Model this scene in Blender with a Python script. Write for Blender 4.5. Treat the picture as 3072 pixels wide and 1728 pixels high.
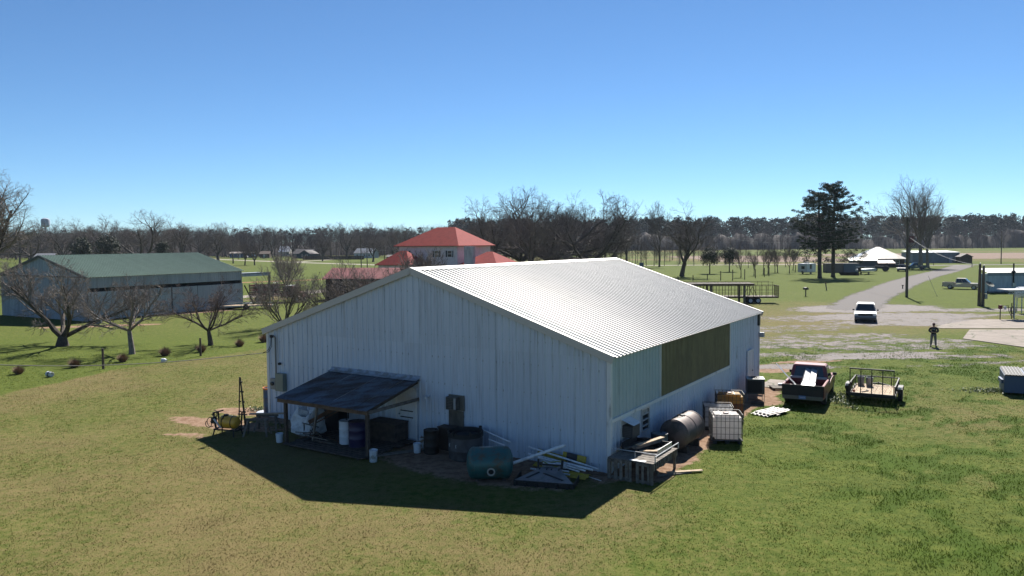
import bpy, math, random
import numpy as np
from mathutils import Vector, Matrix
rnd = random.Random(7)
R = math.radians
SC = bpy.context.scene
COL = SC.collection
for o in list(bpy.data.objects): bpy.data.objects.remove(o)

# ------------------------------------------------------------------ camera, sky, sun, exposure
CAM_H, PITCH, ROLL, FPX = 8.0, 0.0585879, -0.0074553, 2323.3
cd = bpy.data.cameras.new('camera'); cam = bpy.data.objects.new('camera', cd); COL.objects.link(cam)
cd.sensor_width = 36; cd.lens = FPX / 3072 * 36; cd.clip_start = .1; cd.clip_end = 9000
cam.matrix_world = Matrix.Translation((0, 0, CAM_H)) @ Matrix.Rotation(math.pi / 2 - PITCH, 4, 'X') @ Matrix.Rotation(ROLL, 4, 'Z')
SC.camera = cam
SUN_AZ, SUN_EL = R(19.0), R(43)
W = bpy.data.worlds.new('World'); SC.world = W; W.use_nodes = True
wn = W.node_tree.nodes; wl = W.node_tree.links
sky = wn.new('ShaderNodeTexSky'); sky.sky_type = 'NISHITA'; sky.sun_disc = False
sky.sun_elevation = SUN_EL; sky.sun_rotation = SUN_AZ
sky.altitude = 900; sky.air_density = .8; sky.dust_density = 0.0; sky.ozone_density = 4.0
tint = wn.new('ShaderNodeMix'); tint.data_type = 'RGBA'; tint.blend_type = 'MULTIPLY'; tint.inputs[0].default_value = 1; tint.inputs[7].default_value = (.78, 1.0, 1.12, 1)
wl.new(sky.outputs[0], tint.inputs[6]); wl.new(tint.outputs[2], wn['Background'].inputs[0]); wn['Background'].inputs[1].default_value = 0.05
sd = bpy.data.lights.new('sun', 'SUN'); sd.energy = 5.0; sd.angle = R(.53); sd.color = (1, .95, .87)
sun = bpy.data.objects.new('sun', sd); COL.objects.link(sun)
SUNV = Vector((math.sin(SUN_AZ) * math.cos(SUN_EL), math.cos(SUN_AZ) * math.cos(SUN_EL), math.sin(SUN_EL)))
sun.rotation_euler = SUNV.to_track_quat('Z', 'Y').to_euler(); sun.location = (30, 60, 80)
vs = SC.view_settings; vs.view_transform = 'Standard'; vs.look = 'None'; vs.gamma = 1; vs.use_curve_mapping = False
vs.exposure = 1.1
SC.cycles.max_bounces = 6; SC.cycles.transparent_max_bounces = 12; SC.cycles.volume_bounces = 0

# ------------------------------------------------------------------ helpers
def G(px, py, z=0.0):
    "ground point (height z) that the photograph shows at pixel px, py of its 3072 x 1728"
    u, v = px - 1536, py - 864
    c, s = math.cos(-ROLL), math.sin(-ROLL)
    u, v = c * u - s * v, s * u + c * v
    dx, dz = u / FPX, -v / FPX
    y = math.cos(PITCH) + math.sin(PITCH) * dz; zz = -math.sin(PITCH) + math.cos(PITCH) * dz
    t = (z - CAM_H) / zz
    return Vector((dx * t, y * t, z))
def A(px, py, Y):
    "point on the pixel's line of sight at the forward distance Y"
    a = G(px, 1700); b = Vector((0, 0, CAM_H))
    u, v = px - 1536, py - 864
    c, s = math.cos(-ROLL), math.sin(-ROLL)
    u, v = c * u - s * v, s * u + c * v
    dx, dz = u / FPX, -v / FPX
    y = math.cos(PITCH) + math.sin(PITCH) * dz; zz = -math.sin(PITCH) + math.cos(PITCH) * dz
    t = Y / y
    return Vector((dx * t, Y, CAM_H + zz * t))
def px2m(n, p): return n * Vector((p[0], p[1])).y / FPX

MATS = {}
def lin(c):
    return tuple(((x / 255) / 12.92 if x <= 10 else ((x / 255 + .055) / 1.055) ** 2.4) for x in c)
def nmat(name):
    m = bpy.data.materials.new(name); m.use_nodes = True
    nt = m.node_tree; return m, nt, nt.nodes['Principled BSDF']
def nd(nt, t, **k):
    n = nt.nodes.new(t)
    for a, b in k.items():
        if a in ('op',): n.operation = b
        else: setattr(n, a, b)
    return n
def mixc(nt, f, a, b, mode='MIX'):
    n = nt.nodes.new('ShaderNodeMix'); n.data_type = 'RGBA'; n.blend_type = mode
    for i, v in ((0, f), (6, a), (7, b)):
        if hasattr(v, 'is_linked') or hasattr(v, 'links'): nt.links.new(v, n.inputs[i])
        elif i == 0: n.inputs[0].default_value = v
        else: n.inputs[i].default_value = (*v[:3], 1)
    return n.outputs[2]
def mth(nt, op, a, b=0.0, c=None, clamp=False):
    n = nt.nodes.new('ShaderNodeMath'); n.operation = op; n.use_clamp = clamp
    for i, v in enumerate((a, b) if c is None else (a, b, c)):
        if hasattr(v, 'links'): nt.links.new(v, n.inputs[i])
        else: n.inputs[i].default_value = v
    return n.outputs[0]
def noise(nt, scale, vec=(1, 1, 1), detail=4, rough=.6, seed=0.0):
    g = nt.nodes.new('ShaderNodeNewGeometry')
    mp = nt.nodes.new('ShaderNodeMapping'); mp.inputs[3].default_value = vec; mp.inputs[1].default_value = (seed * 17.3, seed * 5.1, seed)
    nt.links.new(g.outputs[0], mp.inputs[0])
    n = nt.nodes.new('ShaderNodeTexNoise'); n.inputs['Scale'].default_value = scale
    n.inputs['Detail'].default_value = detail; n.inputs['Roughness'].default_value = rough
    nt.links.new(mp.outputs[0], n.inputs['Vector']); return n.outputs[0]
def ramp(nt, f, lo, hi):
    n = nt.nodes.new('ShaderNodeMapRange'); n.interpolation_type = 'SMOOTHSTEP'
    nt.links.new(f, n.inputs[0]); n.inputs[1].default_value = lo; n.inputs[2].default_value = hi; return n.outputs[0]
def attr(nt, name):
    n = nt.nodes.new('ShaderNodeAttribute'); n.attribute_name = name; return n.outputs[2]
def bump(nt, b, h, s, d=.02):
    n = nt.nodes.new('ShaderNodeBump'); n.inputs['Strength'].default_value = s; n.inputs['Distance'].default_value = d
    nt.links.new(h, n.inputs['Height']); nt.links.new(n.outputs[0], b.inputs['Normal'])
def mat(name, c, c2=None, rough=.6, metal=0., scale=3., vec=(1, 1, 1), lo=.42, hi=.62, var=.12, bmp=0., bs=30., rnd_obj=0., seed=1., spec=.5, amt=1.):
    "painted or weathered surface: base colour c, patches of c2, fine tonal variation, optional relief"
    if name in MATS: return MATS[name]
    m, nt, b = nmat(name); MATS[name] = m
    col = c
    if c2 is not None:
        f = ramp(nt, noise(nt, scale, vec, 5, .65, seed), lo, hi)
        if amt < 1: f = mth(nt, 'MULTIPLY', f, amt)
        col = mixc(nt, f, c, c2)
    v = noise(nt, scale * 6, vec, 3, .6, seed + 3)
    f = mth(nt, 'MULTIPLY_ADD', v, 2 * var, 1 - var)
    if rnd_obj:
        oi = nt.nodes.new('ShaderNodeObjectInfo')
        f = mth(nt, 'MULTIPLY', f, mth(nt, 'MULTIPLY_ADD', oi.outputs['Random'], 2 * rnd_obj, 1 - rnd_obj))
    cb = nt.nodes.new('ShaderNodeCombineColor')
    for i in range(3): nt.links.new(f, cb.inputs[i])
    col = mixc(nt, 1.0, col, cb.outputs[0], 'MULTIPLY')
    nt.links.new(col, b.inputs['Base Color'])
    b.inputs['Roughness'].default_value = rough; b.inputs['Metallic'].default_value = metal
    b.inputs['Specular IOR Level'].default_value = spec
    if bmp: bump(nt, b, noise(nt, bs, vec, 4, .6, seed + 5), bmp)
    return m
def glass(name, c=(.02, .025, .03), rough=.06):
    if name in MATS: return MATS[name]
    m, nt, b = nmat(name); MATS[name] = m
    b.inputs['Base Color'].default_value = (*c, 1); b.inputs['Roughness'].default_value = rough; b.inputs['Specular IOR Level'].default_value = .8
    return m

def translucent(m, f=.55):
    nt = m.node_tree
    if 'Translucent BSDF' in nt.nodes: return
    b = nt.nodes['Principled BSDF']; t = nt.nodes.new('ShaderNodeBsdfTranslucent'); x = nt.nodes.new('ShaderNodeMixShader'); x.inputs[0].default_value = f
    src = b.inputs['Base Color'].links[0].from_socket; nt.links.new(src, t.inputs[0]); nt.links.new(b.outputs[0], x.inputs[1]); nt.links.new(t.outputs[0], x.inputs[2]); nt.links.new(x.outputs[0], nt.nodes['Material Output'].inputs[0])
class MB:
    "collects shapes into one mesh"
    def __init__(s): s.v = []; s.f = []
    def add(s, vs, fs):
        k = len(s.v); s.v += [tuple(x) for x in vs]; s.f += [tuple(i + k for i in f) for f in fs]; return s
    def box(s, c, d, rz=0, M=None):
        x, y, z = d[0] / 2, d[1] / 2, d[2] / 2
        P = [Vector((a * x, b * y, e * z)) for e in (-1, 1) for b in (-1, 1) for a in (-1, 1)]
        T = M if M is not None else Matrix.Rotation(rz, 3, 'Z')
        P = [T @ p + Vector(c) for p in P]
        return s.add(P, [(0, 2, 3, 1), (4, 5, 7, 6), (0, 1, 5, 4), (2, 6, 7, 3), (0, 4, 6, 2), (1, 3, 7, 5)])
    def bb(s, a, b):
        return s.box([(a[i] + b[i]) / 2 for i in range(3)], [abs(b[i] - a[i]) for i in range(3)])
    def bar(s, p, q, w, h=None, up=(0, 0, 1)):
        p = Vector(p); q = Vector(q); d = q - p; L = d.length; d.normalize(); u = Vector(up)
        if abs(d.dot(u)) > .98: u = Vector((0, 1, 0))
        r = d.cross(u).normalized(); u = r.cross(d)
        M = Matrix((r, d, u)).transposed()
        return s.box((p + q) / 2, (w, L, h or w), M=M)
    def tube(s, pts, r, n=6, cap=True):
        pts = [Vector(p) for p in pts]; rs = r if isinstance(r, (list, tuple)) else [r] * len(pts)
        k0 = len(s.v); u = None
        for i, p in enumerate(pts):
            d = (pts[min(i + 1, len(pts) - 1)] - pts[max(i - 1, 0)]).normalized()
            if u is None: u = d.orthogonal().normalized()
            u = (u - d * u.dot(d))
            u = u.normalized() if u.length > 1e-6 else d.orthogonal().normalized()
            w = d.cross(u)
            for k in range(n):
                a = 2 * math.pi * k / n; s.v.append(tuple(p + (u * math.cos(a) + w * math.sin(a)) * rs[i]))
        for i in range(len(pts) - 1):
            for k in range(n):
                a = k0 + i * n + k; b = k0 + i * n + (k + 1) % n; s.f.append((a, b, b + n, a + n))
        if cap:
            s.f.append(tuple(k0 + k for k in reversed(range(n)))); e = k0 + (len(pts) - 1) * n; s.f.append(tuple(e + k for k in range(n)))
        return s
    def cyl(s, p, q, r, n=16, r2=None, cap=True): return s.tube([p, q], [r, r if r2 is None else r2], n, cap)
    def lathe(s, prof, n=20, c=(0, 0, 0), ax='Z', cap=True):
        k0 = len(s.v); c = Vector(c)
        for r, h in prof:
            for k in range(n):
                a = 2 * math.pi * k / n; x, y = r * math.cos(a), r * math.sin(a)
                p = {'Z': (x, y, h), 'X': (h, x, y), 'Y': (y, h, x)}[ax]; s.v.append(tuple(Vector(p) + c))
        for i in range(len(prof) - 1):
            for k in range(n):
                a = k0 + i * n + k; b = k0 + i * n + (k + 1) % n; s.f.append((a, b, b + n, a + n))
        if cap:
            s.f.append(tuple(k0 + k for k in reversed(range(n)))); e = k0 + (len(prof) - 1) * n; s.f.append(tuple(e + k for k in range(n)))
        return s
    def prism(s, poly, d0, d1, ax='Y'):
        "poly of 2-D points (x,z for ax Y; y,z for ax X; x,y for ax Z) extruded from d0 to d1"
        n = len(poly); t = {'Y': lambda p, d: (p[0], d, p[1]), 'X': lambda p, d: (d, p[0], p[1]), 'Z': lambda p, d: (p[0], p[1], d)}[ax]
        V = [t(p, d0) for p in poly] + [t(p, d1) for p in poly]
        F = [tuple(range(n)), tuple(reversed(range(n, 2 * n)))] + [(i, i + n, (i + 1) % n + n, (i + 1) % n) for i in range(n)]
        return s.add(V, F)
    def mesh(s, name, m=None, smooth=False, bev=0):
        me = bpy.data.meshes.new(name); me.from_pydata(s.v, [], s.f); me.validate(); 
        import bmesh
        if len(s.f) < 20000:
            bm = bmesh.new(); bm.from_mesh(me); bmesh.ops.recalc_face_normals(bm, faces=bm.faces)
            if bev: bmesh.ops.bevel(bm, geom=[e for e in bm.edges if len(e.link_faces) == 2 and e.calc_face_angle() > .5], offset=bev, segments=2, affect='EDGES', clamp_overlap=True)
            bm.to_mesh(me); bm.free()
        if m is not None: me.materials.append(m)
        if smooth:
            me.shade_smooth()
            try: me.set_sharp_from_angle(angle=R(38))
            except Exception: pass
        return me
    def build(s, name, m, parent=None, loc=(0, 0, 0), rz=0, smooth=False, bev=0):
        return put(s.mesh(name, m, smooth, bev), name, parent, loc, rz)
def put(me, name, parent=None, loc=(0, 0, 0), rz=0):
    o = bpy.data.objects.new(name, me); COL.objects.link(o); o.location = loc
    if hasattr(rz, '__len__'): o.rotation_euler = rz
    else: o.rotation_euler = (0, 0, rz)
    o.parent = parent; return o
def tag(o, label=None, cat=None, group=None, kind=None):
    for k, v in (('label', label), ('category', cat), ('group', group), ('kind', kind)):
        if v: o[k] = v
    return o
def thing(name, label, cat, loc=(0, 0, 0), rz=0, group=None):
    o = bpy.data.objects.new(name, None); COL.objects.link(o); o.empty_display_size = .2
    o.location = loc; o.rotation_euler = (0, 0, rz); return tag(o, label, cat, group)
def copy_tree(o, parent=None, loc=None, rz=None, label=None, scale=None):
    c = o.copy(); COL.objects.link(c); c.parent = parent
    if loc is not None: c.location = loc
    if rz is not None: c.rotation_euler = (c.rotation_euler[0], c.rotation_euler[1], rz)
    if scale is not None: c.scale = scale if hasattr(scale, '__len__') else (scale,) * 3
    if label: c['label'] = label
    for ch in list(o.children): copy_tree(ch, c)
    return c
def npmesh(name, V, F, m, attrs=None, n=None):
    "mesh from numpy arrays; F is (k,3) or (k,4)"
    me = bpy.data.meshes.new(name); V = np.asarray(V, 'f4'); F = np.asarray(F, 'i4'); k, q = F.shape
    me.vertices.add(len(V)); me.vertices.foreach_set('co', V.ravel())
    me.loops.add(k * q); me.loops.foreach_set('vertex_index', F.ravel())
    me.polygons.add(k); me.polygons.foreach_set('loop_start', np.arange(0, k * q, q, dtype='i4'))
    me.update(calc_edges=True)
    for a, x in (attrs or {}).items():
        t = me.attributes.new(a, 'FLOAT', 'POINT'); t.data.foreach_set('value', np.asarray(x, 'f4'))
    if m is not None: me.materials.append(m)
    return me
def vnoise(x, y, s, seed=0):
    "smooth value noise, numpy"
    x = np.asarray(x) / s; y = np.asarray(y) / s
    xi = np.floor(x).astype(np.int64); yi = np.floor(y).astype(np.int64); fx = x - xi; fy = y - yi
    fx = fx * fx * (3 - 2 * fx); fy = fy * fy * (3 - 2 * fy)
    def h(a, b):
        n = (a * 374761393 + b * 668265263 + seed * 1274126177) & 0x7fffffff
        n = ((n ^ (n >> 13)) * 1274126177) & 0x7fffffff
        return ((n ^ (n >> 16)) & 0xffff) / 65535.0
    return (h(xi, yi) * (1 - fx) + h(xi + 1, yi) * fx) * (1 - fy) + (h(xi, yi + 1) * (1 - fx) + h(xi + 1, yi + 1) * fx) * fy
def sstep(a, b, x):
    t = np.clip((x - a) / (b - a), 0, 1); return t * t * (3 - 2 * t)
def pdist(x, y, pts):
    "distance to a polyline"
    d = np.full(np.shape(x), 1e9)
    for (ax, ay), (bx, by) in zip(pts[:-1], pts[1:]):
        vx, vy = bx - ax, by - ay; t = np.clip(((x - ax) * vx + (y - ay) * vy) / (vx * vx + vy * vy), 0, 1)
        d = np.minimum(d, np.hypot(x - ax - t * vx, y - ay - t * vy))
    return d
def g2(*pp): return [tuple(G(*p)[:2]) for p in pp]

# ------------------------------------------------------------------ main barn frame (used by the ground paint too)
BO, BT, BW, BLEN, BE, BR = Vector((3.34, 26.39, 0)), -0.56497, 17.37, 19.2, 4.11, 6.98
def bw(x, y, z=0):
    c, s = math.cos(BT), math.sin(BT)
    return Vector((BO.x + c * x - s * y, BO.y + s * x + c * y, z))
def bl(x, y):
    c, s = math.cos(BT), math.sin(BT); dx, dy = x - BO.x, y - BO.y
    return c * dx + s * dy, -s * dx + c * dy

# ------------------------------------------------------------------ ground
FENCE = g2((-300, 1265), (0, 1182), (160, 1150), (330, 1112), (500, 1090), (640, 1070), (800, 1045), (830, 1040))
def ell(x, y, p, rx, ry, rz=0.):
    dx, dy = x - p[0], y - p[1]; c, s = math.cos(rz), math.sin(rz)
    return np.hypot((c * dx + s * dy) / rx, (-s * dx + c * dy) / ry)
def blob(x, y, p, rx, ry=None, rz=0., soft=.5): return 1 - sstep(1 - soft, 1 + soft, ell(x, y, p, rx, ry or rx, rz))
def f_dry(x, y):
    n = vnoise(x, y, 9, 1) * .5 + vnoise(x, y, 3.1, 2) * .3 + vnoise(x, y, 1.1, 3) * .2
    fx = [p[0] for p in FENCE]; fy = [p[1] for p in FENCE]
    yb = np.interp(x, fx, fy); near = 1 - sstep(-.5, .9, y - yb + (n - .5) * 2.2)
    left = 1 - sstep(-2, 13, x + (n - .5) * 9)
    d = np.where(x < -8, near * (.60 + .6 * (n - .5)), (.10 + .55 * left) * (1 - sstep(45, 60, y)) + (n - .5) * 1.2)
    far = sstep(50, 75, y)
    d = d * (1 - far) + far * np.clip(.14 + (vnoise(x, y, 38, 5) - .45) * 1.3 + (n - .5) * .4, 0, 1) * np.where(x < -15, .35 + .5 * sstep(110, 180, y), 1)
    return np.clip(d, 0, 1)
def f_lush(x, y):
    n = vnoise(x, y, 1.7, 11) * .40 + vnoise(x, y, .55, 12) * .45 + .15 * vnoise(x, y, 7, 13)
    r = sstep(4, 15, x) * (1 - sstep(50, 70, y))
    a = sstep(.49, .60, n) * (.10 + .90 * r)
    return np.clip(a, 0, 1)
DIRT = [((660, 1272), 3.3, .75, -.45), ((770, 1236), 2.4, .9, -.3), ((560, 1305), 1.3, .4, -.3), ((600, 1240), .7, .2, 0),
        ((300, 978), 6, 1.2, .25), ((620, 935), 5, 1.2, .9), ((740, 900), 7, 1.3, .3), ((860, 890), 6, 1, .3), ((2325, 1105), 2.2, 1.5, .5), ((2420, 1085), 2.5, .5, .1),
        ((2520, 1075), 1.6, .5, 0), ((2270, 1205), 1.5, .7, -.5), ((2180, 1225), 1.2, .7, 0), ((2110, 1340), .5, .3, 0)]
def f_dirt(x, y):
    n = vnoise(x, y, 2.0, 21) * .6 + vnoise(x, y, .6, 22) * .4
    lx, ly = bl(x, y)
    d = (1 - sstep(.9, 2.3, lx + (n - .5) * 1.6)) * sstep(-.3, .3, lx + .6) * sstep(-1.2, .4, ly) * (1 - sstep(BLEN, BLEN + 2.5, ly))
    d = np.maximum(d, .9 * (1 - sstep(.4, 2.4, -ly + (n - .5) * 2.2)) * sstep(-BW - 1.2, -BW + .5, lx) * (1 - sstep(0, 1.2, lx)) * (ly < .5))
    d = np.maximum(d, .75 * blob(x, y, bw(-4.5, -2.0), 4.5, 1.6, BT))
    for p, rx, ry, a in DIRT:
        d = np.maximum(d, blob(x, y, G(*p), rx, ry, a, .45) * (.65 + .5 * n))
    return np.clip(d, 0, 1)
def lines(lo, f0, f1, hi, st, gr):
    c = list(np.arange(f0, f1 + st / 2, st)); d = st; a = c[-1]; up = []
    while a < hi: d *= gr; a += d; up.append(a)
    d = st; a = c[0]; dn = []
    while a > lo: d *= gr; a -= d; dn.append(a)
    return np.array(dn[::-1] + c + up)
GX = lines(-1900, -62, 62, 1900, .55, 1.09); GY = lines(-250, 12, 95, 1900, .55, 1.07)
gx, gy = np.meshgrid(GX, GY); nx_, ny_ = len(GX), len(GY)
idx = np.arange(nx_ * ny_).reshape(ny_, nx_)
F = np.stack([idx[:-1, :-1], idx[:-1, 1:], idx[1:, 1:], idx[1:, :-1]], -1).reshape(-1, 4)
V = np.stack([gx, gy, np.zeros_like(gx)], -1).reshape(-1, 3)
def grass_nodes(nt):
    "grass colour from the painted cover of dead grass, lush clumps and bare soil"
    dry, lush, dirt = attr(nt, 'dry'), attr(nt, 'lush'), attr(nt, 'dirt')
    n1 = noise(nt, .55, (1, 1, 1), 6, .7, 2); n2 = noise(nt, 3.2, (1, 1, 1), 6, .75, 5); n3 = noise(nt, 26, (1, 1, 1), 4, .75, 9)
    green = mixc(nt, ramp(nt, n2, .35, .65), (.052, .078, .011), (.096, .115, .020))
    deadc = mixc(nt, ramp(nt, n3, .35, .66), (.115, .090, .036), (.168, .134, .060))
    f = mth(nt, 'ADD', mth(nt, 'MULTIPLY', dry, 1.15), mth(nt, 'MULTIPLY', mth(nt, 'SUBTRACT', n2, .5), 1.5))
    f = mth(nt, 'ADD', f, mth(nt, 'MULTIPLY', mth(nt, 'SUBTRACT', n3, .5), .9))
    c = mixc(nt, ramp(nt, f, .18, .92), green, deadc)
    fl = mth(nt, 'ADD', lush, mth(nt, 'MULTIPLY', mth(nt, 'SUBTRACT', n3, .5), 1.1))
    c = mixc(nt, mth(nt, 'MULTIPLY', ramp(nt, fl, .3, .8), .85), c, (.042, .074, .0065))
    soil = mixc(nt, ramp(nt, n2, .35, .65), (.16, .094, .058), (.27, .185, .128))
    fd = mth(nt, 'ADD', dirt, mth(nt, 'MULTIPLY', mth(nt, 'SUBTRACT', n2, .5), .9))
    fd = mth(nt, 'ADD', fd, mth(nt, 'MULTIPLY', mth(nt, 'SUBTRACT', n3, .5), .5))
    fd = ramp(nt, fd, .42, .6)
    c = mixc(nt, fd, c, soil)
    v = mth(nt, 'MULTIPLY_ADD', n1, .55, .72)
    v = mth(nt, 'MULTIPLY', v, mth(nt, 'MULTIPLY_ADD', n3, .75, .62))
    cb = nt.nodes.new('ShaderNodeCombineColor')
    for i in range(3): nt.links.new(v, cb.inputs[i])
    return mixc(nt, 1.0, c, cb.outputs[0], 'MULTIPLY'), n3, n2
gm, nt, b = nmat('grass_ground'); c, n3, n2 = grass_nodes(nt); nt.links.new(c, b.inputs['Base Color'])
b.inputs['Roughness'].default_value = 1; b.inputs['Specular IOR Level'].default_value = .1
bump(nt, b, mth(nt, 'ADD', n3, mth(nt, 'MULTIPLY', n2, 2.)), .35, .05)
fx_, fy_ = gx.ravel(), gy.ravel()
tag(put(npmesh('ground', V, F, gm, {'dry': f_dry(fx_, fy_), 'lush': f_lush(fx_, fy_), 'dirt': f_dirt(fx_, fy_)}), 'ground'), kind='structure')
bm_, nt, b = nmat('grass_blade'); c, n3, n2 = grass_nodes(nt)
c = mixc(nt, 1.0, c, (1.12, 1.12, 1.05), 'MULTIPLY'); nt.links.new(c, b.inputs['Base Color']); b.inputs['Roughness'].default_value = .9; b.inputs['Specular IOR Level'].default_value = .1; translucent(bm_, .25)
rg = np.random.default_rng(5)
N = 600000
t = rg.random(N); gy_ = 11 + 54 * t ** 1.6; gx_ = (rg.random(N) * 2 - 1) * (gy_ * .74 + 9)
lx, ly = bl(gx_, gy_)
dd = f_dirt(gx_, gy_); keep = (dd < .45) & ~((lx > -BW - .1) & (lx < .1) & (ly > -.1) & (ly < BLEN + .1))
clump = vnoise(gx_, gy_, .5, 31) * .6 + vnoise(gx_, gy_, 1.7, 32) * .4
keep &= (rg.random(N) < .25 + 1.1 * clump) & (rg.random(N) < 1 - sstep(48, 65, gy_)) & (rg.random(N) < 1 - sstep(.75, 1., np.abs(gx_) / (gy_ * .74 + 9)))
gx_, gy_, clump = gx_[keep], gy_[keep], clump[keep]; N = len(gx_)
lu = f_lush(gx_, gy_); dr = f_dry(gx_, gy_)
h = (.012 + .030 * rg.random(N)) * (.65 + .7 * clump) * (1 + 1.6 * lu); w = .005 + .005 * gy_ / 25 + .003 * rg.random(N)
a = rg.random(N) * 6.283; le = h * (.3 + 1.1 * rg.random(N)); la = rg.random(N) * 6.283
P0 = np.stack([gx_ - np.cos(a) * w, gy_ - np.sin(a) * w, np.zeros(N)], 1); P1 = np.stack([gx_ + np.cos(a) * w, gy_ + np.sin(a) * w, np.zeros(N)], 1)
P2 = np.stack([gx_ + np.cos(la) * le, gy_ + np.sin(la) * le, h], 1)
V = np.stack([P0, P1, P2], 1).reshape(-1, 3); F = np.arange(3 * N).reshape(-1, 3)
r3 = lambda q: np.repeat(q, 3)
tag(put(npmesh('grass', V, F, bm_, {'dry': r3(dr), 'lush': r3(lu), 'dirt': np.zeros(3 * N)}), 'grass'), 'short winter lawn grass, part dead and part green, round the white barn', 'grass', kind='stuff')

# worn ground covers: sheets with a ragged edge just above the grass
def cover_mat(name, ca, cb_, cc, sc=9., thr=(.42, .58), bmp=.4):
    m, nt, b = nmat(name)
    n1 = noise(nt, sc, (1, 1, 1), 6, .75, 4); n2 = noise(nt, sc * .12, (1, 1, 1), 5, .65, 8); n3 = noise(nt, 40, (1, 1, 1), 3, .8, 3)
    c = mixc(nt, ramp(nt, n1, .35, .65), ca, cb_); c = mixc(nt, ramp(nt, n2, .45, .68), c, cc)
    v = mth(nt, 'MULTIPLY_ADD', n3, .75, .62); q = nt.nodes.new('ShaderNodeCombineColor')
    for i in range(3): nt.links.new(v, q.inputs[i])
    nt.links.new(mixc(nt, 1., c, q.outputs[0], 'MULTIPLY'), b.inputs['Base Color']); b.inputs['Roughness'].default_value = .95; b.inputs['Specular IOR Level'].default_value = .2
    f = mth(nt, 'ADD', attr(nt, 'cover'), mth(nt, 'MULTIPLY', mth(nt, 'SUBTRACT', n2, .5), 1.5)); f = mth(nt, 'ADD', f, mth(nt, 'MULTIPLY', mth(nt, 'SUBTRACT', n1, .5), 1.3))
    nt.links.new(ramp(nt, f, *thr), b.inputs['Alpha']); bump(nt, b, n1, bmp, .03)
    return m
def sheet(name, fn, x0, x1, y0, y1, st, z, m):
    X, Y = np.meshgrid(np.arange(x0, x1 + st, st), np.arange(y0, y1 + st, st)); sh = X.shape
    c = np.clip(fn(X.ravel(), Y.ravel()), 0, 1); ix = np.arange(X.size).reshape(sh)
    F = np.stack([ix[:-1, :-1], ix[:-1, 1:], ix[1:, 1:], ix[1:, :-1]], -1).reshape(-1, 4)
    F = F[c[F].max(1) > .02]; used = np.unique(F); mp = np.zeros(X.size, 'i4'); mp[used] = np.arange(len(used))
    V = np.stack([X.ravel(), Y.ravel(), np.full(X.size, z)], 1)[used]
    return tag(put(npmesh(name, V, mp[F], m, {'cover': c[used]}), name), kind='structure')
gravel = cover_mat('gravel', (.13, .118, .112), (.23, .21, .20), (.18, .155, .14))
def mixf(fs): return lambda x, y: np.max([f(x, y) for f in fs], 0)
YARD = [((2600, 925), 10, 5.5, .25, .78), ((2690, 950), 11, 4.6, .1, .70), ((2480, 955), 8, 4.5, 0, .5), ((2800, 968), 11, 3.2, 0, .68), ((2380, 985), 8, 3, .2, .47), ((2330, 1030), 7, 3.5, 0, .5), ((2420, 1030), 6, 2.5, 0, .5),
        ((2620, 1068), 4.4, 1.3, 0, .95), ((2500, 1077), 2.6, .7, .1, .7), ((2460, 1066), 6, 1.3, .2, .47), ((2760, 1022), 5, 1.6, 0, .55), ((2740, 1058), 3, .9, 0, .62), ((2860, 1070), 6, 1.2, .1, .48), ((2960, 1090), 6, .8, .2, .47), ((2520, 1010), 8, 2.5, .1, .48), ((2700, 1040), 9, 2.2, .1, .48), ((2400, 1064), 5, 1.6, 0, .48), ((2380, 1100), 3, 1.2, 0, .65), ((2900, 930), 9, 2.5, 0, .6), ((2960, 945), 10, 1.2, 0, .55)]
def f_yard(x, y): return np.max([blob(x, y, G(*p), rx, ry, a, .4) * k for p, rx, ry, a, k in YARD], 0)
sheet('gravel_yard', f_yard, 14, 62, 38, 112, .6, .004, gravel)
ROAD = g2((2560, 925), (2605, 893), (2655, 872), (2700, 852), (2760, 832), (2830, 815), (2868, 804), (2890, 797))
asph = cover_mat('worn_asphalt', (.095, .087, .084), (.155, .143, .137), (.13, .115, .105), 6., (.40, .6), .2)
sheet('gravel_road', lambda x, y: 1 - sstep(1.4, 4.3, pdist(x, y, ROAD)), 36, 140, 78, 245, .8, .008, asph)
def strip(name, pts, w, z, m, soft=.6):
    xs = [p[0] for p in pts]; ys = [p[1] for p in pts]
    return sheet(name, lambda x, y: 1 - sstep(w / 2 - soft, w / 2 + soft, pdist(x, y, pts)), min(xs) - w, max(xs) + w, min(ys) - w, max(ys) + w, max(.7, w / 7), z, m)
pale = cover_mat('pale_gravel', (.22, .2, .17), (.32, .29, .25), (.27, .23, .18), 4., (.35, .5), .1)
def dens(pts, n=12):
    out = []
    for a, b_ in zip(pts[:-1], pts[1:]): out += [(a[0] + (b_[0] - a[0]) * i / n, a[1] + (b_[1] - a[1]) * i / n) for i in range(n)]
    return out + [pts[-1]]
strip('farm_road', g2((560, 774), (700, 780), (880, 787), (1040, 792), (1240, 798)), 5.5, .006, pale, 1.)
strip('house_drive', g2((880, 787), (930, 783), (1010, 778)), 4, .010, pale, 1.)
strip('side_road', g2((1500, 802), (1760, 798), (2060, 795.5), (2350, 793.5), (2480, 792.5)), 5, .006, pale, 1.)
strip('cross_road', g2((2760, 797), (2890, 795), (3100, 793), (3500, 789)), 5, .010, cover_mat('pale_asphalt', (.13, .12, .115), (.19, .18, .17), (.16, .14, .13), 4., (.4, .6), .1), .8)
red = cover_mat('red_dirt', (.24, .10, .05), (.34, .17, .09), (.28, .14, .08), 3., (.4, .6), .1)
strip('red_dirt_track', g2((690, 849), (800, 845), (975, 838), (1080, 834)), 2.4, .006, red, .8)
strip('farm_lane', g2((690, 893), (790, 886), (900, 880), (985, 871), (1060, 866)), 5, .006, pale, 1.2)
con = cover_mat('concrete', (.26, .215, .18), (.34, .285, .24), (.29, .235, .195), 3., (.2, .26), .12)
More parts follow.
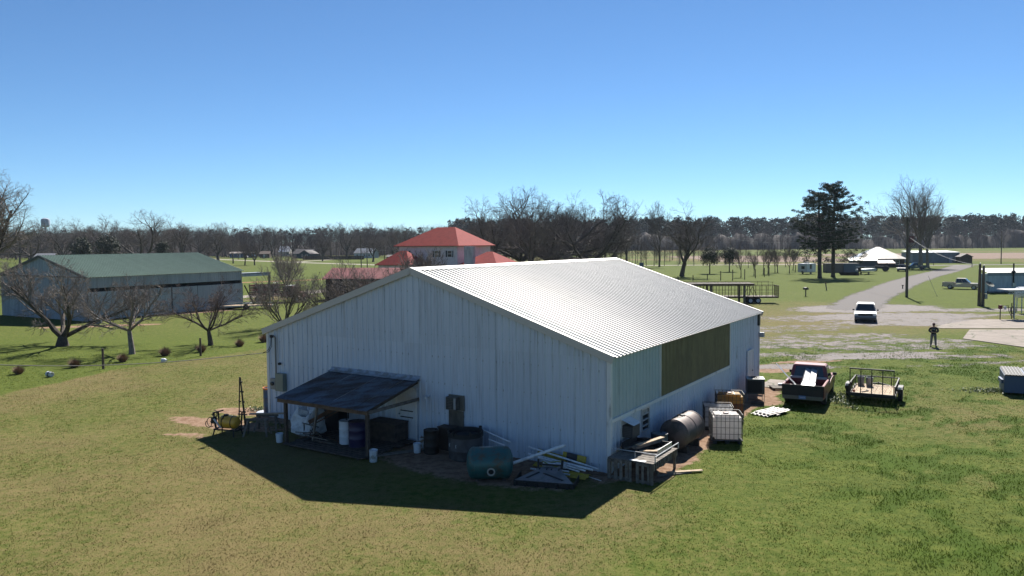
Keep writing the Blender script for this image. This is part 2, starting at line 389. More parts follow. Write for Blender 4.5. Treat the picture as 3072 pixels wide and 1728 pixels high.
CP = [g2((2888, 1017), (2909, 990), (3180, 990), (3180, 1058)), g2((2795, 985), (2840, 972), (2937, 958), (3180, 962), (3180, 986), (2907, 986))]
pad = thing('concrete_pad', 'x', 'pad', (0, 0, 0)); del pad['label'], pad['category']; tag(pad, kind='structure')
cm, nt, b = nmat('concrete_slab')
cr = nt.nodes.new('ShaderNodeTexVoronoi'); cr.feature = 'DISTANCE_TO_EDGE'; cr.inputs['Scale'].default_value = .32
g_ = nt.nodes.new('ShaderNodeNewGeometry'); wv = nt.nodes.new('ShaderNodeVectorMath'); wv.operation = 'ADD'
nz = nt.nodes.new('ShaderNodeTexNoise'); nz.inputs['Scale'].default_value = .9; nz.inputs['Detail'].default_value = 5; nt.links.new(g_.outputs[0], nz.inputs['Vector'])
nt.links.new(g_.outputs[0], wv.inputs[0]); nt.links.new(nz.outputs['Color'], wv.inputs[1]); nt.links.new(wv.outputs[0], cr.inputs['Vector'])
c = mixc(nt, ramp(nt, noise(nt, .6, (1, 1, 1), 6, .7), .35, .65), (.17, .138, .112), (.235, .195, .162))
c = mixc(nt, ramp(nt, noise(nt, 14, (1, 1, 1), 4, .8), .4, .75), c, (.14, .113, .092))
f = mth(nt, 'MULTIPLY', mth(nt, 'SUBTRACT', 1., ramp(nt, cr.outputs[0], .005, .03)), ramp(nt, noise(nt, .5, (1, 1, 1), 3, .6, 7), .45, .6))
nt.links.new(mixc(nt, f, c, (.05, .06, .02)), b.inputs['Base Color']); b.inputs['Roughness'].default_value = .9
for i, poly in enumerate(CP):
    MB().prism(poly, .0, .05 - .012 * i, 'Z').build('slab', cm, pad)

# ------------------------------------------------------------------ the white metal barn
white_wall = mat('white_sheet_sky_tint', (.49, .54, .61), (.29, .315, .35), .45, 0, 3.5, (2.6, 2.6, .10), .47, .80, .13, 0, rnd_obj=.05, spec=.4)  # blue light of the sky is put into the white base colour
lower_wall = mat('stained_white_sheet_sky_tint', (.49, .54, .61), (.15, .17, .165), .5, 0, 1.6, (1.8, 1.8, .5), .58, .78, .12, rnd_obj=.05, seed=4)  # same sky blue painted into the white base; the stains are real
green_wall = mat('pale_green_sheet', (.36, .43, .455), (.29, .345, .365), .45, 0, 2., (1.5, 1.5, .25), .5, .75, .1, rnd_obj=.03, seed=6)
fiber = mat('fibreglass_sheet', (.17, .145, .070), (.125, .10, .05), .45, 0, 1.4, (1.2, 1.2, .5), .4, .65, .12, rnd_obj=.08, seed=8)
roof_m = mat('bright_roof_sheet', (.45, .44, .42), (.39, .38, .365), .5, .1, 1.2, (1, 1, 1), .5, .8, .05, rnd_obj=.03, seed=2)
trim_m = mat('tan_trim', (.46, .43, .39), None, .5, 0, 2, var=.06)
wtrim_m = mat('white_trim', (.62, .62, .62), (.3, .3, .3), .5, 0, 3, (1, 1, .4), .55, .75)
dark_m = mat('dark_gap', (.012, .012, .012), None, .9)
def rib_sheet(w, h, n=3, rh=.034, rb=.1, rt=.045, top=None, ov=.03):
    "ribbed metal sheet: width w along x, height h along z, ribs proud towards -y; top(x) cuts the upper edge"
    st = w / n; P = [(0, 0)]
    for i in range(n):
        c = (i + .5) * st
        P += [(c - rb / 2, 0), (c - rt / 2, -rh), (c + rt / 2, -rh), (c + rb / 2, 0)]
        if i < n - 1 and st > .25: P += [((i + 1) * st - .02, 0), ((i + 1) * st, -.006), ((i + 1) * st + .02, 0)]
    P.append((w, 0)); m = MB(); k = len(P)
    V = [(x, y, 0) for x, y in P] + [(x, y, h if top is None else top(x)) for x, y in P]
    m.add(V, [(i, i + 1, i + 1 + k, i + k) for i in range(k - 1)]); return m
barn = thing('metal_barn', 'large white metal barn with bright ribbed gable roof and brown fibreglass side panels', 'barn', BO, BT)
PW = BW / 19
LAP = 4.02
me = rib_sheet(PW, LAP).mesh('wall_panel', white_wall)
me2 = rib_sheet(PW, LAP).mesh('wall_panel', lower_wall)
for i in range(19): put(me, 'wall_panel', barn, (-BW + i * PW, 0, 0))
gab = lambda x: BE - .06 + (BR - BE) * (1 - abs(x + BW / 2) / (BW / 2))
for i in range(19):
    x0 = -BW + i * PW
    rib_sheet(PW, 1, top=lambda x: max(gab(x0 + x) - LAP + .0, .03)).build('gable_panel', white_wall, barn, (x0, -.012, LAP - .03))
# right side wall: sheets run along +y; a sheet turned 90 degrees has its ribs towards +x
SP = BLEN / 21; ZT = 1.85
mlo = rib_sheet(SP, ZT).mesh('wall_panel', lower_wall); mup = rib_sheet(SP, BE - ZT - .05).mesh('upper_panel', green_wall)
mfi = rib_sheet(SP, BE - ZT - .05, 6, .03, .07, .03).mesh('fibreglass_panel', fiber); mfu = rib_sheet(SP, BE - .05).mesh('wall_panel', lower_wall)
for i in range(21):
    if i < 15:
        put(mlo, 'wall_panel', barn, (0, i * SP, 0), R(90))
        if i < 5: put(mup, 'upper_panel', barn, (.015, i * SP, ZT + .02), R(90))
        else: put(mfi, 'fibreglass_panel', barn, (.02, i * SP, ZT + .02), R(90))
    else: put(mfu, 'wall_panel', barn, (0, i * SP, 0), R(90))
MB().bb((.0, 0, ZT - .09), (.075, 15 * SP, ZT + .03)).build('wall_girt_trim', wtrim_m, barn)
MB().bb((.0, 15 * SP - .02, ZT), (.07, 15 * SP + .06, BE - .05)).build('jamb_trim', wtrim_m, barn)
MB().bb((.0, 5 * SP - .05, ZT), (.066, 5 * SP + .02, BE - .05)).build('jamb_trim', wtrim_m, barn)
m = MB(); m.bb((-.1, -.05, 0), (.055, -.0, BE - .02)); m.bb((.0, -.0, 0), (.055, .1, BE - .02)); m.build('corner_trim', wtrim_m, barn)
m = MB(); m.bb((-BW - .05, -.05, 0), (-BW + .1, .0, BE - .02)); m.build('corner_trim', wtrim_m, barn)
m = MB(); m.bb((-.05, BLEN, 0), (.055, BLEN + .05, BE - .02)); m.build('corner_trim', wtrim_m, barn)
# far gable and left wall: plain
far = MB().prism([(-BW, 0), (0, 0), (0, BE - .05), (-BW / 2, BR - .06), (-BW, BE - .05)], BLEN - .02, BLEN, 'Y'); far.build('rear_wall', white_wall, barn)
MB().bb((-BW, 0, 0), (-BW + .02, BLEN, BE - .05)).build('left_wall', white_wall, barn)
# roof panels
EO, RK = .22, .14
hw = BW / 2; sl = math.hypot(hw, BR - BE); ang = math.atan2(BR - BE, hw); slo = sl + EO
NP = 21; RP = (BLEN + 2 * RK) / NP
def roof_sheet(w, L, n, rh, rb, rt):
    st = w / n; P = [(0, 0)]
    for i in range(n):
        c = (i + .5) * st; P += [(c - rb / 2, 0), (c - rt / 2, rh), (c + rt / 2, rh), (c + rb / 2, 0)]
    P.append((w, 0)); k = len(P)
    return MB().add([(0, y, z) for y, z in P] + [(L, y, z) for y, z in P], [(i, i + 1, i + 1 + k, i + k) for i in range(k - 1)])
def roof_side(parent, me, n, w, ridge, y0, ang, side, name='roof_panel'):
    for i in range(n):
        o = put(me, name, parent, (ridge[0], y0 + i * w, ridge[1]))
        o.rotation_euler = (0, ang, 0) if side > 0 else (0, -ang, 0)
        if side < 0: o.scale = (-1, 1, 1)
rme = roof_sheet(RP, slo, 3, .045, .105, .055).mesh('roof_panel', roof_m)
roof_side(barn, rme, NP, RP, (-hw, BR), -RK, ang, 1); roof_side(barn, rme, NP, RP, (-hw, BR), -RK, ang, -1)
m = MB()
for s_ in (-1, 1):
    d = Vector((s_ * math.cos(ang), 0, -math.sin(ang))); n_ = Vector((s_ * math.sin(ang), 0, math.cos(ang)))
    p = Vector((-hw, 0, BR)) + n_ * .062
    a_, b_ = p, p + d * .32
    m.add([a_ + Vector((0, -RK - .02, 0)), b_ + Vector((0, -RK - .02, 0)), b_ + Vector((0, BLEN + RK + .02, 0)), a_ + Vector((0, BLEN + RK + .02, 0)),
           b_ - n_ * .05 + Vector((0, -RK - .02, 0)), b_ - n_ * .05 + Vector((0, BLEN + RK + .02, 0))], [(0, 1, 2, 3), (1, 4, 5, 2)])
m.build('ridge_cap', roof_m, barn)
for yy, nm in ((-RK - .035, 'rake_trim'), (BLEN + RK - .015, 'rake_trim')):
    for s_ in (-1, 1):
        d = Vector((s_ * math.cos(ang), 0, -math.sin(ang))); n_ = Vector((s_ * math.sin(ang), 0, math.cos(ang)))
        p = Vector((-hw, yy, BR)); q = p + d * slo
        m = MB(); y2 = yy + .05
        pts = [p - n_ * .20, q - n_ * .20, q + n_ * .062, p + n_ * .062]
        m.add([(v.x, yy, v.z) for v in pts] + [(v.x, y2, v.z) for v in pts], [(0, 1, 2, 3), (7, 6, 5, 4), (0, 4, 5, 1), (1, 5, 6, 2), (2, 6, 7, 3), (3, 7, 4, 0)])
        m.build(nm, trim_m, barn)
        fl = MB(); inn = y2 if yy < 0 else yy - .17
        pts = [p + n_ * .066, q + n_ * .066]; w2 = .17
        fl.add([(pts[0].x, inn - .05, pts[0].z), (pts[1].x, inn - .05, pts[1].z), (pts[1].x, inn + w2, pts[1].z), (pts[0].x, inn + w2, pts[0].z)], [(0, 1, 2, 3)])
        fl.build('rake_flashing', roof_m, barn)
# dark reveal under the trim and eave soffit
for s_ in (-1, 1):
    x0 = 0 if s_ > 0 else -BW
    MB().bb((min(x0, x0 + s_ * .19), -RK, BE - .1), (max(x0, x0 + s_ * .19), BLEN + RK, BE - .085)).build('soffit', trim_m, barn)
# electrical service on the left end of the gable
grey_box = mat('grey_box', (.23, .24, .24), None, .5, .2, 4, var=.1)
pipe_m = mat('grey_pipe', (.16, .17, .18), None, .4, .4, 4)
blk = mat('black_rubber', (.015, .015, .016), None, .7)
X0 = -BW + .62
m = MB(); m.tube([(X0, -.1, 1.75), (X0, -.1, 3.72), (X0 - .02, -.14, 3.8), (X0 - .09, -.2, 3.82)], .035, 8); m.build('service_mast', pipe_m, barn)
m = MB(); m.box((X0 - .12, -.2, 3.8), (.14, .12, .12)); m.build('weatherhead', blk, barn)
m = MB(); m.tube([(X0 - .14, -.22, 3.78), (X0 - .15, -.24, 3.4), (X0 - .3, -.28, 3.15), (X0 - .62, -.3, 3.02)], .014, 6); m.tube([(X0 - .1, -.22, 3.78), (X0 - .08, -.24, 3.35), (X0 - .26, -.28, 3.08), (X0 - .62, -.3, 3.0)], .014, 6)
m.build('service_loop', blk, barn)
m = MB(); m.bb((X0 - .28, -.2, 1.35), (X0 + .02, -.04, 1.85)); mb = m.build('meter_box', grey_box, barn)
MB().lathe([(.09, 0), (.09, .07), (.06, .1), (0.001, .1)], 14, (X0 - .13, -.2, 1.62), 'Y').build('meter_glass', glass('meter_glass', (.06, .06, .06)), mb)
for v in mb.children[0].data.vertices: v.co.y = -.2 - (v.co.y + .2)
MB().bb((X0 + .12, -.27, 1.32), (X0 + .62, -.04, 2.12)).build('breaker_panel', mat('breaker_panel', (.20, .22, .18), None, .55, .1), barn)
MB().bb((X0 + .2, -.16, 2.5), (X0 + .3, -.05, 2.6)).build('flood_lamp', blk, barn)
# window air conditioner in the gable wall above a stained patch panel
acg = mat('old_ac_case', (.11, .10, .085), (.06, .055, .05), .6, .1, 6)
gx0 = -6.5
MB().bb((gx0 - .4, -.06, .9 - .6), (gx0 + .32, -.042, 1.48)).build('patch_panel', mat('brown_stain', (.10, .088, .07), (.055, .05, .04), .7, 0, 3, (1, 1, .4)), barn)
MB().bb((gx0 - .38, -.08, 1.5), (gx0 + .36, -.04, 2.1)).build('opening_frame', mat('ac_frame', (.12, .11, .09), None, .6), barn)
ac = MB().bb((gx0 - .33, -.34, 1.55), (gx0 + .16, -.07, 2.05)).build('air_conditioner', acg, barn)
for i in range(7): MB().bb((gx0 - .29, -.352, 1.6 + i * .062), (gx0 + .02, -.335, 1.627 + i * .062)).build('louvre', mat('louvre', (.03, .03, .03), None, .6), ac)
MB().bb((gx0 + .06, -.36, 1.59), (gx0 + .15, -.33, 2.02)).build('control_panel', mat('ac_panel', (.3, .3, .3), None, .5), ac)
MB().cyl((-7.95, -.02, 1.9), (-7.85, -.32, 1.9), .045, 10).build('pipe_stub', mat('white_pvc', (.68, .69, .70), (.5, .5, .5), .4, 0, 5), barn)
# gable door beside the lean-to
dx = -9.5
d_ = MB().bb((dx - .02, -.06, .05), (dx + .94, -.04, 2.1)).build('door', mat('door_white', (.55, .57, .6), (.3, .31, .32), .5, 0, 4, (1, 1, .4), .5, .8), barn)
m = MB(); m.bb((dx - .1, -.085, 0), (dx - .02, -.035, 2.18)); m.bb((dx + .94, -.085, 0), (dx + 1.02, -.035, 2.18)); m.bb((dx - .02, -.085, 2.1), (dx + .94, -.035, 2.18)); m.build('door_frame', wtrim_m, barn)
m = MB(); m.bb((dx + .15, -.085, 1.18), (dx + .8, -.06, 1.22)); m.bb((dx + .15, -.085, .92), (dx + .8, -.06, .96)); m.build('door_bar', mat('rust_dark', (.04, .028, .02), None, .8), d_)
MB().lathe([(.03, 0), (.035, .04), (.001, .06)], 10, (dx + .1, -.12, 1.05), 'Y').build('door_knob', pipe_m, d_)
# side wall: air conditioner, jalousie window and personnel door
ac = MB().bb((.06, .9, 1.08), (.46, 1.53, 1.5)).build('air_conditioner', mat('dark_ac_case', (.035, .034, .036), None, .6), barn)
for i in range(6): MB().bb((.10, .885, 1.13 + i * .06), (.4, .901, 1.155 + i * .06)).build('louvre', mat('louvre_grey', (.07, .07, .07), None, .6), ac)
MB().bb((.035, .78, 1.0), (.055, 1.65, 1.74)).build('opening_panel', wtrim_m, barn)
MB().add([(.05, .85, 1.7), (.05, 1.6, 1.7), (.5, 1.53, 1.53), (.5, .9, 1.53)], [(0, 1, 2, 3)]).build('rain_hood', wtrim_m, ac)
y0, y1, z0, z1 = 2.62, 3.36, .86, 1.76
wd = MB().bb((.03, y0 + .05, z0 + .05), (.045, y1 - .05, z1 - .05)).build('window', glass('window_dark'), barn)
m = MB(); fw = .055
m.bb((.03, y0, z0), (.09, y0 + fw, z1)); m.bb((.03, y1 - fw, z0), (.09, y1, z1)); m.bb((.03, y0 + fw, z0), (.09, y1 - fw, z0 + fw)); m.bb((.03, y0 + fw, z1 - fw), (.09, y1 - fw, z1)); m.build('frame', mat('alu', (.5, .5, .5), None, .35, .5), wd)
for i in range(3): MB().bb((.05, y0 + fw, z0 + .22 * (i + 1) - .02), (.085, y1 - fw, z0 + .22 * (i + 1) + .02)).build('glazing_bar', MATS['alu'], wd)
for i in range(6): MB().bb((.05, y0 + .09 + i * .09, z1 - .24), (.06, y0 + .14 + i * .09, z1 - .07)).build('torn_blind', mat('blind', (.5, .48, .45), (.2, .2, .2), .8, 0, 9), wd)
dy = 16.9
d_ = MB().bb((.045, dy, .06), (.065, dy + .95, 2.12)).build('side_door', mat('side_door_white', (.58, .58, .6), (.35, .33, .33), .5, 0, 4, (1, 1, .4), .5, .8), barn)
m = MB(); m.bb((.035, dy - .09, 0), (.09, dy, 2.2)); m.bb((.035, dy + .95, 0), (.09, dy + 1.04, 2.2)); m.bb((.035, dy, 2.12), (.09, dy + .95, 2.2)); m.build('door_frame', wtrim_m, barn)
MB().lathe([(.03, 0), (.035, .04), (.001, .06)], 10, (.065, dy + .85, 1.05), 'X').build('door_knob', pipe_m, d_)
m = MB(); m.bb((.01, BLEN - .3, 3.35), (.12, BLEN - .1, BE - .12)); m.build('downpipe', mat('dark_pipe', (.03, .035, .03), None, .5), barn)
MB().bb((.06, BLEN - .12, 2.7), (.3, BLEN + .12, 2.95)).build('wall_lamp', mat('lamp_grey', (.3, .31, .33), None, .4), barn)
# concrete plinth apron at the far corner
tag(MB().bb((0, 0, 0), (2.3, 2.6, .03)).build('concrete_apron', cm, None, bw(.15, BLEN - .5), BT), kind='structure')

# rows of dark screws and rust dribbles on the gable and side sheets
m = MB(); q = random.Random(4)
for i in range(57):
    x = -BW + (i + .5) * PW / 3
    for z in (.25, 1.3, 2.5, 3.55, 4.4, 5.3, 6.1):
        if z > gab(x) - .3 or q.random() < .25: continue
        L = q.choice((.015, .015, .03, .06)); m.bb((x - .008 + .055, -.024, z - L), (x + .008 + .055, -.006 if z < LAP else -.02, z + .015))
o = m.build('screw_rows', mat('screw_rust', (.30, .30, .30), (.22, .21, .20), .8), barn); o['kind'] = 'stuff'
m = MB()
for i in range(63):
    y = (i + .5) * SP / 3
    for z in (.25, 1.2, 2.6, 3.6):
        if (z > ZT and 5 * SP < y < 15 * SP) or q.random() < .3: continue
        L = q.choice((.015, .03)); m.bb((.006, y + .05, z - L), (.03, y + .065, z + .015))
o = m.build('screw_rows', MATS['screw_rust'], barn); o['kind'] = 'stuff'

# ------------------------------------------------------------------ small builders
def drum_mb(r, h, n=20, ribs=(.33, .66), open_top=0.):
    P = [(r * .94, 0), (r, .02)]
    for q in ribs: P += [(r, h * q - .03), (r * 1.03, h * q - .012), (r * 1.03, h * q + .012), (r, h * q + .03)]
    P += [(r, h - .03), (r * 1.02, h - .02), (r * 1.02, h)]
    if open_top: P += [(r * .95, h), (r * .93, h - open_top), (.001, h - open_top)]
    else: P += [(r * .96, h), (r * .95, h - .015), (.001, h - .015)]
    return MB().lathe(P, n, cap=False).add([], [])
def drum(name, label, m, loc, r=.29, h=.88, group=None, **k):
    t = thing(name, label, 'barrel', loc, rnd.random() * 3, group)
    drum_mb(r, h, **k).build('shell', m, t, smooth=True)
    MB().cyl((r * .55, 0, h - .02), (r * .55, 0, h + .015), .035, 10).build('bung_cap', blk, t); return t
def bucket(label, loc, m, tilt=(0, 0), r=.145, h=.37, group='white plastic buckets', name='bucket'):
    t = thing(name, label, 'bucket', loc, rnd.random() * 6, group); t.rotation_euler[0], t.rotation_euler[1] = tilt
    MB().lathe([(r * .86, 0), (r * .9, .015), (r, h - .06), (r * 1.05, h - .055), (r * 1.05, h - .035), (r * 1.01, h - .03), (r * 1.03, h), (r * .96, h), (r * .9, h - .05), (.001, h - .05)], 18, cap=False).build('pail', m, t, smooth=True)
    m_ = MB(); m_.tube([(r * 1.03 * math.cos(a), .0 - r * .25 * math.sin(a), h - .05 - .13 * math.sin(a)) for a in [math.pi * i / 8 for i in range(9)]], .005, 4); m_.build('handle', pipe_m, t)
    return t
def text(name, body, size, parent, loc, rot, m):
    tc = bpy.data.curves.new(name, 'FONT'); tc.body = body; tc.size = size; tc.extrude = .002; tc.align_x = 'CENTER'; tc.align_y = 'CENTER'
    to = bpy.data.objects.new(name, tc); COL.objects.link(to); me = bpy.data.meshes.new_from_object(to); bpy.data.objects.remove(to)
    me.materials.clear(); me.materials.append(m); return put(me, name, parent, loc, rot)
wht_pl = mat('white_plastic', (.55, .58, .62), (.40, .42, .44), .45, 0, 4, lo=.5, hi=.8)
wood_g = mat('grey_wood', (.17, .145, .12), (.10, .085, .07), .85, 0, 5, (1, 1, 1), bmp=.3, rnd_obj=.2)
wood_t = mat('tan_wood', (.42, .31, .20), (.30, .21, .13), .8, 0, 6, bmp=.2, rnd_obj=.15)
wood_d = mat('dark_wood', (.075, .055, .042), (.045, .035, .028), .9, 0, 5, bmp=.3, rnd_obj=.2)
rust = mat('rust', (.10, .045, .022), (.05, .028, .018), .9, 0, 6, bmp=.2)
dark_steel = mat('dark_steel', (.022, .021, .02), (.05, .03, .02), .6, .3, 8, lo=.55, hi=.75)
galv = mat('galvanised', (.42, .43, .44), (.30, .30, .31), .4, .6, 4)

# ------------------------------------------------------------------ lean-to on the gable wall
lt = thing('lean_to', 'low lean-to with rusted blue-grey metal roof on wooden posts against the white barn', 'lean-to', bw(-10.8, -1.5), BT)
lroof = mat('rusted_roof_sheet', (.105, .13, .165), (.055, .042, .036), .55, .25, 1.6, (.5, 1.6, 1), .42, .62, .2, rnd_obj=.22, seed=12)
LW, LD, Z1, Z0 = 4.95, 3.05, 2.52, 1.86; la = math.atan2(Z1 - Z0, LD); LS = math.hypot(LD, Z1 - Z0) + .12
lw = LW / 7
for i in range(7):
    m = roof_sheet(lw, LS, 6, .018, .07, .03); me = m.mesh('roof_sheet', lroof)
    o = put(me, 'roof_sheet', lt, (-LW / 2 + (i + 1) * lw + .0, 1.46, Z1 + .012 * (i % 2))); o.rotation_euler = (0, la, R(-90))
    o.rotation_euler = (Matrix.Rotation(R(-90), 3, 'Z') @ Matrix.Rotation(la, 3, 'Y')).to_euler(); o.location = (-LW / 2 + i * lw, 1.46, Z1 + .012 * (i % 2))
MB().add([(-LW / 2, 1.47, Z1 + .16), (LW / 2, 1.47, Z1 + .16), (LW / 2, 1.40, Z1 + .05), (-LW / 2, 1.40, Z1 + .05), (LW / 2, 1.2, Z1 - .01), (-LW / 2, 1.2, Z1 - .01)], [(0, 1, 2, 3), (3, 2, 4, 5)]).build('wall_flashing', mat('flashing_blue', (.30, .34, .40), (.2, .2, .2), .5, .3), lt)
for x in (-2.05, 2.35): MB().bb((x - .06, -1.55, 0), (x + .06, -1.43, Z0 - .2)).build('post', wood_d, lt)
for x in (-1.0,): MB().bar((x - .2, -.9, 0), (x + .2, -.9, Z0 + .1), .08).build('post', wood_g, lt)
MB().bb((-LW / 2 + .02, -1.57, Z0 - .2), (LW / 2 - .05, -1.5, Z0 - .02)).build('front_beam', mat('brown_beam', (.13, .085, .055), (.08, .055, .04), .85, 0, 5, bmp=.2), lt)
for x in np.linspace(-LW / 2 + .1, LW / 2 - .12, 6): MB().bar((x, 1.42, Z1 - .09), (x, -1.49, Z0 - .1), .05, .12).build('rafter', wood_d, lt)
MB().bb((LW / 2 - .06, -1.5, Z0 - .17), (LW / 2 - .02, 1.4, Z0 - .04)).build('side_rail', wood_g, lt)
# plank floor under it
fl = thing('plank_floor', 'weathered plank deck lying on the ground under the lean-to', 'deck', bw(-10.5, -1.7), BT)
for i in range(14):
    L = 4.3 + rnd.uniform(-.25, .25); MB().bb((-L / 2, -.085, 0), (L / 2, .085, .05)).build('plank', wood_d, fl, (rnd.uniform(-.1, .1), -1.55 + i * .215, .06), rnd.uniform(-.008, .008))
for x in (-1.8, 0, 1.8): MB().bb((x - .05, -1.6, 0), (x + .05, 1.4, .06)).build('joist', wood_d, fl)
tag(MB().bb((-1.1, -.14, 0), (1.1, .14, .04)).build('loose_plank', wood_g, None, bw(-8.0, -1.9, .02), BT + 1.0), 'long grey plank lying beside the plank deck near the buckets', 'plank')

# ------------------------------------------------------------------ things under and around the lean-to
c_ = (.60, .62, .64)
bagm = mat('bulk_bag', c_, (.46, .47, .49), .8, 0, 5, bmp=.2)
bag = thing('bulk_bag', 'white woven bulk bag slumped under the lean-to', 'bag', bw(-13.05, -1.6, .12), BT); bag.scale = (1.12, 1.12, 1.1)
m = MB(); n, hgt = 28, 9; prof = [(.50, 0), (.58, .06), (.60, .25), (.57, .45), (.54, .62), (.50, .75), (.40, .84), (.22, .80), (.02, .72)]
for j, (r, z) in enumerate(prof):
    for k in range(n):
        a = 2 * math.pi * k / n; q = abs(math.cos(a)) ** .5 * math.copysign(1, math.cos(a)), abs(math.sin(a)) ** .5 * math.copysign(1, math.sin(a))
        w = 1 + .09 * math.sin(3 * a + j) + .05 * math.sin(7 * a - 2 * j)
        m.v.append((r * .95 * q[0] * w, r * .8 * q[1] * w, z * (1 + .16 * math.sin(2 * a + 1)) + .05 * math.sin(5 * a) * (z > .4)))
for j in range(len(prof) - 1):
    for k in range(n): a = j * n + k; b_ = j * n + (k + 1) % n; m.f.append((a, b_, b_ + n, a + n))
m.build('sack', bagm, bag, smooth=False)
for sx in (-1, 1): MB().tube([(sx * .42, -.3, .7), (sx * .44, -.1, .98), (sx * .3, .15, 1.0), (sx * .42, .3, .72)], .022, 5).build('lifting_loop', bagm, bag)
drum('barrel', 'tall white plastic barrel behind the bulk bag', wht_pl, bw(-13.6, -.45), .3, 1.15)
bb_ = thing('dark_crate', 'black box standing against the barn wall behind the bulk bag', 'box', bw(-12.7, -.4), BT)
MB().bb((-.42, -.28, 0), (.42, .28, 1.15)).build('case', mat('black_paint', (.012, .011, .011), None, .7), bb_, bev=.02); MB().bb((-.45, -.31, 1.15), (.45, .31, 1.2)).build('lid', dark_steel, bb_)
bucket('white bucket standing on the ground beside the lean-to post and bulk bag', bw(-13.25, -3.0), wht_pl)
bucket('white bucket leaning at the lean-to corner post by the loose plank', bw(-8.05, -3.15), mat('dirty_white', (.56, .58, .6), (.3, .28, .25), .5, 0, 7, lo=.5), (R(4), R(-6)), .15, .46)
drum('barrel', 'pale white barrel under the lean-to, touching the purple barrel', wht_pl, bw(-10.5, -2.0, .1), .29, .92)
drum('barrel', 'dark purple barrel under the lean-to, touching the pale barrel', mat('purple_pl', (.020, .016, .055), None, .45), bw(-9.83, -2.1, .1), .34, 1.0)
cv = thing('elevator_arm', 'rusty steel conveyor arm propped up on legs under the lean-to', 'conveyor', bw(-11.6, -1.6, .1), BT)
MB().bar((-.9, -.5, .62), (.55, .4, 1.55), .12, .16).build('trough', rust, cv); MB().bar((-.62, -.42, .6), (.7, .35, 1.4), .03, .05).build('side_rail', rust, cv)
for p, q in (((-.75, -.7, 0), (-.65, -.4, .62)), ((-.95, -.2, 0), (-.75, -.35, .62)), ((.45, .3, 0), (.5, .36, 1.3)), ((-1.25, -.45, .0), (-1.2, -.5, .55))): MB().bar(p, q, .035).build('leg', dark_steel, cv)
MB().bar((-1.3, -.5, .55), (-.3, -.55, .5), .03).build('cross_bar', dark_steel, cv)
bx_ = thing('wooden_bin', 'low dark wooden bin against the barn wall behind the purple barrel', 'bin', bw(-9.65, -.55, .1), BT)
for i in range(4): MB().bb((-.75, -.42, 0), (.75, -.38, .16)).build('board', wood_d, bx_, (0, 0, i * .17))
for i in range(4): MB().bb((.71, -.38, 0), (.75, .4, .16)).build('board', wood_d, bx_, (0, 0, i * .17))
MB().bb((-.77, -.44, .68), (.77, .42, .72)).build('lid', wood_d, bx_)
sk = thing('scrap_heap', 'heap of dark scrap rods and wood under the lean-to beside the bulk bag', 'scrap', bw(-11.7, -2.4, .1), BT)
for i in range(16):
    a = rnd.uniform(0, 6.28); p = Vector((rnd.uniform(-.7, .7), rnd.uniform(-.35, .35), .03 + .02 * i)); d = Vector((math.cos(a), math.sin(a) * .6, rnd.uniform(-.08, .2))) * rnd.uniform(.3, .6)
    MB().bar(p - d, p + d, rnd.uniform(.02, .05), .03).build('rod' if i % 3 else 'offcut', (rust, dark_steel, wood_g)[i % 3], sk)
# beyond the left corner
t = drum('barrel', 'blue barrel with bright orange rim behind the barn corner', mat('blue_pl', (.03, .07, .14), None, .4), bw(-17.75, .35), .3, 1.25)
MB().lathe([(.31, 1.2), (.325, 1.2), (.325, 1.28), (.29, 1.28), (.28, 1.18), (.001, 1.18)], 20, cap=False).build('rim', mat('orange_pl', (.55, .16, .03), None, .5), t, smooth=True)
tag(MB().lathe([(.001, .0), (.42, 0), (.44, .03), (.40, .06), (.001, .075)], 22, cap=False).build('drum_lid', wht_pl, None, G(797, 1238), smooth=True), 'round white plastic lid lying on bare soil near the orange-rimmed barrel', 'lid')
def sawhorse(label, loc, rz, L=.95, H=.72):
    t = thing('sawhorse', label, 'sawhorse', loc, rz, 'sawhorses by the sprayer')
    MB().bb((-L / 2, -.045, H - .09), (L / 2, .045, H)).build('beam', wood_g, t)
    for sx in (-1, 1):
        for sy in (-1, 1): MB().bar((sx * (L / 2 - .12), sy * .03, H - .05), (sx * (L / 2 + .02), sy * .3, 0), .075, .03).build('leg', wood_g, t)
        MB().bar((sx * (L / 2 - .06), -.2, .33), (sx * (L / 2 - .06), .2, .33), .07, .02).build('brace', wood_g, t)
    return t
sawhorse('wooden sawhorse standing half in sun, nearer the yellow sprayer', G(772, 1306), BT + .55)
sawhorse('wooden sawhorse at the barn corner with a plank across it', G(803, 1292), BT + .5)
tag(MB().bb((-.75, -.1, 0), (.75, .1, .04)).build('plank', wood_t, None, G(803, 1292) + Vector((0, 0, .722)), BT + .62), 'tan plank lying across the sawhorse at the barn corner', 'plank')
sp = thing('field_sprayer', 'yellow tank field sprayer with upright folded black booms and hoses', 'sprayer', G(686, 1305), -.30)
m = MB(); prof = [(.001, -.44), (.12, -.44), (.2, -.41), (.255, -.34), (.27, -.2), (.265, -.19), (.265, -.17), (.27, -.16), (.27, .16), (.265, .17), (.265, .19), (.27, .2), (.255, .34), (.2, .41), (.12, .44), (.001, .44)]
m.lathe(prof, 24, (.05, 0, .56), 'X', cap=False); tk = m.build('tank', mat('yellow_pl', (.62, .33, .035), (.45, .25, .03), .35, 0, 4, lo=.5, hi=.8), sp, smooth=True)
MB().lathe([(.11, .8), (.11, .86), (.09, .88), (.001, .88)], 16, (-.1, 0, 0), cap=False).build('filler_cap', blk, tk, smooth=True)
for x in (-.15, .28): MB().lathe([(.275, -.02), (.278, -.02), (.278, .02), (.275, .02)], 24, (x, 0, .56), 'X', cap=False).build('strap', blk, tk)
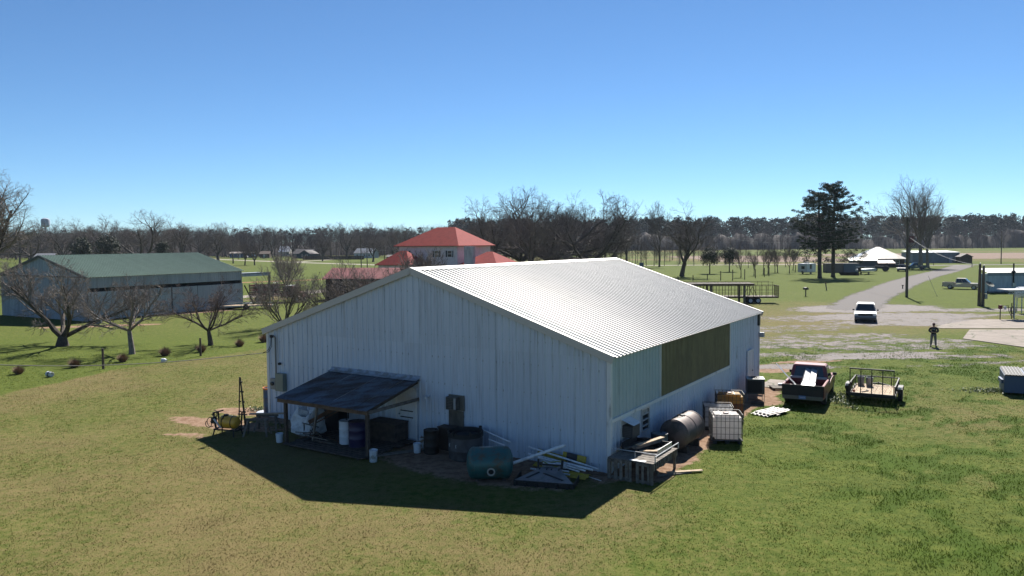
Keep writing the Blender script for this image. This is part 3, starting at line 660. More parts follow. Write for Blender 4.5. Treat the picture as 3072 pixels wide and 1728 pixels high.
for p, q in (((-.55, -.22, .26), (.55, -.22, .26)), ((-.55, .22, .26), (.55, .22, .26)), ((-.55, -.22, .26), (-.55, .22, .26)), ((.55, -.22, .26), (.55, .22, .26))): MB().bar(p, q, .06, .05).build('frame_rail', dark_steel, sp)
for x in (-.5, .42):
    for y in (-.24, .24): MB().bar((x, y, .26), (x * 1.12, y * 1.25, 0), .05).build('leg', dark_steel, sp)
MB().bar((.5, -.22, .3), (.85, -.25, .55), .05).build('tow_bar', dark_steel, sp); MB().bar((-.55, -.1, .3), (-.65, -.1, .95), .06).build('hitch_post', dark_steel, sp); MB().bar((-.55, .12, .3), (-.58, .12, .95), .05).build('hitch_post', dark_steel, sp); MB().bar((-.66, -.15, .93), (-.3, .1, 1.02), .05).build('hitch_bar', dark_steel, sp)
MB().box((-.62, -.12, .62), (.2, .2, .26)).build('pump', blk, sp, bev=.03); MB().bar((-.5, -.28, .72), (-.18, -.26, .35), .09, .03).build('control_panel', wtrim_m, sp)
for k, (cx, cz, rr) in enumerate(((-.72, .55, .2), (-.25, .85, .19), (-.8, .48, .15), (-.45, .95, .14))):
    MB().tube([(cx + rr * math.cos(a), -.18 - .03 * k, cz + rr * math.sin(a)) for a in np.linspace(.3 + k, 5.2 + k, 14)], .016, 5).build('hose', blk, sp)
for (x0, x1, yy) in ((.30, .36, .3), (.62, .40, .28), (.70, .44, .24)):
    o = MB().bar((x0, yy, .28), (x1, yy + .05, 2.42), .035).build('boom', dark_steel, sp)
    for k in range(5): z = .55 + k * .42; f = (z - .28) / 2.14; MB().box((x0 + (x1 - x0) * f + .05, yy + .05 * f - .03, z), (.09, .05, .05)).build('nozzle', dark_steel, o)
MB().bar((.28, .28, .85), (.75, .26, .85), .04).build('boom_bracket', dark_steel, sp); MB().bar((.48, .2, .28), (.5, .26, .98), .05).build('boom_post', dark_steel, sp)

# ------------------------------------------------------------------ drums, tanks and scrap along the gable wall
bucket('short white bucket beside the black drum, in front of another bucket', bw(-7.45, -1.35), wht_pl)
bucket('stained tall bucket next to the wall behind the short bucket', bw(-7.62, -.75), mat('stained_bucket', (.5, .52, .54), (.25, .16, .09), .5, 0, 5, lo=.5, hi=.6), r=.16, h=.44)
drum('barrel', 'black steel drum between the buckets and the round open tank', mat('black_steel', (.014, .013, .012), (.03, .02, .015), .6, .2), bw(-6.95, -1.1), .3, .9)
wb = thing('wooden_box', 'brown upright plywood box against the barn wall behind the black drum', 'box', bw(-6.75, -.35), BT)
MB().bb((-.3, -.2, 0), (.3, .2, .85)).build('case', mat('brown_ply', (.055, .036, .026), None, .8), wb); MB().bb((-.33, -.23, .85), (.33, .23, .9)).build('lid', wood_d, wb)
ot = thing('open_tank', 'round grey open-topped steel tank with rusty black rim by the barn wall', 'tank', bw(-5.45, -.95), BT)
gt = mat('grey_steel', (.085, .082, .085), (.05, .045, .045), .6, .2, 3, (1, 1, .5))
MB().lathe([(.60, 0), (.63, .03), (.64, .35), (.645, .36), (.64, .37), (.64, .86), (.62, .86), (.60, .55), (.001, .5)], 28, cap=False).build('shell', gt, ot, smooth=True)
MB().lathe([(.60, .84), (.67, .84), (.67, 1.0), (.65, 1.02), (.60, 1.0), (.59, .84)], 28, cap=False).build('rim', dark_steel, ot, smooth=True)
for a in (3.6, 4.6, 5.6, 1.2): MB().box((.67 * math.cos(a), .67 * math.sin(a), 1.02), (.08, .08, .16), a).build('lug', dark_steel, ot)
for a in (4.2, 4.75): MB().tube([(.645 * math.cos(a), .645 * math.sin(a), .62), (.67 * math.cos(a), .67 * math.sin(a), .56), (.645 * math.cos(a), .645 * math.sin(a), .5)], .012, 5).build('hook', wtrim_m, ot)
g_t = thing('pressure_tank', 'squat teal-green steel tank lying on its side with a round flanged port', 'tank', bw(-3.25, -2.6, .0), BT + .62); g_t.scale = (1.14, 1.08, 1.08)
teal = mat('teal_paint', (.028, .105, .105), (.075, .065, .04), .45, .2, 2.6, (1, 1, 1.6), .45, .68, .15)
MB().lathe([(.001, -.70), (.22, -.68), (.40, -.62), (.485, -.55), (.50, -.5), (.50, -.49), (.508, -.485), (.508, -.465), (.50, -.46), (.50, .46), (.508, .465), (.508, .485), (.50, .49), (.485, .55), (.40, .62), (.22, .68), (.001, .70)], 36, (0, 0, .5), 'X', cap=False).build('shell', teal, g_t, smooth=True)
m = MB(); fz = -.16
for (r0, r1, y0_, y1_) in ((.085, .115, -.54, -.46),):
    k = 20; m.lathe([(.08, 0), (.12, 0), (.12, .035), (.095, .035), (.095, .1), (.08, .1)], k, (.02, -.56, .36), 'Y', cap=False)
m.build('flange', galv, g_t, smooth=True); MB().lathe([(.001, 0), (.08, 0)], 18, (.02, -.535, .36), 'Y', cap=False).build('port', dark_m, g_t)
MB().bar((-.3, 0, 1.0), (.1, 0, 1.0), .05, .02).build('nameplate', galv, g_t)
for x in (-.4, .4): MB().bb((x - .06, -.3, 0), (x + .06, .3, .06)).build('skid', wood_d, g_t)
pvc = MATS['white_pvc']
PIPES = [((-5.05, -.35, .95), (-3.9, -.25, .62), .03, 'thin white pipe leaning on the wall beside the round open tank'), ((-4.7, -.55, .7), (-4.0, -.5, .55), .025, 'short thin white pipe behind the teal tank and round open tank'),
         ((-3.0, -.45, .62), (-.25, -.38, .2), .035, 'longest white pipe of the pile, tight against the barn wall'), ((-2.9, -.65, .42), (-.35, -.62, .22), .045, 'thick white pipe of the pile with a metal collar'),
         ((-2.4, -.8, .4), (-.55, -.78, .2), .03, 'white pipe in the middle of the pipe pile'), ((-2.1, -.95, .36), (-.72, -.9, .18), .028, 'white pipe lying beside the middle one in the pile'),
         ((-2.3, -1.5, .2), (-.95, -1.15, .1), .03, 'white pipe lowest on the pile near the yellow sheet'), ((-2.0, -1.3, .22), (-1.05, -1.02, .16), .028, 'short white pipe at the foot of the pile'),
         ((-2.9, -1.75, .35), (-1.45, -.55, .92), .055, 'stout white pipe slanting up across the pipe pile'), ((-2.0, -1.15, .3), (-1.2, -.95, .3), .085, 'short fat white pipe under the yellow hose'),
         ((-.75, -.7, .03), (.15, -1.0, .03), .012, 'thin pale rod on the ground between the pile and the wooden table')]
for p, q, r, lb in PIPES:
    a = bw(*p); b_ = bw(*q); mid = (a + b_) / 2; m = MB(); n = 10; k0 = 0
    m.tube([a - mid, b_ - mid], r, n, cap=False); m.tube([(a - mid) , (b_ - mid)], r * .84, n, cap=False)
    tag(m.build('plastic_pipe' if r > .015 else 'rod', pvc, None, mid, smooth=True), lb, 'pipe', 'white pipes beside the barn')
ys, bk_ = mat('yellow_sign', (.40, .29, .02), (.28, .2, .02), .5, 0, 5), mat('black_stripe', (.02, .018, .025), None, .5)
def hazard(label, p, q, hgt, cuts, ry=0):
    a = bw(*p); b_ = bw(*q); d = b_ - a; L = d.length; t = thing('warning_board', label, 'board', a, 0, 'yellow and black warning boards')
    M_ = Matrix((d.normalized(), Vector((0, 0, 1)).cross(d.normalized()).normalized(), d.normalized().cross(Vector((0, 0, 1)).cross(d.normalized()).normalized()))).transposed()
    t.matrix_world = Matrix.Translation(a) @ M_.to_4x4() @ Matrix.Rotation(ry, 4, 'X')
    x = 0
    for i, c in enumerate(cuts + [1.0]):
        MB().bb((x * L + .002, -.012, 0), (c * L, .012, hgt)).build('panel', ys if i % 2 == 0 else bk_, t); x = c
    return t
hazard('long yellow warning board with one black band leaning on the barn wall', (-2.75, -.28, .36), (-1.55, -.22, .2), .2, [.12, .2], R(-12))
hazard('short yellow and black warning board beside the stout pipe', (-1.75, -.24, .28), (-.85, -.2, .2), .3, [.16, .62], R(-12))
hazard('flat yellow board under the white pipes, mostly covered', (-2.6, -.85, .1), (-1.1, -.8, .08), .22, [.7], R(-75))
yt = thing('yellow_tarp', 'crumpled yellow plastic sheet at the foot of the pipe pile', 'sheet', bw(-.95, -.95, 0), BT)
m = MB(); nn = 9
for j in range(nn):
    for i in range(nn): m.v.append((-.6 + i * .15 + .04 * math.sin(j * 2.1), -.28 + j * .075, .03 + .11 * abs(math.sin(i * 1.3 + j * .7)) * math.sin(math.pi * (j + .3) / nn)))
for j in range(nn - 1):
    for i in range(nn - 1): a = j * nn + i; m.f.append((a, a + 1, a + 1 + nn, a + nn))
m.build('sheet', ys, yt)
hs = thing('yellow_hose', 'coil of yellow hose draped over the short fat pipe', 'hose', bw(-1.65, -1.15, .0), BT)
MB().tube([(.38 * math.cos(a) * (1 + .1 * math.sin(3 * a)), .2 * math.sin(a), .4 + .05 * math.sin(2 * a)) for a in np.linspace(0, 11, 40)], .018, 5).build('coil', mat('yellow_hose', (.34, .31, .05), None, .5), hs, smooth=True)
# box blade attachment
pl = thing('scraper_attachment', 'grey steel trapezoid tractor scraper with black slots lying on the grass', 'scraper', bw(-1.35, -2.05), BT + .30); pl.scale = (1, 1, .62)
sg = mat('grey_paint', (.19, .19, .195), (.13, .13, .135), .5, .1, 3)
T = [(-.42, .55, .58), (.42, .55, .58), (.46, .35, .5), (.98, -.45, .28), (-.98, -.45, .28), (-.46, .35, .5)]
m = MB(); m.add(T + [(x, y, z - .03) for x, y, z in T], [(0, 1, 2, 5), (5, 2, 3, 4), (11, 8, 7, 6), (10, 9, 8, 11), (0, 6, 7, 1), (1, 7, 8, 2), (2, 8, 9, 3), (3, 9, 10, 4), (4, 10, 11, 5), (5, 11, 6, 0)]); m.build('deck_plate', sg, pl)
for a, b_ in (((-.62, -.28, .335), (-.3, .18, .468)), ((-.12, .12, .452), (.62, -.28, .338))): MB().bar(a, b_, .07, .03).build('slot', dark_steel, pl)
for x in (-.33, -.08, .08, .33): MB().box((x, .44, .55), (.04, .13, .04)).build('bolt_slot', dark_steel, pl)
MB().bb((-1.0, -.5, .0), (1.0, -.455, .27)).build('blade', dark_steel, pl)
for x in (-.95, -.6, -.25, .1, .45, .8): MB().box((x, -.53, .1), (.07, .06, .22)).build('tooth', dark_steel, pl)
for s_ in (-1, 1): MB().prism([(-.45, 0), (.5, 0), (.5, .3), (-.45, .26)], s_ * .99, s_ * 1.02, 'X').build('side_plate', dark_steel, pl)
for s_ in (-1, 1): MB().bar((s_ * .4, .5, .5), (s_ * .42, .62, .98), .07).build('upright', dark_steel, pl)
MB().bar((-.42, .6, .7), (.42, .6, .7), .08).build('cross_bar', dark_steel, pl); MB().bb((-.4, .45, 0), (.4, .6, .5)).build('support', dark_steel, pl)

# ------------------------------------------------------------------ right side of the barn
tb = thing('pallet_table', 'grey slatted wooden table with a pipe rail at the barn corner', 'table', bw(.98, .55), BT)
tx0, tx1, ty0, ty1, tz = -.82, .82, -1.1, 1.2, .72
for i in range(10): y = ty0 + .03 + i * (ty1 - ty0) / 10; MB().bb((tx0, y, tz - .03), (tx1, y + .2, tz)).build('top_board', wood_g, tb)
for k, (a, b_) in enumerate(((tx0, tx0 + .12), (tx0 + .25, tx0 + .37), (tx0 + .45, tx0 + .55), (tx0 + .65, tx0 + .75), (tx0 + .78, tx0 + .88), (tx1 - .6, tx1 - .5), (tx1 - .4, tx1 - .32), (tx1 - .2, tx1 - .12), (tx1 - .09, tx1))):
    MB().bb((a, ty0 - .0, 0), (b_, ty0 + .03, tz - .04)).build('front_slat', wood_g, tb)
for (a, b_) in ((tx0, tx0 + .88), (tx1 - .6, tx1)):
    for z in (.02, .58): MB().bb((a, ty0 + .035, z), (b_, ty0 + .06, z + .1)).build('front_rail', wood_g, tb)
for i in range(12): y = ty0 + .1 + i * .19; MB().bb((tx1 - .03, y, tz - .26), (tx1, y + .07, tz - .04)).build('side_slat', wood_g, tb)
for x in (tx0 + .05, tx1 - .08):
    for y in (ty0 + .1, ty1 - .1): MB().bb((x - .04, y - .04, 0), (x + .04, y + .04, tz - .04)).build('leg', wood_g, tb)
MB().bar((tx0, ty1 - .2, .25), (tx1, ty0 + .5, .3), .05, .1).build('brace', wood_g, tb)
rl = MB(); rl.tube([(tx1 + .02, ty0 + .15, tz), (tx1 + .02, ty0 + .15, tz + .2), (tx1 + .02, ty1, tz + .2), (tx1 + .02, ty1, tz)], .022, 8); rl.build('pipe_rail', galv, tb, smooth=True)
rl = MB(); rl.tube([(tx0, ty0 + .45, tz + .2), (tx1 - .02, ty0 + .45, tz + .2)], .02, 8); rl.bar((0, ty0 + .45, tz), (0, ty0 + .45, tz + .2), .03); rl.build('pipe_rail', galv, tb, smooth=True)
tr_ = thing('metal_tray', 'dark steel tray with raised sides resting on the pallet table', 'tray', bw(.98, .95, .725), BT)
MB().bb((-.7, -.55, .0), (.6, .75, .02)).build('base', dark_steel, tr_); MB().bb((-.72, -.55, .02), (-.69, .75, .3)).build('side', dark_steel, tr_); MB().bb((.6, -.55, .02), (.625, .75, .22)).build('side', galv, tr_); MB().bb((-.69, .73, .02), (.6, .76, .2)).build('side', dark_steel, tr_)
for i, (x, y, z, L, w, a, mm, lb) in enumerate(((.25, .9, .98, 1.5, .18, 1.35, wood_t, 'pale tan board on top of the timber stack on the tray'), (.2, .78, .88, 1.5, .2, 1.3, wood_g, 'grey thick beam under the pale board on the tray'), (-.15, .8, .78, 1.3, .14, 1.1, wood_g, 'grey board lying flat at the middle of the tray'), (.45, .35, .78, .7, .16, .5, wood_t, 'short tan offcut on the tray beside the pipe rail'), (-.4, .9, .8, 1.2, .1, 1.3, wood_d, 'dark narrow board on the tray next to the barn wall'))):
    tag(MB().bb((-L / 2, -w / 2, 0), (L / 2, w / 2, .09 if i == 1 else .035)).build('timber', mm, None, bw(.75 + x, .3 + y, z), BT + a), lb, 'board', 'boards on the pallet table')
for i, (x, y, a, lb) in enumerate(((1.95, 1.0, .9, 'grey board on bare soil along the pallet table'), (2.2, 1.35, .75, 'tan board on bare soil pointing away from the pallet table'))):
    tag(MB().bb((-.65, -.08, 0), (.65, .08, .03)).build('ground_board', (wood_g, wood_t)[i], None, bw(x, y, .012 + .035 * i), BT + a), lb, 'board')
tag(MB().add([(.0, .0, 0), (.55, 0, 0), (.55, .16, 0), (.4, .16, 0), (.35, .1, 0), (.2, .15, 0), (0, .14, 0), (.0, .0, .012), (.55, 0, .012), (.55, .16, .012), (.4, .16, .012), (.35, .1, .012), (.2, .15, .012), (0, .14, .012)], [tuple(range(6, -1, -1)), tuple(range(7, 14))] + [(i, (i + 1) % 7, (i + 1) % 7 + 7, i + 7) for i in range(7)]).build('torn_sheet', wtrim_m, None, bw(.95, -.5, .725), BT), 'torn white sheet scrap lying on the pallet table edge', 'sheet')
drum('barrel', 'brown rusty barrel between the pallet table and the blue barrel', rust, bw(.5, 1.95), .38, .8)
drum('barrel', 'blue barrel beside the big horizontal rusty tank', mat('slate_blue', (.045, .085, .12), (.05, .06, .07), .5, 0, 3), bw(.72, 2.75), .31, .92)
ht = thing('fuel_tank', 'large grey-brown rusty cylindrical tank lying on cradles beside the barn', 'tank', bw(1.0, 4.45), BT); ht.scale = (.88,) * 3
rt = mat('old_tank', (.125, .092, .082), (.055, .043, .038), .6, .25, 2.0, (1, 1.2, .8), .4, .62, .2)
MB().lathe([(.001, -1.28), (.3, -1.26), (.5, -1.2), (.6, -1.12), (.64, -1.05), (.66, -1.03), (.66, -.98), (.64, -.96), (.64, .0), (.66, .02), (.66, .07), (.64, .09), (.64, .95), (.66, .97), (.66, 1.02), (.64, 1.04), (.58, 1.14), (.4, 1.24), (.001, 1.28)], 40, (0, 0, .82), 'Y', cap=False).build('shell', rt, ht, smooth=True)
for y in (-.7, .7): MB().bb((-.5, y - .08, 0), (.5, y + .08, .3)).build('cradle', wood_d, ht)
MB().tube([(-.1, -.4, 1.45), (-.1, -.4, 1.55), (0, -.32, 1.57), (.08, -.25, 1.45)], .02, 6).build('lifting_eye', dark_steel, ht); MB().lathe([(.12, 1.44), (.12, 1.5), (.001, 1.5)], 14, (0, -.05, 0), cap=False).build('hatch', dark_steel, ht)
def tote(label, loc, rz, kind):
    t = thing('bulk_container', label, 'tank', loc, rz, 'caged plastic bulk containers')
    w, d, z0, z1 = 1.16, .98, .16, 1.12
    pm = {'white': mat('tote_white', (.66, .63, .62), (.55, .52, .50), .4, 0, 2, lo=.5, hi=.8), 'cut': mat('tote_white2', (.62, .62, .63), (.5, .5, .5), .45, 0, 2), 'orange': mat('tote_amber', (.52, .33, .10), (.42, .25, .07), .4, 0, 1.5)}[kind]
    translucent(pm)
    if kind == 'cut':
        m = MB(); h = .95
        for a, b_ in (((-w / 2 + .02, -d / 2 + .02, z0), (w / 2 - .02, -d / 2 + .04, h)), ((-w / 2 + .02, d / 2 - .04, z0), (w / 2 - .02, d / 2 - .02, h)), ((-w / 2 + .02, -d / 2 + .04, z0), (-w / 2 + .04, d / 2 - .04, h)), ((w / 2 - .04, -d / 2 + .04, z0), (w / 2 - .02, d / 2 - .04, h)), ((-w / 2 + .04, -d / 2 + .04, z0), (w / 2 - .04, d / 2 - .04, z0 + .03))): m.bb(a, b_)
        m.build('bottle', pm, t); z1 = h
        sg_ = MB().bb((w / 2 + .016, -.36, .70), (w / 2 + .03, .3, .92)).build('placard', mat('placard_blue', (.03, .075, .11), None, .5), t)
        text('lettering', '1263', .19, sg_, (w / 2 + .033, -.03, .81), (R(90), 0, R(90)), mat('letter_grey', (.35, .4, .42), None, .5))
    else:
        b_ = MB().bb((-w / 2 + .03, -d / 2 + .03, z0), (w / 2 - .03, d / 2 - .03, z1 - (0 if kind == 'white' else .42 * 0))).build('bottle', pm, t, bev=.09, smooth=True)
        MB().lathe([(.11, z1 - .01), (.11, z1 + .045), (.09, z1 + .05), (.001, z1 + .05)], 16, cap=False).build('screw_cap', mat('cap_red', (.10, .02, .02), None, .5), b_, smooth=True)
        for x in (-.25, .2): MB().bb((x - .012, -d / 2 + .1, z1 - .005), (x + .012, d / 2 - .1, z1 + .014)).build('strap', galv, b_)
        if kind == 'orange':
            MB().bb((-w / 2 + .026, -d / 2 + .026, z0 + .02), (w / 2 - .026, d / 2 - .026, z0 + .58)).build('liquid_level', mat('tote_rust', (.30, .075, .025), (.2, .05, .02), .5, 0, 3), t)
            MB().bb((w / 2 + .012, -.35, .3), (w / 2 + .02, .35, .62)).build('side_plate', galv, t); MB().bb((w / 2 + .012, -.3, .68), (w / 2 + .02, .05, .9)).build('label_plate', wtrim_m, t)
    cage = mat('cage_steel', (.10, .10, .10), (.06, .05, .04), .45, .5, 6)
    x0, y0_, cz = w / 2, d / 2, (1.16 if kind != 'cut' else 1.0)
    for i in range(8):
        x = -x0 + i * w / 7
        for s_ in (-1, 1): MB().bb((x - .009, s_ * y0_ - .009, .12), (x + .009, s_ * y0_ + .009, cz)).build('cage_bar', cage, t)
    for i in range(1, 6):
        y = -y0_ + i * d / 6
        for s_ in (-1, 1): MB().bb((s_ * x0 - .009, y - .009, .12), (s_ * x0 + .009, y + .009, cz)).build('cage_bar', cage, t)
    for i in range(5):
        z = .14 + i * (cz - .14) / 4; m = MB()
        r_ = .014 if i in (0, 4) else .009
        m.tube([(-x0, -y0_ - .014, z), (x0, -y0_ - .014, z)], r_, 5); m.tube([(x0 + .014, -y0_, z), (x0 + .014, y0_, z)], r_, 5); m.tube([(x0, y0_ + .014, z), (-x0, y0_ + .014, z)], r_, 5); m.tube([(-x0 - .014, y0_, z), (-x0 - .014, -y0_, z)], r_, 5)
        m.build('cage_hoop', cage, t)
    for y in (-d / 2 + .06, 0, d / 2 - .06):
        for x in (-w / 2 + .1, 0, w / 2 - .1): MB().box((x, y, .055), (.16, .1, .11)).build('pallet_block', dark_steel, t)
    MB().bb((-w / 2, -d / 2, .11), (w / 2, d / 2, .15)).build('pallet_deck', dark_steel, t); return t
tote('white full bulk container in a steel cage standing out on the grass', bw(2.1, 6.35), -.12, 'white')
tote('cut-open white bulk container with a blue placard, empty inside', bw(1.15, 8.35), -.16, 'cut')
tote('amber and rust stained bulk container nearest the metal sheets', bw(1.0, 10.5), -.16, 'orange')
cu = thing('condenser_unit', 'dark square air-conditioning unit on a thin steel stand by the side door', 'air conditioner', bw(.95, 15.0), -.2)
MB().bb((-.42, -.42, .38), (.42, .42, 1.12)).build('case', mat('dark_case', (.03, .032, .035), None, .5, .2), cu, bev=.015); MB().bb((-.4, -.435, .46), (.28, -.42, 1.04)).build('coil_grille', dark_m, cu)
MB().bb((-.43, -.43, 1.12), (.43, .43, 1.14)).build('top_plate', mat('grey_top', (.34, .34, .33), None, .5), cu)
for k in range(3): MB().lathe([(.30 - k * .1, 1.145), (.315 - k * .1, 1.145), (.315 - k * .1, 1.16), (.30 - k * .1, 1.16)], 18, cap=False).build('fan_guard', dark_steel, cu)
for x in (-.4, .4):
    for y in (-.4, .4): MB().bar((x, y, 0), (x, y, .38), .03).build('leg', pipe_m, cu)
tag(MB().bb((-.3, -.12, 0), (.3, .12, .12)).build('beam_offcut', wood_d, None, bw(1.35, 14.0), BT + .3), 'short dark timber block under the condenser stand', 'block')
stk = [(1.95, 12.55, .0, .0), (2.25, 12.9, .03, .12), (2.05, 12.75, .06, -.1)]
for i, (x, y, z, a) in enumerate(stk):
    tag(rib_sheet(.9, 1.25, 4, .035, .12, .05).build('metal_sheet', mat('scrap_sheet', (.42, .41, .40), (.25, .22, .20), .45, .2, 3), None, bw(x - .3, y - .9, .05 + z), 0), ('lowest', 'longest shifted', 'topmost')[i] + ' white ribbed metal sheet of the stack on the soil by the containers', 'metal sheet', 'ribbed sheets on the ground')
    o = [o for o in COL.objects if o.name.startswith('metal_sheet')][-1]; o.rotation_euler = (Matrix.Rotation(BT + a - .35, 3, 'Z') @ Matrix.Rotation(R(-88), 3, 'X')).to_euler()
pt = thing('pallet', 'low wooden pallet with a white block on it beside the red pickup', 'pallet', bw(1.6, 18.75), BT + .5)
for i in range(6): MB().bb((-.8, -.45 + i * .16, .12), (.8, -.34 + i * .16, .145)).build('deck_board', wood_g, pt)
for x in (-.72, 0, .72): MB().bb((x - .04, -.45, 0), (x + .04, .46, .12)).build('stringer', wood_d, pt)
tag(MB().bb((-.16, -.1, 0), (.16, .1, .1)).build('foam_block', wht_pl, None, bw(1.3, 19.0, .146), BT + .4), 'white block lying on the pallet by the red pickup', 'block')
# service drop cable to the mast
p0 = bw(X0 - .62, -.3, 3.01); ends = G(0, 1008, 5.0); far_p = p0 + (ends - p0) * 2.1
cab = [p0 + (far_p - p0) * (i / 24) + Vector((0, 0, -1.1 * math.sin(math.pi * i / 24) + .25 * i / 24)) for i in range(25)]
tag(MB().tube(cab, .016, 5).build('service_cable', blk, None), 'black overhead service cable running to the barn mast', 'cable')
ppl = thing('utility_pole', 'wooden service pole that carries the cable to the barn mast', 'utility pole', (cab[-1].x, cab[-1].y, 0), 0)
MB().tube([(0, 0, 0), (0, 0, cab[-1].z + .6)], [.15, .11], 10).build('pole', mat('pole_wood', (.10, .082, .062), (.07, .056, .043), .9, 0, 5, (3, 3, .3)), ppl); MB().box((0, 0, cab[-1].z), (.3, .3, .12)).build('bracket', dark_steel, ppl)

# ------------------------------------------------------------------ vehicles
tyre_m = mat('tyre', (.018, .018, .018), None, .85); rim_m = mat('rim', (.30, .31, .32), (.2, .2, .2), .35, .7, 6)
lens_r = mat('tail_lens', (.12, .012, .012), None, .25); lens_w = mat('head_lens', (.6, .62, .64), None, .15, .1)
chrome = mat('bumper_chrome', (.11, .11, .11), None, .4, .6); gl_d = glass('car_glass', (.02, .026, .032))
def wheel(parent, x, y, r=.36, w=.24, rim=rim_m):
    s_ = 1 if x > 0 else -1
    o = MB().lathe([(r * .62, -w / 2), (r * .9, -w / 2), (r, -w * .36), (r, w * .36), (r * .9, w / 2), (r * .62, w / 2)], 22, (0, 0, 0), 'X', cap=True).build('wheel', tyre_m, parent, (x, y, r), smooth=True)
    MB().lathe([(r * .6, 0), (r * .6, .02), (r * .48, .012), (r * .2, .022), (.001, .022)], 16, (s_ * (w / 2 - .005), 0, 0), 'X', cap=False).build('rim', rim, o, smooth=True); return o
def frust(base, top, zb, zt):
    (x0, x1, y0, y1), (a0, a1, b0, b1) = base, top
    V = [(x0, y0, zb), (x1, y0, zb), (x1, y1, zb), (x0, y1, zb), (a0, b0, zt), (a1, b0, zt), (a1, b1, zt), (a0, b1, zt)]
    return V, [(3, 2, 1, 0), (4, 5, 6, 7), (0, 1, 5, 4), (1, 2, 6, 5), (2, 3, 7, 6), (3, 0, 4, 7)]
def pane(V, f, u0, u1, v0, v1, off=.012):
    "rectangle on a cabin face given in its own u (along) and v (up) fractions, set proud"
    a, b_, c, d = [Vector(V[i]) for i in f]; n = (b_ - a).cross(d - a).normalized()
    P = lambda u, v: (a * (1 - u) + b_ * u) * (1 - v) + (d * (1 - u) + c * u) * v
    q = [P(u0, v0), P(u1, v0), P(u1, v1), P(u0, v1)]
    return MB().add([p + n * off for p in q] + [p - n * .005 for p in q], [(0, 1, 2, 3), (7, 6, 5, 4), (0, 4, 5, 1), (1, 5, 6, 2), (2, 6, 7, 3), (3, 7, 4, 0)])
def vehicle(name, label, cat, loc, rz, paint, L, Wd, prof, cab, hb, wy, wr=.36, bed=None, group=None, rear_shade=None, roof=None, plate=None, small=False):
    """front towards +y. prof: side outline (y,z) of the lower body; cab: (y0,y1 at the belt, y2,y3 at the roof, belt z, roof z)"""
    t = thing(name, label, cat, loc, rz, group); w = Wd / 2
    MB().prism(prof, -w, w, 'X').build('body', paint, t, bev=.05, smooth=True)
    y0, y1, y2, y3, zb, zt = cab
    V, Fc = frust((-w + .03, w - .03, y0, y1), (-w + .2, w - .2, y2, y3), zb - .02, zt)
    c = MB().add(V, Fc).build('cabin', paint, t, bev=.035, smooth=True)
    if roof: pane(V, Fc[1], .03, .97, .03, .97, .008).build('roof_panel', roof, c)
    pane(V, (2, 3, 7, 6), .07, .93, .14, .9).build('windshield', gl_d, c); pane(V, (0, 1, 5, 4), .1, .9, .2, .88).build('rear_window', gl_d, c)
    for f in ((1, 2, 6, 5), (3, 0, 4, 7)):
        sp_ = ((.08, .5), (.54, .92)) if abs(y1 - y0) > 1.9 else ((.1, .9),)
        for u in sp_: pane(V, f, u[0], u[1], .18, .86).build('side_window', gl_d, c)
    for y in wy:
        for s_ in (-1, 1): wheel(t, s_ * (w - .12), y, wr)
    yr, yf = min(p[0] for p in prof), max(p[0] for p in prof)
    for y, nm in ((yr - .06, 'rear_bumper'), (yf + .03, 'front_bumper')): MB().bb((-w + .04, y - .06, .38), (w - .04, y + .06, .56)).build(nm, chrome if bed else mat('bumper_dark', (.05, .05, .052), None, .5), t, bev=.03)
    for s_ in (-1, 1):
        MB().bb((s_ * (w - .16) - .14, yf - .02, hb - .24), (s_ * (w - .16) + .14, yf + .015, hb - .06)).build('headlight', lens_w, t); MB().bb((s_ * (w - .08) - .07, yr - .015, hb - .32), (s_ * (w - .08) + .07, yr + .02, hb + .02)).build('taillight', lens_r, t)
        MB().box((s_ * (w + .1), y1 - .12, zb + .12), (.2, .07, .14)).build('mirror', blk, t, bev=.015)
    MB().bb((-w + .36, yf + .0, hb - .26), (w - .36, yf + .02, hb - .05)).build('grille', mat('grille', (.03, .03, .035), None, .4, .4), t)
    if bed:
        b0, b1, bz, tz_ = bed
        for s_ in (-1, 1): MB().bb((s_ * w, b0, bz), (s_ * (w - .1), b1, tz_)).build('bed_side', paint, t, bev=.02)
        MB().bb((-w + .02, b0 - .07, bz - .12), (w - .02, b0 - .002, tz_)).build('tailgate', rear_shade or paint, t, bev=.02); MB().bb((-w + .1, b1 - .08, bz), (w - .1, b1, tz_)).build('bed_front', paint, t)
        MB().bb((-w + .1, b0, bz - .01), (w - .1, b1 - .08, bz + .02)).build('bed_floor', dark_steel, t)
    if plate:
        p = MB().bb((-.16, yr - .135, .42), (.16, yr - .122, .58)).build('licence_plate', mat('plate_blue', (.10, .17, .38), None, .4), t)
        text('lettering', '1A4K72', .075, p, (0, yr - .138, .5), (R(90), 0, 0), mat('plate_white', (.6, .62, .66), None, .4))
    return t
PK = [(-2.65, .5), (-2.65, .78), (-.45, .8), (.45, .98), (1.15, 1.0), (2.35, .98), (2.55, .86), (2.6, .5), (2.2, .36), (-2.3, .36)]
redp = mat('red_paint', (.20, .033, .036), (.13, .03, .032), .35, .1, 2); silv = mat('silver_paint', (.14, .145, .155), None, .35, .4); tanp = mat('tan_paint', (.36, .31, .25), None, .35, .3)
pk = vehicle('pickup_truck', 'old red pickup truck seen from behind with a bent metal sheet in its bed', 'pickup truck', bw(3.15, 17.1), -R(28), redp, 5.2, 1.92, PK, (-.5, 1.25, -.3, .55, 1.0, 1.72), .98, (-1.55, 1.72), .37, (-2.65, -.55, .66, 1.08), rear_shade=mat('shaded_gate', (.010, .010, .011), (.02, .014, .014), .7), plate=True)  # backlit shade of the tailgate is put into its near-black colour
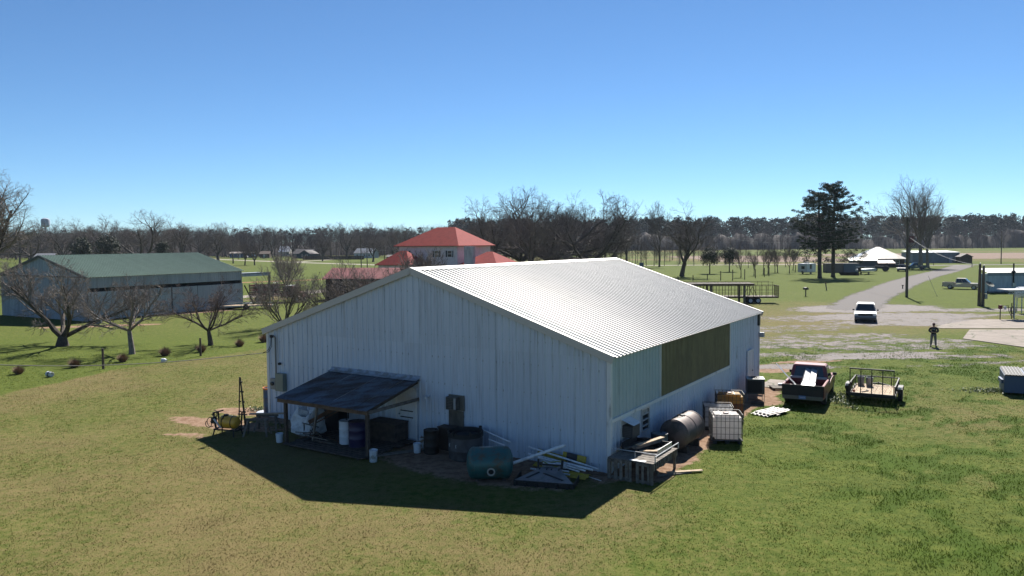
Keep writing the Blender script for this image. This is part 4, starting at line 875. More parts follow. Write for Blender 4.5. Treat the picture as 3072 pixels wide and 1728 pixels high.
MB().bb((-.86, -.66, 1.06), (.86, -.5, 1.16)).build('toolbox', mat('white_toolbox', (.42, .42, .42), None, .5), pk, bev=.02)
ms = thing('roof_flashing', 'long bent white metal flashing sticking up from the red pickup bed', 'metal sheet', bw(3.15, 17.1), -R(28))
m = MB(); xs = [(-.38, 0), (-.32, .05), (-.02, 0), (.02, .035), (.32, 0), (.36, .05)]
path = [(-2.35, .74), (-1.4, .98), (-.35, 1.5), (.05, 1.62)]
for y, z in path:
    for x, q in xs: m.v.append((.12 + x * (1 - .1 * (y + 2.35)), y - q * .5, z + q))
k = len(xs)
for j in range(len(path) - 1):
    for i in range(k - 1): m.f.append((j * k + i, j * k + i + 1, (j + 1) * k + i + 1, (j + 1) * k + i))
m.build('wide_sheet', galv, ms)
m = MB(); path = [(-.2, -2.2, .74), (-.55, -1.8, 1.05), (-1.0, -1.5, 1.4), (-1.32, -1.35, 1.72), (-1.45, -1.3, 1.85)]
for (x, y, z), w_ in zip(path, (.3, .3, .25, .16, .12)): m.v += [(x, y - w_ / 2, z), (x, y + w_ / 2, z), (x + .05, y + w_ / 2, z - .06), (x + .05, y - w_ / 2, z - .06)]
for j in range(4):
    for i in range(4): m.f.append((j * 4 + i, j * 4 + (i + 1) % 4, (j + 1) * 4 + (i + 1) % 4, (j + 1) * 4 + i))
m.build('curled_strip', galv, ms)
SV = [(-2.45, .45), (-2.48, .95), (-2.3, 1.02), (.95, 1.04), (2.1, 1.02), (2.4, .92), (2.48, .5), (2.1, .28), (-2.2, .28)]
vehicle('parked_car', 'silver boxy sport utility car facing the barn on patchy gravel', 'car', G(2595, 968) + Vector((.9, 1.9, 0)), math.pi - R(24.5), silv, 4.95, 1.94, SV, (-2.25, 1.05, -2.1, .35, 1.03, 1.7), .95, (-1.5, 1.5), .36, roof=mat('white_roof', (.33, .33, .34), None, .4, .2))
vehicle('pickup_truck', 'tan extended-cab pickup truck parked on grass near the white mobile home', 'pickup truck', G(2893, 868) + Vector((0, .6, 0)), R(-128), tanp, 5.3, 1.9, PK, (-.9, 1.2, -.75, .45, 1.0, 1.75), .98, (-1.6, 1.72), .39, (-2.65, -.95, .66, 1.1))
dkp, tep = mat('black_car', (.015, .016, .02), None, .25, .3), mat('teal_car', (.03, .075, .085), None, .3, .2)
vehicle('pickup_truck', 'dark pickup truck facing the road beside the hip-roofed house', 'pickup truck', G(2706, 814), R(150), dkp, 5.3, 1.95, PK, (-.7, 1.2, -.55, .45, 1.0, 1.78), .98, (-1.6, 1.72), .4, (-2.65, -.75, .66, 1.1))
vehicle('pickup_truck', 'teal green pickup truck behind the utility pole near the sycamore', 'pickup truck', G(2745, 808), R(75), tep, 5.3, 1.95, PK, (-.7, 1.2, -.55, .45, 1.0, 1.78), .98, (-1.6, 1.72), .38, (-2.65, -.75, .66, 1.1))
CR = [(-2.2, .4), (-2.25, .85), (-1.6, .92), (.9, .92), (2.0, .82), (2.2, .6), (2.2, .35), (1.9, .25), (-1.9, .25)]
wcar = mat('white_car', (.5, .5, .5), None, .3); bcar = mat('navy_car', (.02, .03, .06), None, .3, .3)
for i, (px, py, rz, pm_, lb) in enumerate(((675, 771, 80, dkp, 'black car with glinting windows parked leftmost by the blue mobile home'), (702, 772, 95, bcar, 'navy car parked in front of the blue mobile home steps'), (735, 774, 70, dkp, 'dark car parked under the bare tree by the blue mobile home'), (757, 773, 100, bcar, 'dark blue car beside the brown shed of the blue mobile home'), (828, 768, 85, wcar, 'white car parked between the brown shed and the dark teal house'), (865, 769, 90, wcar, 'pale car parked close to the dark teal house'))):
    vehicle('parked_car', lb, 'car', G(px, py), R(rz), pm_, 4.5, 1.8, CR, (-1.7, 1.0, -1.2, .3, .92, 1.45), .8, (-1.35, 1.35), .33, group='cars by the far houses')

# ------------------------------------------------------------------ utility trailers
def utility_trailer(label, loc, rz, W_=2.05, L=2.9, gate=True, frame=dark_steel, floor=None, rail_h=.42, fz=.48):
    t = thing('utility_trailer', label, 'trailer', loc, rz); w, l = W_ / 2, L / 2
    n = 9
    for i in range(n): x = -w + .04 + i * (W_ - .08) / n; MB().bb((x, -l, fz - .03), (x + (W_ - .08) / n - .01, l, fz)).build('floor_plank', floor or wood_t, t)
    for s_ in (-1, 1):
        MB().bar((s_ * w, -l, fz - .06), (s_ * w, l, fz - .06), .06, .12).build('side_beam', frame, t); MB().bar((s_ * w, -l, fz + rail_h), (s_ * w, l, fz + rail_h), .05).build('top_rail', frame, t)
        for k in range(5): y = -l + k * L / 4; MB().bar((s_ * w, y, fz), (s_ * w, y, fz + rail_h), .045).build('stake', frame, t)
        wheel(t, s_ * (w + .16), -.1, .33, .2)
        MB().prism([(-.62, .5), (-.62, .66), (-.45, .76), (.25, .76), (.42, .66), (.42, .5), (.38, .5), (.38, .64), (.24, .72), (-.44, .72), (-.58, .64), (-.58, .5)], s_ * (w + .04), s_ * (w + .28), 'X').build('fender', frame, t)
        MB().lathe([(.08, 0), (.08, .05), (.001, .06)], 12, (s_ * (w + .16), -.7, .72), 'Y', cap=True).build('marker_lamp', lens_w, t); MB().bar((s_ * (w + .02), -.68, .66), (s_ * (w + .26), -.68, .66), .06).build('lamp_bracket', frame, t)
    MB().bar((-w, l, fz + rail_h), (w, l, fz + rail_h), .05).build('front_rail', frame, t); MB().bar((-w, l, fz - .06), (w, l, fz - .06), .06, .12).build('front_beam', frame, t); MB().bar((-w, -l, fz - .06), (w, -l, fz - .06), .06, .14).build('rear_beam', frame, t)
    for k in (-.33, .33): MB().bar((k * W_, l, fz), (k * W_, l, fz + rail_h), .045).build('stake', frame, t)
    for s_ in (-1, 1): MB().bar((s_ * w * .9, l, fz - .08), (0, l + 1.15, fz - .1), .06).build('tongue', frame, t)
    MB().bar((0, l + .95, 0), (0, l + .95, fz), .05).build('jack', frame, t)
    if gate:
        g = MB().bar((-w + .03, -l - .05, fz + .02), (w - .03, -l - .05, fz + .02), .05).build('tail_gate', frame, t)
        for k in range(5): x = -w + .05 + k * (W_ - .1) / 4; MB().bar((x, -l - .05, fz + .05), (x, -l - .05, fz + 1.22), .04).build('gate_bar', frame, g)
        MB().bar((-w + .03, -l - .05, fz + 1.22), (w - .03, -l - .05, fz + 1.22), .06).build('gate_bar', frame, g)
        m = MB(); nx, nz = 26, 16
        for j in range(nz):
            for i in range(nx):
                x = -w + .07 + (i + .5 * (j % 2)) * (W_ - .2) / nx; z = fz + .08 + j * 1.1 / nz
                a = (x, z); b_ = (x + (W_ - .2) / nx / 2, z + 1.1 / nz); c = (x + (W_ - .2) / nx, z)
                m.bar((a[0], -l - .05, a[1]), (b_[0], -l - .05, b_[1]), .006); m.bar((b_[0], -l - .05, b_[1]), (c[0], -l - .05, c[1]), .006)
        o = m.build('mesh_panel', frame, g); o['kind'] = 'stuff'
    return t
ut = utility_trailer('black utility trailer with raised mesh tailgate and plank floor on the grass', bw(6.0, 18.35), -R(30))
tloc = bw(6.0, 18.35); c30, s30 = math.cos(-R(30)), math.sin(-R(30))
def tl(x, y, z): return Vector((tloc.x + c30 * x - s30 * y, tloc.y + s30 * x + c30 * y, z))
for x, y, lb in ((-.72, .95, 'grey metal pail on the trailer floor in its front corner'), (-.3, .8, 'grey metal pail on the trailer floor next to the corner one')): bucket(lb, tl(x, y, .482), mat('zinc_pail', (.30, .31, .33), (.2, .2, .2), .4, .4, 5), r=.17, h=.46, group='pails on the trailer')
tag(MB().lathe([(.05, 0), (.055, .13), (.001, .135)], 12, cap=False).build('orange_can', mat('can_orange', (.35, .06, .02), None, .5), None, tl(-.82, -1.2, .482), smooth=True), 'small orange can on the trailer floor by the mesh gate', 'can')
tag(MB().bar((-.25, 0, .03), (.25, .12, .03), .05, .03).bar((.25, .12, .03), (.3, .3, .03), .06, .04).build('trailer_hitch_tool', dark_steel, None, tl(-.3, -.95, .482), .3), 'black steel hitch tool lying on the trailer floor', 'tool')
utility_trailer('pale galvanised utility trailer beside the green-roofed barn', G(733, 928) + Vector((0, .6, 0)), R(102), 1.7, 6.4, False, galv, wood_t, .3, .5)

# ------------------------------------------------------------------ person on the gravel
def skin_body(name, verts, edges, radii, m, parent, root=0, sub=2):
    me = bpy.data.meshes.new(name); me.from_pydata([tuple(v) for v in verts], edges, []); o = put(me, name, parent)
    md = o.modifiers.new('skin', 'SKIN')
    for i, r in enumerate(radii): me.skin_vertices[0].data[i].radius = r if hasattr(r, '__len__') else (r, r)
    me.skin_vertices[0].data[root].use_root = True
    s_ = o.modifiers.new('sub', 'SUBSURF'); s_.levels = sub; s_.render_levels = sub
    dg = bpy.context.evaluated_depsgraph_get(); dg.update(); nm = bpy.data.meshes.new_from_object(o.evaluated_get(dg)); o.modifiers.clear(); o.data = nm
    nm.materials.clear(); nm.materials.append(m); nm.shade_smooth(); return o
pp = G(2800, 1040)
ps = thing('person', 'person in a dark red cap, black jacket and grey trousers looking down at a controller', 'person', pp, R(-28))
skin_m = mat('skin', (.34, .19, .13), None, .6); jk = mat('black_jacket', (.012, .012, .014), None, .8); tr_m = mat('grey_trousers', (.13, .125, .115), None, .9); capm = mat('dark_red_cap', (.055, .010, .014), None, .8)
# local front is -y (towards the barn and the camera)
bv = [(0, 0, .95), (0, .01, 1.12), (0, .02, 1.32), (0, .02, 1.46), (0, -.01, 1.53), (0, -.04, 1.62), (0, -.07, 1.70),
      (-.1, 0, .90), (-.14, -.01, .5), (-.17, .02, .09), (-.19, -.14, .05), (.1, 0, .90), (.13, -.02, .5), (.16, .0, .09), (.19, -.15, .05),
      (-.2, .02, 1.42), (-.29, .04, 1.17), (-.12, -.24, 1.10), (-.06, -.3, 1.11), (.2, .02, 1.42), (.29, .04, 1.17), (.12, -.24, 1.10), (.06, -.3, 1.11)]
be = [(0, 1), (1, 2), (2, 3), (3, 4), (4, 5), (5, 6), (0, 7), (7, 8), (8, 9), (9, 10), (0, 11), (11, 12), (12, 13), (13, 14), (3, 15), (15, 16), (16, 17), (17, 18), (3, 19), (19, 20), (20, 21), (21, 22)]
br_ = [(.15, .11), (.14, .10), (.16, .11), (.11, .09), .055, .085, .07, .095, .07, .05, .04, .095, .07, .05, .04, .075, .055, .042, .035, .075, .055, .042, .035]
skin_body('body', bv, be, br_, skin_m, ps)
skin_body('trousers', [(0, 0, .97), (-.1, 0, .88), (-.14, -.01, .5), (-.17, .02, .1), (.1, 0, .88), (.13, -.02, .5), (.16, 0, .1)], [(0, 1), (1, 2), (2, 3), (0, 4), (4, 5), (5, 6)], [(.165, .125), .115, .088, .072, .115, .088, .072], tr_m, ps)
skin_body('jacket', [(0, .0, .86), (0, .01, 1.1), (0, .02, 1.33), (0, .02, 1.47), (-.2, .02, 1.43), (-.3, .04, 1.17), (-.15, -.2, 1.10), (.2, .02, 1.43), (.3, .04, 1.17), (.15, -.2, 1.10)], [(0, 1), (1, 2), (2, 3), (3, 4), (4, 5), (5, 6), (3, 7), (7, 8), (8, 9)], [(.19, .15), (.185, .15), (.2, .15), (.13, .11), .1, .082, .062, .1, .082, .062], jk, ps, 1)
for sx in (-1, 1): MB().bb((sx * .18 - .055, -.24, 0), (sx * .18 + .055, .07, .1)).build('shoe', blk, ps, bev=.03, smooth=True)
hd = MB().lathe([(.001, -.13), (.05, -.12), (.075, -.06), (.085, .02), (.08, .07), (.05, .115), (.001, .125)], 18, cap=False).build('head', skin_m, ps, (0, -.055, 1.655), (R(28), 0, 0), smooth=True)
MB().add([(-.015, -.085, .02), (.015, -.085, .02), (.02, -.085, -.03), (-.02, -.085, -.03), (0, -.115, -.025)], [(0, 1, 4), (1, 2, 4), (2, 3, 4), (3, 0, 4)]).build('nose', skin_m, hd)
for sx in (-1, 1): MB().box((sx * .034, -.079, .02), (.024, .012, .012)).build('eye', dark_m, hd); MB().box((sx * .086, 0, .0), (.02, .04, .06)).build('ear', skin_m, hd, bev=.008)
MB().box((0, -.078, -.065), (.045, .01, .01)).build('mouth', mat('lip', (.2, .08, .07), None, .6), hd)
cp = MB().lathe([(.095, .03), (.1, .05), (.096, .1), (.07, .14), (.001, .155)], 18, cap=False).build('cap', capm, hd, smooth=True); MB().prism([(-.085, -.06), (.085, -.06), (.07, -.17), (.03, -.195), (-.03, -.195), (-.07, -.17)], .035, .045, 'Z').build('brim', capm, cp)
for sx in (-1, 1):
    for k in range(4): skin_body('finger', [(sx * .075, -.27, 1.135 - k * .016), (sx * .06, -.325, 1.14 - k * .017), (sx * .03, -.335, 1.14 - k * .017)], [(0, 1), (1, 2)], [.011, .010, .008], skin_m, ps, 0, 1)
    skin_body('thumb', [(sx * .075, -.25, 1.13), (sx * .06, -.27, 1.17), (sx * .04, -.285, 1.175)], [(0, 1), (1, 2)], [.013, .011, .009], skin_m, ps, 0, 1)
ct = thing('remote_controller', 'small grey remote controller held in the hands of the person', 'controller', pp, R(-28)); MB().bb((-.085, -.33, 1.10), (.085, -.25, 1.135)).build('case', mat('ctrl_grey', (.3, .3, .31), None, .5), ct, bev=.012); MB().bar((0, -.335, 1.12), (0, -.36, 1.2), .15, .01).build('screen', glass('screen_dark'), ct)
pm2 = mat('print_white', (.45, .46, .47), None, .7)
for i in range(7):
    a = -.8 + i * 1.6 / 6; MB().box((.11 * math.sin(a), -.134 - .0 * i, 1.285 + .05 * math.cos(a)), (.018, .006, .03)).build('jacket_print', pm2, ps)

# ------------------------------------------------------------------ trees and plants
bark_d = mat('bark_dark', (.045, .036, .030), (.075, .062, .052), .95, 0, 4); bark_g = mat('bark_grey', (.19, .16, .14), (.12, .10, .088), .95, 0, 4); twig_f = mat('far_twigs', (.115, .092, .084), (.08, .063, .058), 1., 0, .5); twig_r = mat('red_twigs', (.105, .078, .072), (.08, .055, .05), 1., 0, 2)
def rot_about(d, ang, az):
    o = d.orthogonal().normalized(); o = Matrix.Rotation(az, 3, d) @ o
    return (d * math.cos(ang) + o * math.sin(ang)).normalized()
def bare_tree(seed, H, r0, fork, mains, m_ang, lvls, ratio, up=.12, wig=.18, rmin=.02, kids=(6, 6, 5), lead=True, open_=.5, base_sw=1.25, len0=.6, droop=0.):
    rr = random.Random(seed); T, C = MB(), MB()
    def br(p, d, L, r, lv):
        n = (6, 5, 4, 3, 1)[min(lv, 4)]; pts = [p.copy()]; dirs = []
        tap = .35 if lv < 3 else .5
        for i in range(n):
            d = (d + Vector((rr.gauss(0, wig), rr.gauss(0, wig), rr.gauss(0, wig) + up * (1 if lv < 3 else .5) - droop * (lv > 1)))).normalized(); p = p + d * (L / n); pts.append(p.copy()); dirs.append(d.copy())
        rad = [max(rmin * (.6 if i == n else 1), r * (1 - (1 - tap) * i / n)) for i in range(n + 1)]
        (T if lv < 1 else C).tube(pts, rad, (7, 5, 4, 3, 3)[min(lv, 4)], cap=False)
        if lv >= lvls: return
        k = kids[min(lv, len(kids) - 1)]
        for j in range(k):
            t = .22 + .78 * (j + rr.random()) / k; i = min(n - 1, int(t * n)); q = pts[i].lerp(pts[i + 1], t * n - i)
            a = rr.uniform(.4, .95) * (1 if lv else open_ * 1.7)
            br(q, rot_about(dirs[i], a, rr.uniform(0, 6.28)), L * ratio * rr.uniform(.7, 1.15) * (1.12 - .45 * t), max(rmin, rad[i] * .58), lv + 1)
    fz = H * fork
    T.tube([(0, 0, -.1), (0, 0, .12 * fz + .1), (rr.gauss(0, .02) * H, rr.gauss(0, .02) * H, fz)], [r0 * base_sw * 1.2, r0 * base_sw, r0 * .9], 9, cap=False)
    top = Vector(T.v[-1]) * 0 + Vector((sum(v[0] for v in T.v[-9:]) / 9, sum(v[1] for v in T.v[-9:]) / 9, fz - .04))
    for i in range(mains):
        az = 6.283 * (i + rr.uniform(-.25, .25)) / mains; a = m_ang * rr.uniform(.7, 1.25)
        if lead and i == 0: a *= .2
        d = Vector((math.sin(a) * math.cos(az), math.sin(a) * math.sin(az), math.cos(a)))
        br(top.copy(), d, H * len0 * rr.uniform(.85, 1.1), r0 * rr.uniform(.5, .68), 0)
    zm = float(np.percentile([v[2] for v in C.v], 98.2)); s_ = H / zm
    for q in (T, C): q.v = [(x * s_, y * s_, max(z * s_, -.1)) for x, y, z in q.v]
    return T, C
def tree(name, label, loc, T, C, bm1, bm2, group=None, rz=0, cat='tree'):
    t = thing(name, label, cat, loc, rz, group); T.build('trunk', bm1, t, smooth=True); C.build('crown', bm2, t); return t
FT = 'bare fruit trees beyond the fence posts'
tree('fruit_tree', 'largest bare fruit tree, its low trunk forking into thick spreading limbs', G(187, 1038), *bare_tree(3, 6.6, .24, .07, 5, 1.0, 4, .62, .05, .13, .006, (7, 7, 5, 4), False, .5, 1.3, .62), bark_d, bark_g, FT, .5)
tree('fruit_tree', 'bare fruit tree with a pale straight trunk and reddish leaves low in its fork', G(396, 1062), *bare_tree(8, 5.4, .13, .26, 6, .95, 4, .62, .06, .12, .005, (6, 6, 5, 4), True, .5, 1.3, .5), bark_g, bark_g, FT, 1.)
tree('fruit_tree', 'bare fruit tree with reddish twigs standing behind the second fence post', G(632, 1036), *bare_tree(14, 4.8, .12, .2, 6, 1.0, 4, .62, .06, .12, .005, (6, 6, 5, 4), False, .5, 1.3, .55), bark_d, twig_r, FT, 2.)
tree('fruit_tree', 'wide bare fruit tree of many upright stems right behind the barn roof edge', G(852, 984), *bare_tree(21, 5.6, .12, .03, 8, .85, 3, .58, .08, .1, .008, (9, 8, 6), False, .45, 1.5, .75), bark_d, bark_g, FT, .3)
tree('fruit_tree', 'dense bare shrub tree reaching over the barn ridge before the red-roofed shed', A(1040, 905, 66) * Vector((1, 1, 0)) if False else Vector((-13.5, 66, 0)), *bare_tree(25, 6.1, .13, .03, 9, .85, 3, .58, .08, .1, .008, (9, 8, 6), False, .45, 1.5, .75), bark_d, bark_g, FT, 1.3)
tree('fruit_tree', 'bare shrub tree showing only its twigs above the barn ridge by the house', Vector((-8.5, 69, 0)), *bare_tree(27, 7.1, .13, .03, 8, .5, 3, .56, .16, .1, .014, (9, 8, 7), False, .45, 1.5, .75), bark_d, bark_g, FT, 2.3)
leaf_br = mat('dead_leaf', (.16, .06, .03), (.10, .045, .025), .9)
def leaf_cloud(cs, rs, n, size, seed=0, flat=1.):
    g = np.random.default_rng(seed); cs = np.repeat(np.asarray(cs, float), n, 0); rs = np.repeat(np.asarray(rs, float), n)
    k = len(cs); u = g.normal(size=(k, 3)); u /= np.linalg.norm(u, axis=1)[:, None]; p = cs + u * (rs * g.random(k) ** .45)[:, None] * np.array([1, 1, flat])
    a = g.normal(size=(k, 3)); a /= np.linalg.norm(a, axis=1)[:, None]; b_ = np.cross(a, u + .01); b_ /= np.linalg.norm(b_, axis=1)[:, None] + 1e-9
    s_ = size * (.6 + .8 * g.random(k))[:, None]
    V = np.stack([p - a * s_, p + a * s_, p + b_ * s_ * .9], 1).reshape(-1, 3); return V, np.arange(3 * k).reshape(-1, 3)
pine_m = mat('pine_needles', (.014, .026, .010), (.030, .045, .016), .8, 0, 1.2, lo=.4, hi=.7); ever_m = mat('evergreen_leaf', (.014, .024, .010), (.028, .040, .016), .7, 0, 1.5)
V, F = leaf_cloud([(rnd.gauss(0, .5), rnd.gauss(0, .4), 1.5 + rnd.random() * .7) for _ in range(26)], [.16] * 26, 5, .045, 4)
ft2 = [o for o in COL.objects if o.name.startswith('fruit_tree') and not o.parent][1]; o = put(npmesh('dead_leaves', V, F, leaf_br), 'dead_leaves', ft2); o['kind'] = 'stuff'
def pine(label, loc, H, seed, rad, bare=.35, lean=0.):
    rr = random.Random(seed); t = thing('pine_tree', label, 'tree', loc, 0, 'tall pines by the caravan'); tr = MB(); cs, rs = [], []
    tr.tube([(0, 0, -.1), (0, 0, .6), (lean * .3, .1, H * .45), (lean * .7, 0, H * .75), (lean, 0, H * .97)], [.52, .42, .34, .2, .05], 10, cap=False)
    for i in range(85):
        f = bare + (1 - bare) * (i + rr.random()) / 85; z = H * f; q = (f - bare) / (1 - bare)
        R_ = rad * (.35 + 1.0 * math.sin(math.pi * min(1, .12 + q * .95)) ** .8) * rr.uniform(.55, 1.08); az = rr.uniform(0, 6.283)
        e = Vector((lean * f + R_ * math.cos(az), R_ * math.sin(az), z + R_ * rr.uniform(-.05, .28))); s0 = Vector((lean * f, 0, z - .12 * R_))
        tr.tube([s0, s0.lerp(e, .55) + Vector((0, 0, .15)), e], [.09, .06, .025], 4, cap=False)
        for k in range(4):
            w = .4 + .6 * k / 3; cs.append(s0.lerp(e, w) + Vector((rr.gauss(0, .4), rr.gauss(0, .4), rr.gauss(.15, .2)))); rs.append(rr.uniform(.42, .85))
    for k in range(16): a = rr.uniform(0, 6.28); q = rr.uniform(0, rad * .45); cs.append(Vector((lean + q * math.cos(a), q * math.sin(a), H * rr.uniform(.88, .99)))); rs.append(.8)
    tr.build('trunk', bark_d, t, smooth=True); V, F = leaf_cloud(cs, rs, 55, .15, seed, .6); put(npmesh('crown', V, F, pine_m), 'crown', t); return t
pine('tall dark pine with a dense domed crown beside the thinner pine', G(2499, 831), 20.0, 5, 5.7, .31)
pine('thinner pine with a lighter ragged crown standing next to the domed pine', G(2459, 834), 18.0, 9, 4.9, .31, -.5)
V, F = leaf_cloud([(rnd.gauss(0, 2.8), rnd.gauss(0, 1.5), 2.2 + rnd.random() * 4) for _ in range(40)], [1.1] * 40, 50, .17, 44, .7)
cdr = thing('cedar_tree', 'low dark spreading evergreen between the caravan and the pines', 'tree', G(2420, 815)); put(npmesh('crown', V, F, pine_m), 'crown', cdr); MB().tube([(0, 0, 0), (0, 0, 4)], [.2, .1], 7).build('trunk', bark_d, cdr)
cd2 = copy_tree(cdr, None, G(2560, 812), 2., 'low dark evergreen boughs to the right of the domed pine', .9)
def evergreen(label, loc, H, W_, seed, group, trunk=.25):
    t = thing('evergreen_tree', label, 'tree', loc, 0, group); rr = random.Random(seed)
    MB().tube([(0, 0, -.1), (0, 0, H * .6)], [.16 * H / 6, .08], 7).build('trunk', bark_d, t)
    cs = []; 
    for _ in range(70):
        u = Vector((rr.gauss(0, 1), rr.gauss(0, 1), rr.gauss(0, 1))).normalized() * rr.random() ** .4; cs.append((u.x * W_ * .42, u.y * W_ * .42, H * (trunk + (1 - trunk) * .5) + u.z * H * (1 - trunk) * .44))
    V, F = leaf_cloud(cs, [W_ * .17] * 70, 60, .15 * H / 6, seed); put(npmesh('crown', V, F, ever_m), 'crown', t); return t
evergreen('small round evergreen tree nearest the big bare lawn tree', G(2129, 821), 6.4, 6.0, 1, 'small evergreens on the lawn', .32)
evergreen('small upright evergreen tree farther along the lawn, near the stock trailer', G(2188, 815), 6.3, 5.2, 2, 'small evergreens on the lawn', .3)
for i, (px, Y, H, W_, lb) in enumerate(((245, 250, 11.5, 6.4, 'round dark evergreen behind the left end of the green-roofed barn'), (322, 270, 12.2, 9.5, 'broad dark evergreen spreading over the low roofs beyond the green-roofed barn'), (490, 265, 10.0, 5.2, 'neat dark evergreen beyond the middle of the green barn roof'))):
    p = A(px, 800, Y); evergreen(lb, Vector((p.x, Y, 0)), H, W_, 10 + i, 'evergreens beyond the green barn', .15)
GR = 'big bare trees of the grove'
protoA = [bare_tree(31, 20, .55, .16, 5, .75, 4, .62, .03, .17, .014, (7, 6, 6, 4), True, .6), bare_tree(33, 20, .6, .12, 6, .95, 4, .62, .03, .18, .014, (7, 6, 5, 4), False, .6), bare_tree(35, 20, .5, .2, 5, .7, 4, .62, .04, .16, .014, (7, 6, 6, 4), True, .6), bare_tree(37, 20, .45, .22, 4, .6, 4, .6, .05, .13, .014, (8, 6, 6, 4), True, .55)]
protoT = [(T.mesh('trunk', bark_d, True), C.mesh('crown', twig_f)) for T, C in protoA]
def far_tree(k, label, loc, H, rz, group, wide=1., name='bare_tree'):
    t = thing(name, label, 'tree', loc, rz, group); t.scale = (H / 20 * wide, H / 20 * wide, H / 20); put(protoT[k][0], 'trunk', t); put(protoT[k][1], 'crown', t); return t
def at_px(px, Y): p = A(px, 800, Y); return Vector((p.x, Y, 0))
for i, (px, Y, H, k, wd) in enumerate(((1478, 185, 17.8, 0, .8), (1560, 205, 19.5, 1, 1.), (1640, 195, 20.8, 1, 1.1), (1700, 215, 19.0, 2, 1.), (1778, 190, 17.6, 1, 1.05), (1840, 225, 18.2, 2, .9), (1520, 240, 17, 3, 1.), (1600, 170, 15.5, 2, 1.), (1750, 240, 18, 0, 1.1), (1660, 250, 20, 3, 1.2), (1440, 215, 15, 2, 1.), (1880, 245, 15.5, 3, 1.), (1820, 200, 13, 0, 1.))):
    far_tree(k, {0: 'bare grove tree standing next to the red-roofed house', 2: 'tallest and widest bare tree of the grove above the barn ridge', 4: 'bare grove tree with low spreading dark limbs above the far ridge end'}.get(i, 'big bare spreading tree of the grove behind the barn ridge'), at_px(px, Y), H, i * 1.7, GR, wd)
far_tree(3, 'tall slender leaning bare tree at the edge of the lawn road', G(1978, 801), 19.8, .4, None, .55)
far_tree(2, 'broad bare tree with thick dark trunk alone on the lawn', G(2046, 829), 14.6, 2.2, None, 1.15)
SY = 'bare sycamore stems by the grey building'
T, C = bare_tree(51, 25, .5, .3, 5, .5, 4, .6, .07, .11, .008, (8, 6, 5, 3), True, .42, len0=.6)
tree('sycamore_tree', 'tallest pale bare sycamore, its fine crown highest above the grey building', G(2762, 803), T, C, bark_g, bark_g, SY)
T, C = bare_tree(53, 20, .42, .3, 5, .6, 4, .6, .06, .12, .008, (7, 6, 5, 3), True, .45)
tree('sycamore_tree', 'bare sycamore leaning outward to the right beside the tallest one', G(2783, 803), T, C, bark_g, bark_g, SY)
T, C = bare_tree(55, 20.5, .45, .3, 5, .6, 4, .6, .06, .12, .008, (7, 6, 5, 3), True, .45)
tree('sycamore_tree', 'bare sycamore behind the tall utility pole, spreading to the left', G(2722, 803), T, C, bark_g, bark_g, SY)
T, C = bare_tree(61, 17.5, .5, .14, 7, .55, 4, .58, .06, .11, .008, (9, 7, 6, 4), True, .5)
tree('bare_tree', 'huge bare tree rising behind the left gable of the green-roofed barn', at_px(-70, 106), T, C, bark_d, bark_g, None, 0.).scale = (1.3, 1.3, 1)
T, C = bare_tree(63, 6.3, .13, .05, 9, .55, 3, .52, .1, .1, .009, (9, 8, 6), False, .45, 1.3, .75)
tree('bare_tree', 'small dense bare tree growing behind the old red farm truck', G(862, 874), T, C, bark_d, bark_g)
LT = 'bare trees along the far tree line'
rr = random.Random(77)
for i, (px, Y, H, k, wd) in enumerate(((190, 330, 19, 0, 1.), (265, 360, 18, 2, 1.), (330, 340, 17.5, 0, 1.), (430, 300, 19.8, 1, 1.15), (545, 340, 18.5, 2, 1.1), (655, 380, 18, 0, 1.1), (700, 330, 12, 3, .9), (735, 300, 9.5, 2, .9), (764, 300, 9, 0, .9), (100, 380, 19, 1, 1.), (60, 340, 17, 3, 1.), (600, 420, 17, 3, 1.), (490, 420, 18, 0, 1.), (380, 430, 19, 2, 1.), (968, 360, 11, 2, 1.), (1120, 340, 13, 0, 1.), (1190, 330, 14, 3, 1.))):
    far_tree(k, {3: 'broadest bare tree with thick forked dark trunk beyond the green barn', 7: 'short bare tree standing right before the pale blue mobile home', 8: 'short bare tree beside the brown shed of the mobile home', 14: 'small bare tree at the dark teal house'}.get(i, 'grey bare tree standing before the far woods on the left'), at_px(px, Y), H, i * 2.1, LT, wd)
for i in range(46):
    px = -120 + i * 36 + rr.uniform(-12, 12); Y = rr.uniform(430, 480)
    if 640 < px < 790 or 860 < px < 990: Y = rr.uniform(480, 510)
    far_tree(i % 4, 'grey bare tree standing before the far woods on the left', at_px(px, Y), rr.uniform(15, 19.5), i, LT, rr.uniform(.8, 1.1))
